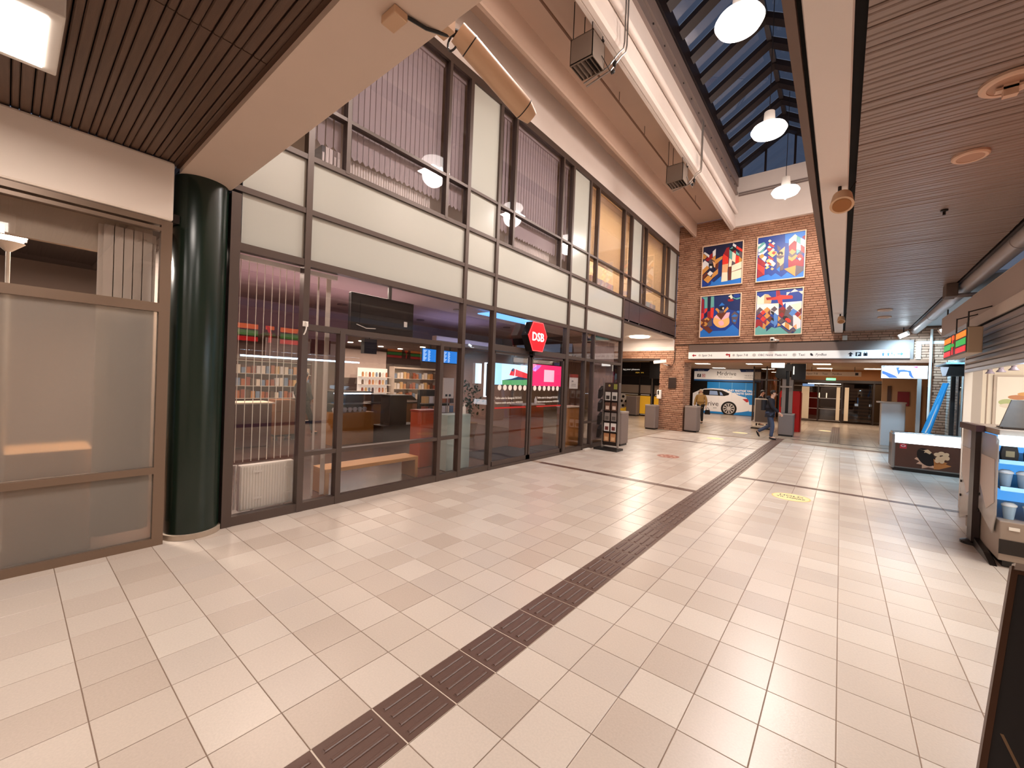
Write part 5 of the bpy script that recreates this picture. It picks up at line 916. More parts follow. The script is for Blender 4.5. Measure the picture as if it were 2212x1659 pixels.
# white counter, menu screen, banner
t=T('white_counter','tall white counter with an overhanging top at the right of the opening','counter',(1.35,18.6,0))
MB().bbox(1.07,1.66,18.3,18.9,0.001,1.40,0.02).build('body',M('counter white','ddd6d2',0.35),t); MB().bbox(0.97,1.68,18.22,18.95,1.40,1.45,0.02).build('top',M('counter top','d9c9bb',0.4),t)
t=T('menu_screen','wide bright menu screen on a grey post in front of the opening','screen',(1.30,15.2,2.1))
MB().box(0.85,1.77,15.2,15.28,2.12,2.48).build('casing',BK,t); MB().box(0.86,1.76,15.19,15.2,2.13,2.47).build('panel',SCRW,t)
SPB=M('screen blue','3f62c8',0.4,emit='3f62c8',es=0.7); SPR=M('screen pink','e03a6a',0.4,emit='e03a6a',es=0.7)
def sp(pts,mat): MB().prism(pts,'y',15.185,15.19).build('screen_picture',mat,t)
sp([(0.87,2.34),(1.0,2.28),(1.14,2.20),(1.20,2.14),(1.02,2.14),(0.94,2.22),(0.87,2.25)],SPB); sp([(1.15,2.42),(1.22,2.43),(1.20,2.36),(1.30,2.37),(1.36,2.35),(1.44,2.34),(1.48,2.20),(1.52,2.14),(1.46,2.15),(1.41,2.22),(1.40,2.30),(1.30,2.31),(1.24,2.30),(1.20,2.22),(1.17,2.34)],SPB); sp([(0.87,2.43),(0.98,2.46),(0.87,2.46)],SPB); sp([(1.46,2.45),(1.58,2.46),(1.56,2.41)],SPR)
MB().box(1.58,1.66,15.22,15.30,0.0015,2.13).build('post',STEEL,t); MB().lathe([(0.22,0.0015),(0.22,0.02),(0.04,0.03)],1.62,15.26,24).build('foot',STEEL,t)
t=T('advert_banner','tall blue leaning advertising banner behind the ice cream freezer','banner',(1.75,13.9,0))
Q=[(1.34,13.9,0.03),(1.50,13.85,0.03),(1.945,13.85,2.0),(1.87,13.9,2.0)]
dvn=Vector((0.03,0.03,0))
MB().add([Vector(p) for p in Q]+[Vector(p)+dvn for p in Q],[(0,1,2,3),(7,6,5,4),(0,4,5,1),(1,5,6,2),(2,6,7,3),(3,7,4,0)]).build('panel',M('banner blue','2a9ee0',0.4),t)
def bq(u,v,o=0.004):
    a=Vector(Q[0]).lerp(Vector(Q[3]),v); b=Vector(Q[1]).lerp(Vector(Q[2]),v); return a.lerp(b,u)-Vector((o*0.7,o*0.7,0))
MB().poly([bq(*p) for p in ((0.1,0.62),(0.4,0.85),(0.8,0.83),(0.9,0.66),(0.6,0.52))]).build('print_wave',M('banner sky','6cc4f0',0.4),t)
MB().poly([bq(*p,0.006) for p in ((0.35,0.45),(0.5,0.75),(0.75,0.74),(0.8,0.48),(0.6,0.36))]).build('print_bottle',WH,t)
MB().poly([bq(*p,0.006) for p in ((0,0.0),(0,0.30),(1,0.22),(1,0.0))]).build('print_base',M('banner purple','4a3a9a',0.4),t)
MB().box(1.32,1.56,13.75,14.05,0.001,0.03).build('foot',DK,t)
# black sign board close to the camera
t=T('sign_board','black folding sign board close to the camera at the lower right','sign board',(0.85,2.55,0))
a=[Vector((0.405,2.21,0.0)),Vector((1.05,2.28,0.0)),Vector((1.235,2.77,0.95)),Vector((0.59,2.70,0.95))]
n_=(a[1]-a[0]).cross(a[3]-a[0]).normalized()
if n_.y>0: n_=-n_
def lp(u,v,o): return (a[0].lerp(a[1],u)).lerp(a[3].lerp(a[2],u),v)+n_*o
def slab(u0,u1,v0,v1,o0,o1): 
    p=[(u0,v0),(u1,v0),(u1,v1),(u0,v1)]
    return MB().add([lp(*q,o0) for q in p]+[lp(*q,o1) for q in p],[(0,1,2,3),(7,6,5,4),(0,4,5,1),(1,5,6,2),(2,6,7,3),(3,7,4,0)])
BRZ=M('board edge','4a3122',0.35,0.5); BPN=M('board black','0b0505',0.55)
slab(0,0.03,0,1,-0.012,0.012).build('frame_bar',BRZ,t); slab(0.97,1,0,1,-0.012,0.012).build('frame_bar',BRZ,t); slab(0.03,0.97,0.97,1,-0.012,0.012).build('frame_bar',BRZ,t); slab(0.03,0.97,0,0.03,-0.012,0.012).build('frame_bar',BRZ,t)
slab(0.03,0.97,0.03,0.97,-0.006,0.006).build('panel',BPN,t)
slab(0.01,0.05,0.985,1.012,-0.016,0.02).build('corner_clip',STEEL,t)
MB().add([lp(0.06,0.40,0.008),lp(0.075,0.40,0.008),lp(0.30,0.16,0.008),lp(0.285,0.16,0.008)],[(0,1,2,3)]).build('print_line',M('board print','6b5138',0.5),t)
for u,x in ((0.45,0.98),(0.9,1.25)): MB().tube([(x,3.0,0.012),tuple(lp(u,0.96,0.03))],0.012,8).build('rear_leg',BRZ,t)
# ================================================================ INSIDE THE TRAVEL SHOP
wsx=S('wall_shop')
SHW=M('shop wall','9c8278',0.7,noise=0.03,nscale=2); MAUV=M('mauve wall','a88a96',0.75,noise=0.03,nscale=2); SCEIL=M('shop ceiling','a08a88',0.75,noise=0.04,nscale=3)
MB().box(-14.1,-14.0,1.3,11.1,0,3.3).build('plaster_wall',SHW,wsx); MB().box(-14,-5.06,1.30,1.42,0,3.3).build('plaster_wall',MAUV,wsx); MB().box(-14,-9.0,11.1,11.2,0,3.3).build('plaster_wall',SHW,wsx)
MB().box(-14.1,-5.06,1.3,11.1,3.12,3.22).build('shop_ceiling',SCEIL,wsx)
MB().box(-14,-5.04,1.42,11.1,-0.1,-0.003).build('shop_floor',cell_mat('shop floor tile',['5a3c31','4f342a','62443a'],(0.3005,0.29993,10),(-20,0.2,-5),rough=0.25,speck=0.12,bump=0.05),wsx)
MB().box(-9.05,-8.95,1.42,4.3,0,3.12).build('mauve_partition',MAUV,wsx) if False else None
MB().box(-13.9,-9.4,1.42,11.0,2.62,2.66).build('bulkhead',M('bulkhead','8a736c',0.7),wsx)
MB().box(-9.45,-9.38,1.42,5.2,2.42,3.12).build('mauve_fascia',MAUV,wsx); MB().box(-9.45,-9.38,5.2,11.0,2.60,3.12).build('grey_fascia',M('grey fascia','8d8593',0.7),wsx)
for i,(x,y) in enumerate(((-8.2,4.4),(-8.4,6.6),(-7.2,8.6),(-6.4,6.0),(-8.6,9.6))):
    tag(MB().lathe([(0.10,3.118),(0.10,3.10),(0.0,3.10)],x,y,18).build('ceiling_disc',M('ceiling disc','5f4b48',0.6)),['dark round disc in the shop ceiling behind the hanging screen','dark round disc in the shop ceiling right of the hanging screen','dark round disc in the shop ceiling over the train screen','dark round disc in the shop ceiling nearest the glass','dark round disc in the shop ceiling farthest along'][i],'ceiling fitting','discs in the shop ceiling')
DL=M('downlight lit','ffffff',0.4,emit='ffe9d0',es=6)
for i,(x,y) in enumerate(((-10.2,5.0),(-10.6,6.3),(-11.4,6.4),(-11.8,7.7),(-12.0,8.6),(-10.4,8.3))):
    tag(MB().lathe([(0.085,2.619),(0.085,2.60),(0.0,2.60)],x,y,16).build('downlight',DL),['round lit downlight in the low shop ceiling, leftmost seen','round lit downlight in the low shop ceiling, second from the left','round lit downlight in the low shop ceiling over the dark hanging box','round lit downlight in the low shop ceiling over the wooden counter','round lit downlight in the low shop ceiling far at the back','round lit downlight in the low shop ceiling by the blue screens'][i],'light','downlights in the shop')
# blue panel light near the ceiling by the door
tag(MB().box(-6.0,-5.5,6.2,7.9,3.03,3.05).build('panel_light',M('blue panel light','9fd0ff',0.4,emit='5aa8ff',es=1.6)),'bluish lit panel under the shop ceiling above the train screen','light')
tag(MB().box(-5.5,-5.3,7.2,7.5,2.78,2.95).build('white_fitting',M('white fitting lit','ffffff',0.4,emit='fff0e0',es=1.5),bevel=0.01),'small bright white box lamp behind the top of the red sign','light')
# hanging screen seen from behind
t=T('hanging_screen','black back of a large screen hanging behind the shop window','screen',(-5.3,3.5,2.27))
MB().box(-5.36,-5.29,2.96,4.02,2.275,2.80).build('housing',BK,t,bevel=0.01); MB().cyl((-5.33,3.60,2.79),(-5.33,3.60,3.12),0.03,n=10).build('pole',BK,t)
MB().box(-5.292,-5.285,3.10,3.90,2.36,2.70).build('back_plate',M('back plate','1d1512',0.4),t); MB().box(-5.288,-5.283,3.84,3.90,2.42,2.50).build('rating_label',WH,t); MB().tube([(-5.284,3.05,2.36),(-5.284,3.2,2.32),(-5.284,3.35,2.33)],0.007,6).build('cable',WH,t)
# radiator with pipes
t=T('radiator','white panel radiator standing behind the first shop window pane','radiator',(-5.16,1.92,0.05))
MB().box(-5.19,-5.11,1.63,2.20,0.09,0.60).build('panel',RADW,t,bevel=0.01)
m=MB()
for i in range(19): m.box(-5.112,-5.102,1.645+i*0.029,1.645+i*0.029+0.015,0.11,0.58)
m.build('flutes',RADW,t)
for z in (0.52,0.22):
    for y in (1.80,2.14): MB().box(-5.104,-5.094,y-0.045,y+0.045,z-0.012,z+0.012).build('clip',RADW,t)
for y in (1.78,2.10): MB().box(-5.19,-5.16,y-0.01,y+0.01,0.0,0.09).build('foot',RADW,t)
MB().tube([(-5.17,1.50,0.11),(-5.17,1.60,0.11),(-5.17,1.61,0.60),(-5.17,1.50,0.60)],0.011,8).build('pipe',WH,t,smooth=True)
# vertical blind cords and vanes
t=T('vertical_blind','drawn vertical blind with thin pale cords behind the first shop window','blind',(-5.13,1.9,0.6))
MB().box(-5.15,-5.10,1.50,2.66,2.86,2.91).build('head_rail',WH,t)
for y in (1.58,1.66,1.74,1.82,1.90,1.98,2.05,2.14): MB().cyl((-5.125,y,0.64),(-5.125,y,2.86),0.0045,n=6).build('cord',M('cord','e8dccc',0.6),t); 
for y,w_ in ((1.98,0.03),(2.10,0.045),(2.57,0.06),(2.44,0.025)): MB().box(-5.15,-5.145,y-w_/2,y+w_/2,0.64,2.86) if y<2.25 else MB().box(-5.15,-5.145,y-w_/2,y+w_/2,0.10,2.86).build('vane',M('vane','cdbdb0',0.7),t)
# binders on the sill of the first office window
for i,(c_,n_) in enumerate((('1c1614','black'),('e6ded4','white'),('e9e2da','white'),('8a7a70','grey'),('d9d0c8','white'))):
    q=T('binder','%s office binder on the sill of the first upper window, %s from the left'%(n_,['first','second','third','fourth','fifth'][i]),'binder',(-5.12,2.40+i*0.05,4.20),group='binders in the upper window')
    MB().box(-5.26,-5.06,2.38+i*0.05,2.42+i*0.05,4.1815,4.46).build('cover',M('binder '+c_,c_,0.5),q); MB().box(-5.059,-5.056,2.388+i*0.05,2.412+i*0.05,4.27,4.38).build('spine_label',WH,q)
t=T('door_hook','small white metal hook on the mullion of the glass wall','hook',(-4.94,2.2,2.1)); MB().box(-4.95,-4.935,2.175,2.235,2.20,2.26).build('plate',WH,t); MB().tube([(-4.935,2.205,2.25),(-4.91,2.205,2.23),(-4.92,2.205,2.17),(-4.91,2.19,2.13),(-4.925,2.18,2.10)],0.008,6).build('hook',WH,t,smooth=True)
# bench, orange and pale plinths
ORD=['first','second','third','fourth','fifth','sixth','seventh','eighth','ninth','tenth','eleventh','twelfth','thirteenth','fourteenth','fifteenth','sixteenth','seventeenth','eighteenth','nineteenth','twentieth']
LEV=['bottom','second','third','fourth','fifth','sixth']
WOOD=M('pale wood','b9854e',0.45,noise=0.18,nscale=4,stretch=(1,0.2,1)); 
t=T('bench','low pale wooden bench behind the shop window','bench',(-5.6,3.6,0))
MB().box(-5.78,-5.42,2.75,4.32,0.29,0.345).build('seat',WOOD,t,bevel=0.004); 
for y in (2.75,4.26): MB().box(-5.78,-5.42,y,y+0.055,0.001,0.289).build('leg',WOOD,t)
t=T('ticket_machine','orange red free standing cabinet behind the shop window by the bench','cabinet',(-6.05,5.0,0))
MB().box(-6.22,-5.92,4.74,5.20,0.001,1.02).build('body',M('orange laminate','a8431f',0.35),t,bevel=0.008); MB().box(-6.23,-5.91,4.73,5.21,1.02,1.05).build('top',M('orange top','8a2a16',0.35),t)
t=T('plinth','pale green free standing plinth with a bottle on top behind the glass','plinth',(-5.55,5.2,0))
PGR=M('pale green laminate','a3b3aa',0.3)
MB().box(-5.72,-5.40,4.92,5.50,0.001,0.99).build('body',PGR,t,bevel=0.006); MB().box(-5.72,-5.40,4.92,5.50,0.991,1.0).build('top',M('plinth top','b5c4bb',0.3),t)
t=T('pump_bottle','small white pump bottle on the pale green plinth','bottle',(-5.5,5.42,1.001))
MB().lathe([(0.03,1.0005),(0.034,1.02),(0.034,1.12),(0.012,1.15),(0.012,1.18)],-5.5,5.42,14).build('bottle',WH,t,smooth=True); MB().box(-5.505,-5.45,5.41,5.43,1.18,1.195).build('pump',WH,t)
tag(MB().box(-6.5,-5.1,6.2,7.95,0.0,0.012).build('door_mat',M('door mat','2c2526',0.9,bump=0.2,bscale=200)),'dark rectangular mat on the shop floor behind the glass door','mat')
tag(MB().box(-6.05,-5.4,8.0,8.9,0.0,0.012).build('door_mat',MATS['door mat']),'small dark mat on the shop floor beside the wooden panel','mat')
t=T('orange_cabinet','tall orange wooden cabinet behind the right door leaf','cabinet',(-6.2,8.2,0))
MB().box(-6.5,-6.1,8.0,8.95,0.001,1.05).build('body',M('orange wood','9a4a20',0.4,noise=0.15,nscale=5),t,bevel=0.006); MB().box(-6.52,-6.08,7.98,8.97,1.05,1.08).build('top',M('cabinet top','c9b9ae',0.4),t)
t=T('pump_bottle','small white pump bottle on the orange cabinet inside the door','bottle',(-6.2,8.7,1.081))
MB().lathe([(0.03,1.0805),(0.034,1.10),(0.034,1.20),(0.012,1.23),(0.012,1.26)],-6.2,8.7,14).build('bottle',WH,t,smooth=True)
# train and pink screens
t=T('advert_screen','wide bright screen showing a red train, inside the glass door','screen',(-6.35,7.8,1.5))
MB().box(-6.40,-6.32,7.08,8.58,1.54,2.07).build('casing',BK,t); 
def syz(pts,mat,k=1,X=-6.32): MB().prism(pts,'x',X+0.001*k,X+0.001*k+0.0008).build('screen_picture',mat,t)
SKY=M('screen sky','bfe0f4',0.3,emit='c4e4f8',es=1.15); syz([(7.09,1.55),(8.57,1.55),(8.57,2.06),(7.09,2.06)],SKY,0)
syz([(7.09,1.55),(7.42,1.55),(7.42,2.06),(7.09,2.06)],M('screen pale blue','a8d8f2',0.3,emit='a4d6f0',es=1.2))
syz([(7.46,1.55),(8.57,1.55),(8.57,1.70),(7.46,1.66)],M('screen green','5fae6a',0.3,emit='62b070',es=0.8)); syz([(7.46,1.66),(8.57,1.70),(8.57,1.76),(8.1,1.77),(7.8,1.70)],M('screen navy','143a63',0.3,emit='143a63',es=0.6),2)
TRD=M('screen train red','e03038',0.3,emit='e4343c',es=0.95); syz([(7.72,1.79),(7.80,1.93),(7.92,1.95),(8.57,1.83),(8.57,1.72),(8.0,1.77)],TRD,3); syz([(7.78,1.90),(7.84,1.96),(7.90,1.96),(7.88,1.88)],MATS['screen navy'],4); syz([(7.92,1.77),(7.94,1.95),(7.955,1.95),(7.94,1.77)],SCRW,5)
t=T('advert_screen','bright pink screen with a pale square, inside the right door leaf','screen',(-6.35,9.4,1.5))
MB().box(-6.40,-6.32,8.64,10.18,1.52,2.14).build('casing',BK,t)
syz([(8.66,1.54),(10.16,1.54),(10.16,2.12),(8.66,2.12)],M('screen hot pink','f0306a',0.3,emit='f0326e',es=1.1),0)
syz([(8.67,1.98),(8.85,2.10),(9.08,2.10),(8.98,2.02),(8.80,1.92),(8.72,1.94)],M('screen mauve','c77ae0',0.3,emit='c880e4',es=1.0)); syz([(9.22,1.66),(9.72,1.66),(9.72,1.99),(9.22,1.99)],M('screen pale pink','f4c0d6',0.3,emit='f4c4d8',es=1.0))
t=T('lit_poster','narrow pale lit poster panel left of the door, nearer the wall','poster',(-6.35,6.6,1.5)); MB().box(-6.40,-6.33,6.53,6.74,1.56,2.02).build('frame',WH,t); MB().box(-6.33,-6.325,6.54,6.73,1.57,2.01).build('sheet',SKY,t)
t=T('lit_poster','narrow dark lit poster panel with white edge beside the door','poster',(-6.2,6.9,1.2)); MB().box(-6.25,-6.20,6.74,7.04,1.27,2.04).build('frame',SCRW,t); MB().box(-6.20,-6.195,6.76,7.02,1.29,2.02).build('sheet',M('poster dark','33424d',0.4),t); MB().box(-6.196,-6.192,6.78,7.0,1.60,1.62).box(-6.196,-6.192,6.80,6.95,1.9,1.91).build('print',WH,t)
# vertical wooden panel and notice
t=T('slatted_panel','tall brown wooden slatted panel inside the shop beyond the door','panel',(-6.0,10.3,0))
WDD=M('dark wood slat','7a4a2c',0.45,noise=0.2,nscale=4,stretch=(1,1,0.15))
MB().box(-6.06,-6.03,9.9,10.95,0.001,2.26).build('backing',M('panel backing','3a2418',0.6),t)
for i in range(14): MB().box(-6.03,-6.0,9.91+i*0.075,9.91+i*0.075+0.055,0.002,2.25).build('slat',WDD,t)
t=T('wooden_counter','light wooden counter front inside the shop by the far window','counter',(-5.6,9.0,0)); MB().box(-5.75,-5.45,9.05,9.75,0.001,1.02).build('body',M('counter wood','a86d35',0.4,noise=0.2,nscale=4,stretch=(1,1,0.2)),t,bevel=0.006); MB().box(-5.77,-5.43,9.03,9.77,1.02,1.05).build('top',CREAM,t)
t=T('notice_sheet','white notice with a red heading taped inside the glass beyond the door','notice',(-5.02,8.6,1.5)); MB().box(-5.026,-5.022,8.40,8.80,1.52,1.87).build('sheet',M('notice paper','d8d0cc',0.6),t); MB().box(-5.021,-5.019,8.40,8.80,1.79,1.87).build('heading',M('notice red','8a2a22',0.6),t); MB().box(-5.021,-5.019,8.50,8.58,1.68,1.72).box(-5.021,-5.019,8.50,8.70,1.62,1.635).box(-5.021,-5.019,8.50,8.70,1.58,1.595).build('print',M('notice ink','8a8488',0.6),t)
t=T('vertical_blind','grey drawn vertical blind behind the last pane by the corner','blind',(-5.15,10.4,0.2))
MB().box(-5.17,-5.11,9.5,11.08,2.84,2.90).build('head_rail',WH,t)
for i in range(15): 
    y=9.75+i*0.088; o=MB().box(-5.143,-5.138,y-0.04,y+0.04,0.15,2.84).build('vane',M('grey vane','94807c',0.75,noise=0.1,nscale=3),t)
# counters, shelves and kiosks at the back
t=T('service_counter','long wooden front service counter with black top at the back of the shop','counter',(-10.2,7.4,0))
OAK=M('oak front','a8712f',0.45,noise=0.15,nscale=4)
MB().box(-10.6,-10.1,6.2,8.9,0.001,0.86).build('front',OAK,t); MB().box(-10.7,-10.0,6.1,9.0,0.86,0.90).build('top',BK,t); MB().box(-10.1,-10.06,7.75,8.15,0.05,0.86).build('poster_front',M('peach poster','d69a74',0.6),t)
for y in (6.5,7.3,8.4): MB().box(-10.35,-10.2,y,y+0.28,0.901,1.12).build('till',BK,t,bevel=0.01)
t=T('glass_showcase','lit glass showcase of cold food left of the wooden counter','showcase',(-9.3,5.2,0))
MB().box(-9.5,-9.0,4.7,5.75,0.001,0.75).build('base',OAK,t); MB().box(-9.48,-9.02,4.72,5.73,1.22,1.25).build('top',BK,t); MB().box(-9.02,-9.01,4.72,5.73,0.75,1.22).build('glass_front',GL,t); MB().box(-9.48,-9.46,4.72,5.73,0.75,1.22).build('back',DK,t)
MB().box(-9.45,-9.05,4.75,5.7,0.94,0.955).build('shelf',STEEL,t); MB().box(-9.12,-9.06,4.76,5.69,1.19,1.215).build('strip_lamp',M('strip lamp','ffffff',0.4,emit='dcecff',es=6),t)
for i in range(7):
    tag(MB().lathe([(0.03,0.7505),(0.055,0.82),(0.04,0.86),(0,0.87)],-9.18,4.82+i*0.13,12).build('food_tub',M('tub','cfd6e0',0.4),smooth=True),'pale food tub on the bottom of the lit glass showcase, %s from the left'%ORD[i],'tub','tubs in the showcase')
t=T('black_kiosk','dark free standing kiosk in front of the wooden counter','kiosk',(-8.9,6.0,0)); MB().box(-9.1,-8.7,6.0,6.5,0.001,1.18).build('body',BK,t); MB().box(-9.15,-8.65,5.8,6.9,0.001,0.42).build('base',M('kiosk base','2c1a12',0.5),t); MB().prism([(6.0,1.18),(6.6,1.18),(6.75,1.08),(6.75,1.05),(6.0,1.1)],'x',-9.15,-8.65).build('desk',DK,t)
t=T('hanging_box','black square box hanging from the low ceiling at the back of the shop','box',(-9.0,5.6,2.18)); MB().box(-9.15,-9.0,5.42,5.76,2.18,2.54).build('body',BK,t); MB().cyl((-9.08,5.6,2.54),(-9.08,5.6,3.12),0.012,n=8).build('rod',BK,t)
for i,(y0_,lab) in enumerate(((7.18,'left bright blue screen set inside the shop for a reflected menu'),(7.92,'right bright blue screen set inside the shop for a reflected menu'))):
    t=T('reflected_menu',lab,'screen',(-9.0,y0_+.3,2.08),group='blue screens for the reflected menus')  # menus reflected in the glass, built as screens behind it
    MB().box(-9.06,-9.0,y0_-.02,y0_+.60,2.08,2.47).build('casing',BK,t); MB().box(-9.0,-8.995,y0_,y0_+.58,2.10,2.45).build('panel',M('screen azure','1f7ad8',0.3,emit='1f7ede',es=0.95),t)
    m=MB()
    for k in range(9): m.box(-8.995,-8.993,y0_+0.03,y0_+0.09+0.03*(k%3),2.12+k*0.035,2.135+k*0.035); m.box(-8.995,-8.993,y0_+0.20,y0_+0.26+0.02*(k%2),2.12+k*0.035,2.135+k*0.035)
    m.build('menu_lines',M('screen text','d8ecff',0.3,emit='d0e8ff',es=1.0),t)
    MB().cyl((-9.03,y0_+.3,2.47),(-9.03,y0_+.3,2.62),0.02,n=8).build('bracket',BK,t)
tag(MB().box(-7.2,-7.05,6.0,8.4,2.42,2.60).build('air_curtain',M('white casing','c9bfb8',0.5),bevel=0.01),'long white door air curtain behind the glass left of the red sign','air curtain')
def shelf_unit(x0,x1,y0,y1,h,n,back,lab,face='x'):
    t=T('shelf_unit',lab,'shelves',((x0+x1)/2,(y0+y1)/2,0))
    MB().box(x0,x0+0.02,y0,y1,0.001,h).build('back',back,t)
    for y in (y0,y1-0.02): MB().box(x0+0.02,x1,y,y+0.02,0.001,h).build('side',back,t)
    for k in range(n): MB().box(x0+0.02,x1,y0+0.02,y1-0.02,0.10+(h-0.15)*k/(n-1)-0.02,0.10+(h-0.15)*k/(n-1)).build('shelf',M('shelf board','c9b9aa',0.5),t)
    return [0.10+(h-0.15)*k/(n-1) for k in range(n)]
GC=[M('goods %d'%i,c_,0.5) for i,c_ in enumerate(('c98a52','e8d9c4','9a4a34','d9b070','7b8fa8','5a3d2e','e6e0da','b5653c'))]
hs=shelf_unit(-13.95,-13.55,3.6,6.3,2.0,6,M('red shelf back','6a2a20',0.6),'wide magazine and goods shelves on the far shop wall, at the left')
for zi,z in enumerate(hs[:-1]):
    for k in range(20):
        y=3.64+k*0.132; hgt=0.16+0.10*random.random()
        tag(MB().box(-13.72,-13.60,y,y+0.10,z+0.0005,z+hgt).build('packet',GC[(k*3+zi*5+k//4)%8]),'packet on the wide goods shelves, %s shelf from the floor, %s from the left'%(LEV[zi],ORD[k]),'packet','packets on the wide shop shelves')
hs=shelf_unit(-12.6,-12.3,8.6,10.6,2.0,6,M('pale shelf back','cfc0b2',0.6),'tall bright goods shelves far inside the shop behind the blue screens')
for zi,z in enumerate(hs[:-1]):
    for k in range(14):
        y=8.64+k*0.138; hgt=0.14+0.11*random.random()
        tag(MB().box(-12.45,-12.34,y,y+0.10,z+0.0005,z+hgt).build('packet',GC[(k*5+zi*3)%8]),'packet on the bright goods shelves, %s shelf from the floor, %s from the left'%(LEV[zi],ORD[k]),'packet','packets on the bright shop shelves')
tag(MB().box(-9.42,-9.38,3.4,5.0,1.98,2.36).build('white_board',M('shop pelmet','cfc0b4',0.6)),'long pale pelmet board over the shelves at the left of the shop','board'); tag(MB().box(-9.42,-9.38,4.35,5.15,2.08,2.42).build('red_board',M('dark red board','4a0c0c',0.6)) if False else MB().box(-9.36,-9.33,4.30,4.75,2.10,2.42).build('red_board',M('dark red board','5a0f10',0.6)),'dark red square board hanging by the mauve fascia','board')
tag(MB().box(-12.7,-12.66,6.9,8.5,1.55,2.5).build('blind_wall',M('slat blind','b8a49a',0.6,noise=0.1,nscale=6)),'pale ribbed screen wall behind the wooden counter','screen wall')
t=T('white_shelving','white lit wall shelf with jars behind the wooden counter','shelves',(-12.5,8.0,1.0))
for z in (1.05,1.32,1.58): MB().box(-12.6,-12.35,7.4,8.5,z,z+0.025).build('shelf',WH,t)
MB().box(-12.62,-12.6,7.38,8.52,1.0,1.9).build('back',M('lit white back','f2ebe4',0.5,emit='fff0e0',es=0.35),t)
for z in (1.075,1.345,1.605):
    for k in range(8): tag(MB().lathe([(0.035,z+0.0006),(0.04,z+0.10),(0.03,z+0.14),(0.03,z+0.16)],-12.45,7.48+k*0.13,10).build('jar',GC[(k+int(z*10))%8],smooth=True),'small jar on the white lit wall shelf, %s row, %s from the left'%({1.075:'bottom',1.345:'middle',1.605:'top'}[z],ORD[k]),'jar','jars on the white shelf')
t=T('notice_stand','white sheet notice on a thin stand inside the window by the plinth','notice',(-6.6,6.0,0)); MB().box(-6.62,-6.60,5.86,6.16,1.22,1.66).build('sheet',WH,t); MB().cyl((-6.61,6.0,0.012),(-6.61,6.0,1.22),0.012,n=8).build('pole',STEEL,t); MB().lathe([(0.14,0.001),(0.14,0.012),(0.02,0.014)],-6.61,6.0,18).build('foot',STEEL,t); MB().box(-6.599,-6.597,5.92,5.98,1.26,1.31).box(-6.599,-6.597,6.02,6.08,1.26,1.31).build('print',BK,t)
t=T('magazine_stand','low stand of red and white magazines inside the shop window','magazine stand',(-7.6,6.4,0)); MB().box(-7.9,-7.5,6.2,7.2,0.001,0.25).build('base',DK,t)
for k in range(4): MB().box(-7.85+k*0.02,-7.5-k*0.06,6.2,7.2,0.30+k*0.24,0.32+k*0.24).build('shelf',STEEL,t)
for sx in (6.2,7.18): MB().box(-7.9,-7.86,sx,sx+0.02,0.25,1.35).build('side',DK,t)
MB().box(-7.9,-7.89,6.2,7.2,0.25,1.35).build('back',DK,t)
for k in range(4):
    for j in range(7): tag(MB().box(-7.80,-7.66,6.24+j*0.135,6.24+j*0.135+0.11,0.3205+k*0.24,0.3205+k*0.24+0.16).build('magazine',GC[(j*3+k)%8]),'magazine on the low stand inside the shop window, %s row, %s from the left'%(LEV[k],ORD[j]),'magazine','magazines on the low stand')
t=T('potted_shrub','bushy green potted shrub inside the shop left of the train screen','plant',(-8.2,8.3,0)); MB().lathe([(0.16,0.001),(0.24,0.42),(0.21,0.42)],-8.2,8.3,18).build('pot',M('clay pot','a8763f',0.6),t,smooth=True)
m=MB(); 
MB().cyl((-8.2,8.3,0.4),(-8.2,8.3,1.1),0.02,n=6).build('stem',M('stem','5b4428',0.7),t)
for i in range(220):
    a=random.random()*6.28; r=0.42*math.sqrt(random.random()); z=0.55+random.random()*1.0; r*=1-0.5*abs(z-0.95)/0.55
    b=Vector((-8.2+r*math.cos(a),8.3+r*math.sin(a),z)); d=Vector((random.uniform(-1,1),random.uniform(-1,1),random.uniform(-.4,1))).normalized()*0.12; sd=d.cross(Vector((0.3,0.2,1))).normalized()*0.035
    m.add([b,b+d*.5+sd,b+d,b+d*.5-sd],[(0,1,2,3)])
m.build('foliage',M('shrub leaf','3d4a24',0.5),t,kind='stuff',fix=False)
t=T('parcel_trolley','low trolley of brown boxes far inside the shop behind the first window','trolley',(-10.6,4.2,0)); MB().box(-10.9,-10.4,4.0,4.5,0.10,0.14).build('deck',DK,t)
for x in (-10.85,-10.45):
    for y in (4.05,4.45): MB().cyl((x-0.015,y,0.05),(x+0.015,y,0.05),0.05,n=12).build('wheel',BK,t)
for k in range(3): tag(MB().box(-10.88,-10.42,4.03,4.47,0.141+k*0.28,0.141+k*0.28+0.275).build('cardboard_box',M('cardboard','8a5530',0.7,noise=0.1,nscale=5)),['brown cardboard box at the bottom of the trolley stack','brown cardboard box in the middle of the trolley stack','brown cardboard box on top of the trolley stack'][k],'box','boxes on the trolley')
t=T('red_counter','dark red counter with pale top at the far left of the shop','counter',(-10.2,3.2,0)); MB().box(-10.5,-9.9,2.6,3.75,0.001,0.93).build('front',M('dark red laminate','5c1f14',0.45),t); MB().box(-10.55,-9.85,2.55,3.8,0.93,0.96).build('top',CREAM,t)
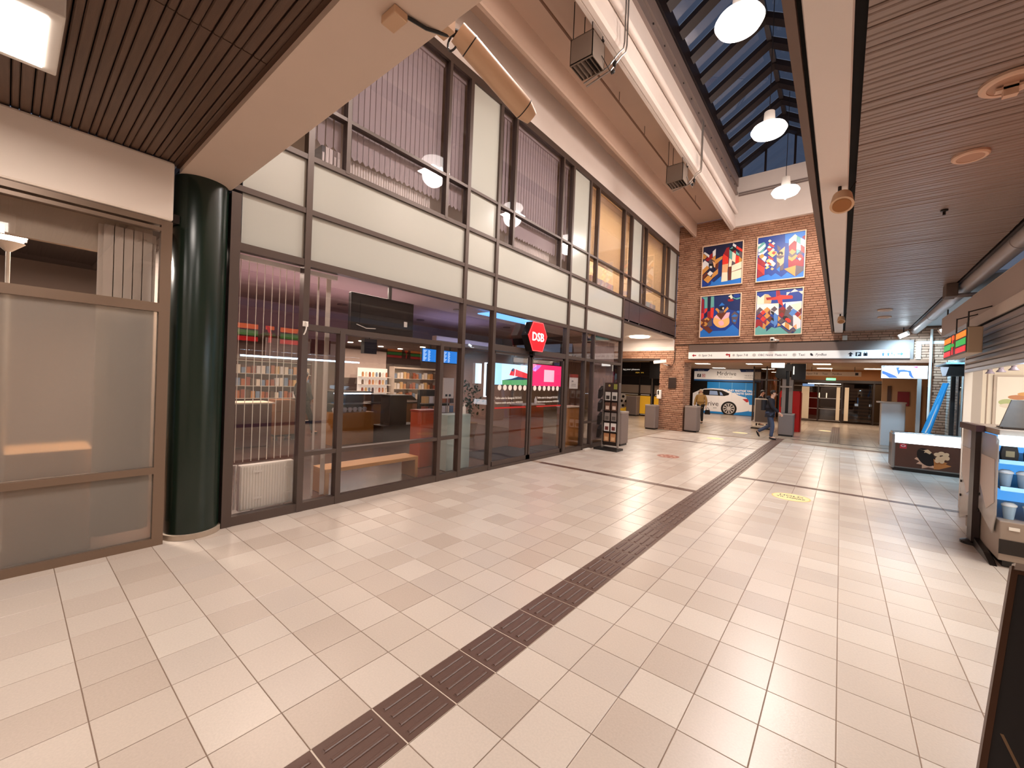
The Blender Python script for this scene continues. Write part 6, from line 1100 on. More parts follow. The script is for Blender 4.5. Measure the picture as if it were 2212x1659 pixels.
# things behind the near left shop front
t=T('batten_light','bright tube light inside the near left shop','light',(-6.5,-0.6,2.86)); MB().box(-6.6,-6.4,-1.3,0.11,2.88,2.95).build('body',WH,t); MB().box(-6.58,-6.42,-1.28,0.09,2.865,2.88).build('tube_cover',M('tube cover','ffffff',0.4,emit='f4f4ff',es=7),t)
t=T('floor_lamp','thin white uplighter lamp inside the near left shop','lamp',(-5.75,0.0,0)); MB().cyl((-5.75,-0.01,0.0),(-5.75,-0.01,2.66),0.014,n=8).build('pole',WH,t); MB().lathe([(0.02,2.62),(0.10,2.70),(0.0,2.69)],-5.75,-0.01,16).build('head',WH,t,smooth=True); MB().lathe([(0.14,-0.004),(0.14,0.02),(0.02,0.03)],-5.75,-0.01,18).build('foot',WH,t)
CUR=M('side curtain','d3c4b4',0.8)
t=T('vertical_blind','bunched cream vertical blind behind the near left shop glass','blind',(-5.1,0.7,0.1))
for i in range(11):
    y=0.52+i*0.032; MB().box(-5.14+0.03*(i%2),-5.135+0.03*(i%2),y-0.035,y+0.035,0.12,2.90).build('vane',CUR,t)
t=T('storage_box','large pale brown box blurred behind the frosted glass','box',(-5.5,0.3,0)); MB().box(-5.75,-5.2,0.0,0.50,0.0,0.90).build('body',M('card box','b98a5c',0.7),t)
# ================================================================ IN FRONT OF THE WALLS
t=T('postcard_rack','tall narrow postcard and magazine rack on a black foot by the glass corner','rack',(-4.5,9.6,0))
MB().box(-4.85,-4.22,9.42,9.80,0.001,0.05).build('foot',BK,t); 
for x in (-4.70,-4.28): MB().box(x-0.018,x+0.018,9.57,9.63,0.05,1.70).build('upright',STEEL,t)
MB().box(-4.68,-4.30,9.60,9.64,0.12,1.70).build('back_board',M('rack board','33231d',0.5),t)
MB().box(-4.68,-4.30,9.595,9.601,1.50,1.69).build('header',M('rack header','3d2a22',0.5),t); MB().lathe([(0,0),(0.03,0),(0.03,0.003),(0,0.003)],-4.56,9.591,14,axis='y',cz=1.63).build('header_mark',M('rack gold','b9a060',0.5),t)
MB().box(-4.44,-4.35,9.590,9.595,1.54,1.67).build('header_mark',M('rack olive','8a8a3c',0.5),t)
for k in range(5): MB().box(-4.68,-4.30,9.54,9.60,0.20+k*0.26,0.215+k*0.26).build('pocket_shelf',DK,t)
cols=[('c8c2ba','3a3430'),('6a4a3a','d9c4b4'),('8a7f78','5a524c'),('ece6e0','6b2f2a'),('b9855c','e0b58a')]
rows=['bottom','second','third','fourth','top']
for k in range(5):
    for j,x in enumerate((-4.58,-4.40)):
        c1,c2=cols[4-k]
        q=T('magazine','%s magazine on the %s row of the postcard rack, %s'%(['pale printed','brown','grey','white and dark red','tan'][4-k],rows[k],'left' if j==0 else 'right'),'magazine',(x,9.56,0.2155+k*0.26),group='magazines on the postcard rack')
        z=0.2155+k*0.26
        co=MB().box(x-0.07,x+0.07,9.565,9.575,z,z+0.21).build('cover',M('cover %d'%k,c1,0.5),q); MB().box(x-0.045,x+0.045,9.562,9.565,z+0.03,z+0.12).build('picture',M('picture %d'%k,c2,0.5,noise=0.4,nscale=25),co)
for k in range(4): MB().prism([(9.45,0.30+k*0.33),(9.62,0.42+k*0.33),(9.62,0.62+k*0.33),(9.47,0.52+k*0.33)],'x',-4.80,-4.72).build('side_pocket',DK,t)
def bin_(x0,x1,y0,y1,h,lab,rot=None):
    t=T('waste_bin',lab,'waste bin',((x0+x1)/2,(y0+y1)/2,0),group='grey waste bins')
    b=0.03
    MB().bbox(x0+0.02,x1-0.02,y0+0.02,y1-0.02,0.001,0.06,b).build('plinth',DK,t); MB().bbox(x0,x1,y0,y1,0.06,h-0.05,b).build('body',GREYB,t); ri=MB().bbox(x0-0.005,x1+0.005,y0-0.005,y1+0.005,h-0.05,h,b).build('rim',M('bin rim','9a8a80',0.5),t); MB().box(x0+0.08,x1-0.08,y0+0.08,y1-0.08,h,h+0.004).build('mouth',BK,ri)
bin_(-4.92,-4.56,10.4,10.9,0.93,'grey stone waste bin behind the postcard rack at the glass corner')
bin_(-5.86,-5.46,15.50,15.95,0.94,'grey stone waste bin against the left side of the brick pillar')
bin_(-4.56,-4.10,16.05,16.55,0.97,'grey stone waste bin against the right side of the brick pillar')
bin_(-1.78,-1.30,18.05,18.5,0.84,'grey stone waste bin at the foot of the screen pillar')
bin_(-9.2,-8.6,21.5,22.0,1.1,'grey stone waste bin before the yellow shop front')
# ================================================================ LOBBY BEYOND THE OPENING
wk=S('ceiling_lobby')
LC=M('lobby ceiling','b59a83',0.75,noise=0.04,nscale=3); ZL=2.98
MB().box(-13.5,3.4,16.35,31,ZL,ZL+0.1).build('lobby_ceiling',LC,wk)
for nm,bx,mt in (('wall_lobby_left',(-13.6,-13.5,11.2,31,0,3),LC),('wall_lobby_right',(3.3,3.4,16.4,31,0,3),M('lobby tan wall','a98d76',0.7)),('wall_lobby_end',(-13.5,3.3,30.9,31,0,3),M('lobby back','5a463a',0.7)),('wall_passage',(-13.5,-9.0,11.25,11.35,0,3.5),LC)): MB().box(*bx).build(nm,mt,kind='structure')
LLP=M('lobby lamp','ffffff',0.4,emit='fff0da',es=7)
for i,(x,y) in enumerate(LOBBY):
    lab=['flat lobby ceiling light above the white car poster, left','flat lobby ceiling light above the car poster, right','flat lobby ceiling light in front of the glass doors','flat lobby ceiling light far left close to the car poster','flat lobby ceiling light just beyond the opening','flat lobby ceiling light beyond the left passage','flat lobby ceiling light far right','flat lobby ceiling light close to the glass doors'][i]
    t=T('ceiling_light',lab,'light',(x,y,ZL-0.05),group='flat lobby lights'); MB().box(x-0.34,x+0.34,y-0.34,y+0.34,ZL-0.04,ZL-0.001).build('housing',WH,t); MB().box(x-0.31,x+0.31,y-0.31,y+0.31,ZL-0.045,ZL-0.04).build('diffuser',LLP,t)
t=T('ceiling_light','round lit ceiling light under the overhang beside the glass corner','light',(-6.0,13.2,3.45)); MB().lathe([(0.36,3.509),(0.36,3.47),(0.0,3.465)],-5.95,14.9,24).build('diffuser',LLP,t)
t=T('lit_box_sign','small white lit box sign hanging beyond the opening','sign',(-1.74,16.95,2.48)); MB().box(-1.93,-1.55,16.9,17.0,2.48,2.72).build('box',M('lit box','ffffff',0.4,emit='fffaf0',es=3),t)
for x in (-1.85,-1.63): MB().cyl((x,16.95,2.72),(x,16.95,2.979),0.008,n=6).build('hanger',DK,t)
# car hire poster wall
t=T('car_hire_front','blue car hire shop front with a printed white car','shop front',(-5.85,29.5,0))
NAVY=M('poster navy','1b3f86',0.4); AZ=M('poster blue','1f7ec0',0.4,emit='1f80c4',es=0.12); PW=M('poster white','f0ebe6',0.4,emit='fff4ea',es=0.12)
YW=29.5
def pw(name,pts,mat,k=0): MB().prism(pts,'y',YW-0.004*k-0.004,YW-0.004*k).build(name,mat,t)
MB().box(-7.9,-3.8,YW,YW+0.2,0.001,ZL-0.005).build('backing',BK,t)
pw('fascia_white',[(-7.82,2.26),(-3.9,2.28),(-3.9,2.95),(-7.82,2.95)],PW,1)
pw('fascia_navy',[(-7.82,2.80),(-6.98,2.80),(-6.85,2.95),(-7.82,2.95)],NAVY,2); pw('fascia_navy',[(-5.0,2.78),(-3.9,2.80),(-3.9,2.95),(-5.08,2.95)],NAVY,2)
pw('fascia_blue',[(-7.82,2.16),(-3.9,2.16),(-3.9,2.27),(-7.82,2.26)],M('poster strip','2f6fb5',0.4),1)
INK=M('poster ink','4b3a36',0.5)
text('Mrdrive',INK,t,(-5.84,YW-0.012,2.55),(1,0,0),(0,0,1),0.36,align='CENTER'); text('Driver care, driver safe',M('poster grey ink','8f8a88',0.5),t,(-5.9,YW-0.012,2.42),(1,0,0),(0,0,1),0.085,align='CENTER')
text('+45 60 63 22 00',INK,t,(-4.5,YW-0.012,2.52),(1,0,0),(0,0,1),0.09,align='CENTER'); text('www.mrdrive.dk',INK,t,(-4.5,YW-0.012,2.39),(1,0,0),(0,0,1),0.09,align='CENTER'); text('Franchise udlejning',M('navy ink','c8d4ea',0.5),t,(-4.4,YW-0.014,2.83),(1,0,0),(0,0,1),0.085,align='CENTER'); text('Biludlejning',MATS['navy ink'],t,(-7.4,YW-0.014,2.84),(1,0,0),(0,0,1),0.085,align='CENTER')
pw('social_mark',[(-7.62,2.40),(-7.40,2.40),(-7.40,2.62),(-7.62,2.62)],BK,2); text('f',PW,t,(-7.545,YW-0.014,2.42),(1,0,0),(0,0,1),0.26,bold=0.006)
pw('social_mark',[(-7.34,2.40),(-7.12,2.40),(-7.12,2.62),(-7.34,2.62)],M('poster rose','d0707a',0.5),2); MB().tube([(-7.23+0.05*math.cos(a),YW-0.014,2.51+0.05*math.sin(a)) for a in [0.35*i for i in range(19)]],0.010,6).build('social_mark',PW,t)
MB().tube([(-7.31,YW-0.014,2.43),(-7.15,YW-0.014,2.43),(-7.15,YW-0.014,2.59),(-7.31,YW-0.014,2.59),(-7.31,YW-0.014,2.43)],0.010,6).build('social_mark',PW,t)
pw('poster_panel',[(-6.97,0.02),(-4.12,0.02),(-4.12,2.10),(-6.97,2.10)],AZ,1); pw('poster_panel',[(-7.86,0.02),(-6.97,0.02),(-6.97,0.2),(-7.86,0.2)],AZ,1)
for x in (-6.24,-5.48,-4.7): MB().box(x-0.015,x+0.015,YW-0.012,YW-0.004,0.6,2.10).build('panel_joint',M('poster joint','6fb4e0',0.5),t)
text("TA' DET RIGTIGE VALG",PW,t,(-4.2,YW-0.012,1.52),(1,0,0),(0,0,1),0.17,align='RIGHT',bold=0.006); text('FØRSTE GANG!',PW,t,(-4.2,YW-0.012,1.34),(1,0,0),(0,0,1),0.17,align='RIGHT',bold=0.006)
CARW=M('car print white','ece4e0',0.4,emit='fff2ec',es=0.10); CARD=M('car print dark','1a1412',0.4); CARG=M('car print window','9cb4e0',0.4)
pw('print_body',[(-7.86,0.25),(-7.86,1.30),(-7.45,1.52),(-7.1,1.64),(-6.6,1.68),(-6.0,1.66),(-5.55,1.50),(-5.1,1.28),(-4.65,1.16),(-4.50,0.95),(-4.45,0.62),(-4.50,0.32),(-4.9,0.22),(-5.3,0.15),(-7.0,0.15)],CARW,2)
pw('print_glass',[(-7.5,1.38),(-7.15,1.57),(-6.6,1.60),(-6.05,1.57),(-5.62,1.38),(-5.66,1.27),(-5.9,1.20),(-7.5,1.20)],CARD,3); pw('print_glass',[(-6.82,1.24),(-6.80,1.52),(-6.35,1.50),(-6.28,1.24)],CARG,4); pw('print_glass',[(-6.16,1.24),(-6.2,1.46),(-6.08,1.42),(-5.98,1.24)],CARG,4)
pw('print_tail_lamp',[(-4.86,1.06),(-4.56,1.08),(-4.50,0.90),(-4.62,0.86)],M('car lamp','c8303a',0.5),3)
wc=(-5.62,0.40)
def ring(r0,r1,mat,k,name): MB().lathe([(r0,0),(r1,0),(r1,0.003),(r0,0.003)],wc[0],YW-0.004*k-0.004,36,axis='y',cz=wc[1]).build(name,mat,t)
ring(0.0,0.46,CARD,4,'print_tyre'); ring(0.0,0.345,M('wheel print','d8d0cc',0.4),5,'print_rim')
m=MB()
for i in range(10):
    a=2*PI*i/10+0.1; m.prism([(wc[0]+r*math.cos(a+d),wc[1]+r*math.sin(a+d)) for r,d in ((0.11,0.10),(0.31,0.17),(0.31,-0.17),(0.11,-0.10))],'y',YW-0.029,YW-0.0265)
m.build('print_spokes',CARD,t)
text('Mrdrive',INK,t,(-7.70,YW-0.014,0.52),(1,0,0),(0,0,1),0.46); text('auto',INK,t,(-6.55,YW-0.014,0.36),(1,0,0),(0,0,1),0.12)
pw('print_plate',[(-4.48,0.72),(-4.14,0.72),(-4.14,0.30),(-4.48,0.30)],CARW,2)
# glass doors at the far end
gd=S('door_3')
FDK=M('far frame','2a1d17',0.4); GLF=glass('far glass',(0.55,0.48,0.42),1.6); FPAN=M('far panel','d8c4a8',0.5)
MB().box(-2.3,2.2,29.4,29.5,2.25,2.40).build('header',FDK,gd); MB().box(-2.3,2.2,29.45,29.5,2.40,ZL).build('brick_band',M('far band','a06a3c',0.7),gd)
for x in (-2.2,-1.0,0.06,1.40,2.2): MB().box(x-0.035,x+0.035,29.38,29.48,0,2.3).build('mullion',FDK,gd)
for z in (0.10,0.75,1.35,2.05): MB().box(-2.2,0.03,29.40,29.44,z-0.018,z+0.018).build('rail',STEEL,gd)
for a,b in ((-1.78,-1.42),(-0.18,-0.02),(0.18,0.36)): MB().box(a,b,29.36,29.40,0.14,2.0).build('door_panel',FPAN,gd)
for a,b in ((-1.42,-0.97),(-0.90,-0.20)): MB().box(a,b,29.44,29.45,0.1,2.2).build('glass_pane',GLF,gd)
for x in (-0.95,-0.62): MB().box(x-0.02,x+0.02,29.33,29.38,1.38,1.66).build('handle',M('lit handle','f4e8d0',0.4,emit='ffe8c8',es=0.6),gd)
MB().box(0.1,2.2,29.44,29.45,0.1,2.2).build('glass_pane',GLF,gd)
for k in range(10): MB().box(0.40,1.36,29.9-0.0,30.2,0.15+k*0.19,0.23+k*0.19).build('stair_tread',M('stair tread','8a7258',0.6),gd)
MB().box(-1.5,0.0,29.30,29.36,2.16,2.20).build('lit_strip',M('far strip','ffffff',0.4,emit='fff2dc',es=3),gd); MB().box(-1.75,-1.2,29.28,29.36,2.02,2.16).build('blue_sign',M('far blue','6f98d0',0.4,emit='6f98d0',es=0.3),gd)
t=T('direction_sign','small far direction sign hanging in front of the glass doors','sign',(-0.5,26,2.5)); MB().box(-1.45,0.75,26.0,26.08,2.52,2.74).build('face',M('far sign','cdbba8',0.5),t); text('Spor 7-8     Taxi     FynBus',INK,t,(-1.4,25.995,2.58),(1,0,0),(0,0,1),0.13); MB().box(0.52,0.64,25.99,26.0,2.57,2.69).build('pictogram',SDK,t)
for x in (-1.2,0.5): MB().cyl((x,26.04,2.74),(x,26.04,ZL),0.012,n=6).build('hanger',DK,t)
t=T('exit_sign','small green and white exit sign near the glass doors','sign',(-0.42,27.2,2.33)); MB().box(-0.62,-0.22,27.2,27.24,2.33,2.45).build('panel',M('exit green','3fae6a',0.4,emit='8fe0a0',es=0.8),t); MB().cyl((-0.42,27.22,2.45),(-0.42,27.22,2.979),0.008,n=6).build('hanger',DK,t)
# right hand end of the lobby: door frames and a red panel
t=T('door_row','row of brown doors along the right side of the lobby','doors',(2.4,24,0))
DB=M('lobby door','4a3222',0.5)
for y in (20.2,21.6,23.2,25.2): MB().box(3.24,3.299,y,y+0.9,0.001,2.1).build('door',DB,t); 
MB().box(1.5,3.2,25.9,25.95,0.001,2.9).build('tan_screen',M('lobby tan','b08c68',0.6),t); MB().box(2.05,2.45,25.86,25.9,1.2,1.85).build('red_panel',M('lobby red','7a1414',0.5),t)
for x in (1.7,2.7,3.0): MB().box(x,x+0.12,25.84,25.9,0.001,2.1).build('door',DB,t)
t=T('glass_partition','dark framed glass partition left of the screen pillar in the lobby','partition',(-3.3,26,0))
for x in (-3.7,-3.1,-2.5): MB().box(x-0.03,x+0.03,25.5,25.56,0.0,2.95).build('mullion',FDK,t)
MB().box(-3.73,-2.47,25.5,25.56,2.2,2.26).build('transom',FDK,t); MB().box(-3.67,-2.53,25.52,25.53,0.05,2.9).build('glass_pane',GLF,t); MB().cyl((-3.0,27.0,0.001),(-3.0,27,2.95),0.22,n=24).build('round_post',M('wood column','a8703c',0.5),t,smooth=True)
# screen pillar, red machine, A board
t=T('screen_pillar','twin grey posts carrying two dark screens over a waste bin','screen pillar',(-1.55,18.6,0))
for x in (-1.68,-1.46): MB().box(x-0.06,x+0.06,18.55,18.65,0.001,2.2).build('post',M('post grey','a3968e',0.45,0.2),t)
MB().box(-1.62,-1.52,18.57,18.62,0.001,2.95).build('dark_core',BK,t); MB().box(-1.80,-1.42,18.5,18.7,1.80,1.86).build('collar',STEEL,t)
MB().box(-1.02,-1.46,18.40,18.48,2.10,2.70).build('screen',BK,t,bevel=0.01); MB().prism([(-1.98,2.25),(-1.90,2.55),(-1.62,2.58),(-1.62,2.12),(-1.90,2.14)],'y',18.42,18.60).build('screen',BK,t); MB().box(-1.66,-1.44,18.36,18.42,2.42,2.68).build('monitor_back',M('monitor back','3a3636',0.4),t); MB().box(-1.40,-1.37,18.38,18.42,2.3,2.6).build('lit_edge',M('lit edge','ffffff',0.4,emit='fff4d8',es=1.5),t)
t=T('red_machine','tall red ticket machine standing beyond the screen pillar','machine',(-1.6,20.8,0))
RM=M('machine red','b8100e',0.35); MB().bbox(-2.0,-1.25,20.5,21.1,0.001,1.62,0.04).build('body',RM,t); MB().bbox(-1.98,-1.27,20.52,21.08,1.62,1.68,0.05).build('cap',RM,t); MB().box(-1.62,-1.40,20.492,20.5,0.55,0.75).build('tray',M('machine dark red','8a0c0c',0.4),t); MB().box(-1.95,-1.80,20.492,20.5,1.0,1.4).build('panel',BK,t)
t=T('pavement_board','grey framed pavement sign on a dark sprung foot in the lobby','sign board',(-2.65,20.4,0))
MB().box(-2.98,-2.28,20.25,20.75,0.001,0.06).build('foot',DK,t,bevel=0.01); MB().box(-2.95,-2.30,20.3,20.7,0.06,0.13).build('foot_cover',M('foot pale','c9b9a8',0.5),t); 
for x in (-2.80,-2.42): MB().cyl((x,20.5,0.13),(x,20.5,0.24),0.03,n=10).build('spring',DK,t)
MB().box(-2.90,-2.32,20.47,20.53,0.24,1.31).build('frame',M('frame pale','c4b6a8',0.4,0.3),t,bevel=0.006); MB().box(-2.86,-2.36,20.462,20.47,0.29,1.26).build('panel',M('board grey','5a4c44',0.5),t)
# yellow shop front on the left
t=T('yellow_shop_front','dark shop front with yellow window posters in the left passage','shop front',(-8.8,22.2,0))
MB().box(-11.5,-7.2,22.2,22.3,0.001,ZL-0.005).build('backing',BK,t)
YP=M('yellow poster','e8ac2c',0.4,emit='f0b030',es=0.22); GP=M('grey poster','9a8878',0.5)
for a,b in ((-11.4,-9.95),(-9.90,-8.75),(-8.70,-8.10),(-7.9,-7.25)): MB().box(a,b,22.18,22.2,0.12,1.10).build('yellow_poster',YP,t); MB().box(a,b,22.18,22.2,1.24,1.70).build('grey_poster',GP,t); MB().box(a+0.05,b-0.05,22.17,22.18,1.14,1.19).build('white_strip',WH,t); MB().box(a+0.05,b-0.05,22.17,22.18,0.06,0.10).build('white_strip',WH,t)
for x in (-8.72,-8.02,-9.92): MB().box(x-0.03,x+0.03,22.12,22.18,0.001,ZL-0.005).build('mullion',FDK if x<-8.5 else STEEL,t)
MB().box(-11.4,-7.2,22.12,22.18,2.18,2.24).build('transom',FDK,t)
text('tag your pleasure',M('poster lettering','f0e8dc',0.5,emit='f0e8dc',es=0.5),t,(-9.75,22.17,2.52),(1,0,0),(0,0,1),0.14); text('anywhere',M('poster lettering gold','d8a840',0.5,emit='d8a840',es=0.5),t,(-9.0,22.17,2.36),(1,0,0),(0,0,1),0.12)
m=MB(); m.lathe([(0,0),(0.42,0),(0.42,0.003),(0,0.003)],-9.75,22.165,28,axis='y',cz=0.75); m.build('print_football',WH,t)
for i in range(6):
    a=2*PI*i/5; c_=(-9.75+(0.27*math.cos(a) if i<5 else 0),0.75+(0.27*math.sin(a) if i<5 else 0)); MB().prism([(c_[0]+0.09*math.cos(q+a),c_[1]+0.09*math.sin(q+a)) for q in [2*PI*j/5 for j in range(5)]],'y',22.158,22.162).build('print_patch',BK,t)
tag(MB().box(-7.75,-6.9,20.9,21.0,2.05,2.95).build('hanging_screen',BK,bevel=0.01),'large dark screen hanging in the left passage by the brick pillar','screen')
for i,x in enumerate((-9.5,-8.9)): pass
# ================================================================ PEOPLE
def skin(name,verts,edges,radii,mat,parent,sub=1,root=0):
    me=bpy.data.meshes.new(name); me.from_pydata(verts,edges,[]); me.materials.append(mat)
    o=put(name,me,(0,0,0),parent,local=True)
    m=o.modifiers.new('skin','SKIN'); m.use_smooth_shade=True
    sv=me.skin_vertices[0]
    for i,r in enumerate(radii): sv.data[i].radius=r if isinstance(r,tuple) else (r,r); sv.data[i].use_root=(i==root)
    s=o.modifiers.new('sub','SUBSURF'); s.levels=sub; s.render_levels=sub
    return o
def person(name,label,loc,rz,J,cl,hair='short',sk='c99a80'):
    """J: joints in the person's own axes: +y the way they face, +x their right. cl: coat, trousers, shoes colours"""
    t=T(name,label,'person',loc,rz)
    V=lambda k: Vector(J[k])
    SK=M('skin '+name+str(len(WP)),sk,0.5)
    vs=[];es=[];rs=[]
    def v(p,r,par=None):
        vs.append(tuple(p)); rs.append(r)
        if par is not None: es.append((par,len(vs)-1))
        return len(vs)-1
    pel=v(V('hip'),(0.13,0.10)); ab=v(V('hip').lerp(V('chest'),.5),(0.125,0.095),pel); ch=v(V('chest'),(0.15,0.105),ab); nk=v(V('neck'),0.052,ch); hb=v(V('head')-Vector((0,0,0.05)),(0.068,0.078),nk); v(V('head')+Vector((0,0,0.06)),(0.070,0.082),hb)
    for s in 'lr':
        sh=v(V('sh'+s),0.058,ch); el=v(V('el'+s),0.042,sh); wr_=v(V('wr'+s),0.030,el)
        d=(V('wr'+s)-V('el'+s)).normalized(); pal=v(V('wr'+s)+d*0.06,(0.040,0.020),wr_)
        side=d.cross(Vector((0,1,0))); side=(side if side.length>0.1 else Vector((1,0,0))).normalized(); up=d.cross(side).normalized()
        base=V('wr'+s)+d*0.085
        for i,L in enumerate((0.065,0.075,0.07,0.055)):
            o_=up*(0.026-0.0175*i); a=v(base+o_,0.0095,pal); b=v(base+o_+d*L*.55+side*0.008,0.009,a); v(base+o_+d*L+side*0.03,0.0075,b)
        a=v(V('wr'+s)+d*0.045+up*0.04,0.011,pal); v(V('wr'+s)+d*0.085+up*0.055+side*0.015,0.009,a)
        hp=v(V('hip'+s),0.085,pel); kn=v(V('kn'+s),0.056,hp); an=v(V('an'+s),0.040,kn); v(V('to'+s),(0.040,0.028),an)
    skin('body',vs,es,rs,SK,t)
    h=V('head'); f=Vector(J.get('face',(0,1,0))).normalized(); rt=f.cross(Vector((0,0,1))).normalized()
    m=MB()
    for s in (-1,1): m.sph(h+f*0.078+rt*0.03*s+Vector((0,0,0.02)),0.011,n=8,k=6)
    m.build('eyes',M('eye dark','1c1210',0.3),t,smooth=True,local=True)
    nb=h+f*0.085; MB().add([nb+Vector((0,0,0.03)),nb-rt*0.016+Vector((0,0,-0.015)),nb+rt*0.016+Vector((0,0,-0.015)),nb+f*0.022+Vector((0,0,-0.010))],[(0,1,3),(0,3,2),(1,2,3),(0,2,1)]).build('nose',SK,t,local=True)
    mb=MB(); mb.obox(h+f*0.076+Vector((0,0,-0.042)),0.045,0.012,0.010,Matrix((rt,f,(0,0,1))).transposed()); mb.build('mouth',M('lips','9a5a4c',0.5),t,local=True)
    m=MB()
    for s in (-1,1): m.sph(h+rt*0.078*s+Vector((0,0,0.005)),0.014,0.02,0.03,8,6)
    m.build('ears',SK,t,smooth=True,local=True)
    HC=M('hair '+name+str(len(WP)),cl.get('hair','1a100c'),0.6)
    m=MB(); c0=h+Vector((0,0,0.045))-f*0.014
    m.sph(c0,0.088,0.095,0.085,16,10)
    m.v=[tuple(Vector(p)+(f*(0.03*min(0,0)) )) for p in m.v]
    cut=[]
    for p in m.v:
        q=Vector(p)-c0
        if q.dot(f)>0.02 and q.z<0.02: q=q-f*(q.dot(f)-0.02)*0.9
        cut.append(tuple(c0+q))
    m.v=cut
    m.build('hat' if hair=='hat' else 'hair',HC,t,smooth=True,local=True)
    # clothes over the same skeleton
    def cloth(nm,pts,edges,radii,col,root=0): return skin(nm,[tuple(p) for p in pts],edges,radii,M('cloth %s %s'%(name,nm)+str(len(WP)),col,0.85,noise=0.12,nscale=30),t,1,root)
    low=V('hip')+Vector((0,0,-0.10 if not cl.get('long') else -0.20))
    P=[V('hip').lerp(V('chest'),0.05),V('hip').lerp(V('chest'),.5),V('chest'),V('neck')-Vector((0,0,0.02)),low,V('shl'),V('ell'),V('wrl'),V('shr'),V('elr'),V('wrr')]
    b=cl.get('bulk',1.0)
    cloth('coat',P,[(4,0),(0,1),(1,2),(2,3),(2,5),(5,6),(6,7),(2,8),(8,9),(9,10)],[(0.165*b,0.13*b),(0.155*b,0.125*b),(0.175*b,0.135*b),(0.075,0.075),(0.17*b,0.135*b),0.078*b,0.062*b,0.050,0.078*b,0.062*b,0.050],cl['coat'])
    P=[V('hip'),V('hipl'),V('knl'),V('anl'),V('hipr'),V('knr'),V('anr')]
    cloth('trousers',P,[(0,1),(1,2),(2,3),(0,4),(4,5),(5,6)],[(0.135,0.11),0.098,0.072,0.058,0.098,0.072,0.058],cl['trousers'])
    for s in 'lr':
        a=V('an'+s); o_=V('to'+s); d=(o_-a); d2=Vector((d.x,d.y,d.z))
        cloth('shoe',[a-d2*0.35+Vector((0,0,-0.03)),a+d2*0.4+Vector((0,0,-0.02)),o_+d2*0.1+Vector((0,0,-0.002))],[(0,1),(1,2)],[(0.042,0.038),(0.046,0.040),(0.038,0.028)],cl['shoes'])
    return t,V
# walking man in profile, striding to the right
J=dict(hip=(0,0,0.90),chest=(0,0.03,1.22),neck=(0,0.05,1.44),head=(0,0.09,1.56),face=(0,1,-0.25),
 shl=(-0.19,0.02,1.38),ell=(-0.22,-0.06,1.12),wrl=(-0.20,0.05,0.90),shr=(0.19,0.02,1.38),elr=(0.25,0.08,1.13),wrr=(0.22,0.28,0.93),
 hipl=(-0.09,0,0.86),knl=(-0.09,0.0,0.46),anl=(-0.09,-0.36,0.22),tol=(-0.09,-0.30,0.06),hipr=(0.09,0.01,0.86),knr=(0.09,0.10,0.47),anr=(0.09,0.06,0.075),tor=(0.09,0.21,0.034))
t,V=person('person','man in a dark hooded jacket and blue jeans walking right past the bin','man',None,J,None) if False else person('person','person in dark hooded jacket and blue jeans walking right over the floor strip',(-1.86,16.45,0),-PI/2,J,dict(coat='15121c',trousers='3a4258',shoes='14100f',hair='1a100c',bulk=1.05))
MB().sph((0,-0.06,1.42),0.11,0.08,0.07,14,8).build('hood',M('hood cloth','14111a',0.9),t,smooth=True,local=True)
MB().bbox(-0.14,0.14,-0.26,-0.11,0.98,1.34,0.05).build('backpack',M('backpack','121018',0.8),t,local=True)
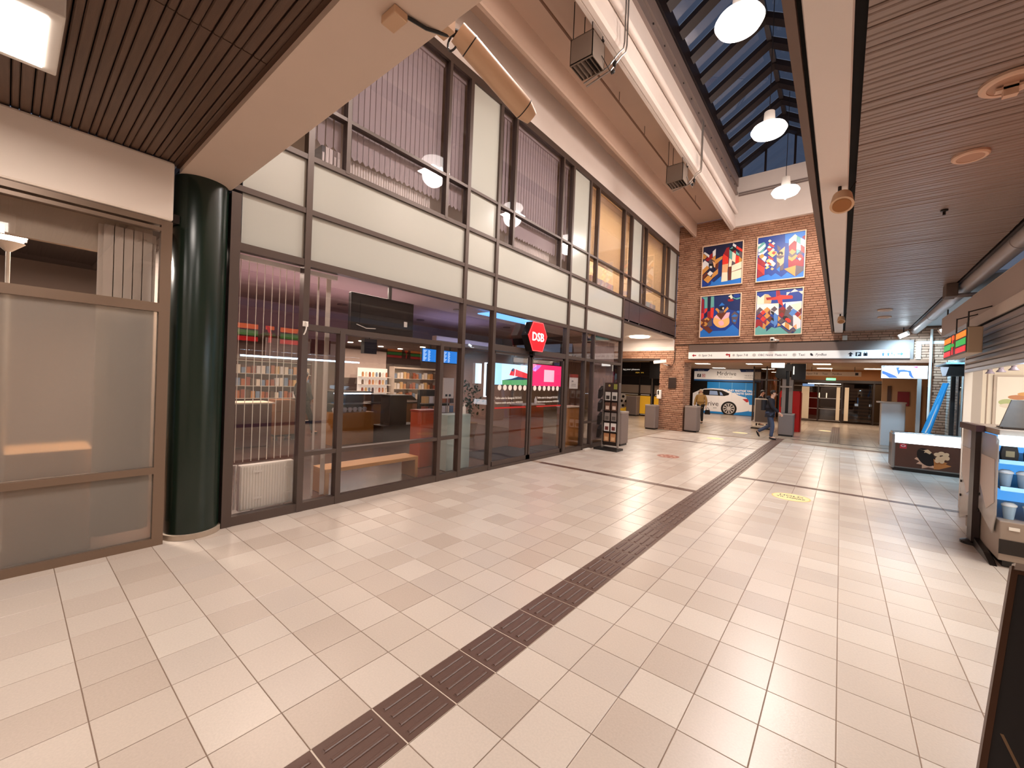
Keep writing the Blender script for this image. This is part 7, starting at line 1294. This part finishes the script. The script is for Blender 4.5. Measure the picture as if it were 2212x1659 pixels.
# woman in a beige jacket facing the camera
J=dict(hip=(0,0,0.86),chest=(0,0.01,1.16),neck=(0,0.02,1.37),head=(0,0.05,1.48),face=(0,1,-0.1),
 shl=(-0.17,0,1.32),ell=(-0.24,0.0,1.06),wrl=(-0.25,0.08,0.84),shr=(0.17,0,1.32),elr=(0.24,0.0,1.06),wrr=(0.26,0.06,0.84),
 hipl=(-0.08,0,0.82),knl=(-0.08,0.05,0.45),anl=(-0.08,0.0,0.075),tol=(-0.08,0.15,0.034),hipr=(0.08,0,0.82),knr=(0.08,0.10,0.46),anr=(0.08,0.12,0.075),tor=(0.08,0.27,0.034))
t,V=person('person','person in a beige jacket, pale hat and dark trousers carrying a black handbag',(-5.12,20.6,0),PI,J,dict(coat='a8834c',trousers='17110f',shoes='17110f',hair='e6d8c4',bulk=1.0,long=True),hair='hat')
MB().lathe([(0.085,1.33),(0.10,1.37),(0.085,1.42),(0.07,1.42)],0,0.03,18).build('scarf',M('scarf','d8b98a',0.9),t,smooth=True,local=True)
tb=T('handbag','black handbag held by the person in the beige jacket','handbag',(-4.85,20.54,0.42)); MB().prism([(-4.92,0.44),(-4.68,0.44),(-4.71,0.66),(-4.89,0.66)],'y',20.48,20.60).build('bag',BK,tb,bevel=0.02); MB().tube([(-4.87,20.54,0.65),(-4.84,20.54,0.73),(-4.80,20.54,0.76),(-4.76,20.54,0.73),(-4.73,20.54,0.65)],0.010,8).build('handle',BK,tb,smooth=True)
# person half hidden behind the pavement board
J=dict(hip=(0,0,0.90),chest=(0,0.02,1.22),neck=(0,0.04,1.43),head=(0,0.08,1.55),face=(0,1,-0.1),
 shl=(-0.18,0,1.37),ell=(-0.22,-0.02,1.10),wrl=(-0.20,0.12,0.95),shr=(0.18,0,1.37),elr=(0.22,-0.02,1.10),wrr=(0.2,0.12,0.95),
 hipl=(-0.09,0,0.86),knl=(-0.09,0.04,0.47),anl=(-0.09,0,0.075),tol=(-0.09,0.15,0.034),hipr=(0.09,0,0.86),knr=(0.09,0.04,0.47),anr=(0.09,0.0,0.075),tor=(0.09,0.15,0.034))
person('person','person with dark hair and dark jacket half hidden behind the pavement board',(-2.92,22.3,0),-PI/2,J,dict(coat='17131a',trousers='1a1518',shoes='14100f',hair='17100e'))
# person walking inside the shop behind the first window
J2=dict(J); J2.update(knl=(-0.09,-0.10,0.48),anl=(-0.09,-0.34,0.14),tol=(-0.09,-0.24,0.05),knr=(0.09,0.20,0.50),anr=(0.09,0.30,0.075),tor=(0.09,0.45,0.034))
person('person','person in dark clothes walking inside the shop behind the first window',(-11.0,4.9,0),0.4,J2,dict(coat='1d1614',trousers='1c1413',shoes='140d0c',hair='17100e'))
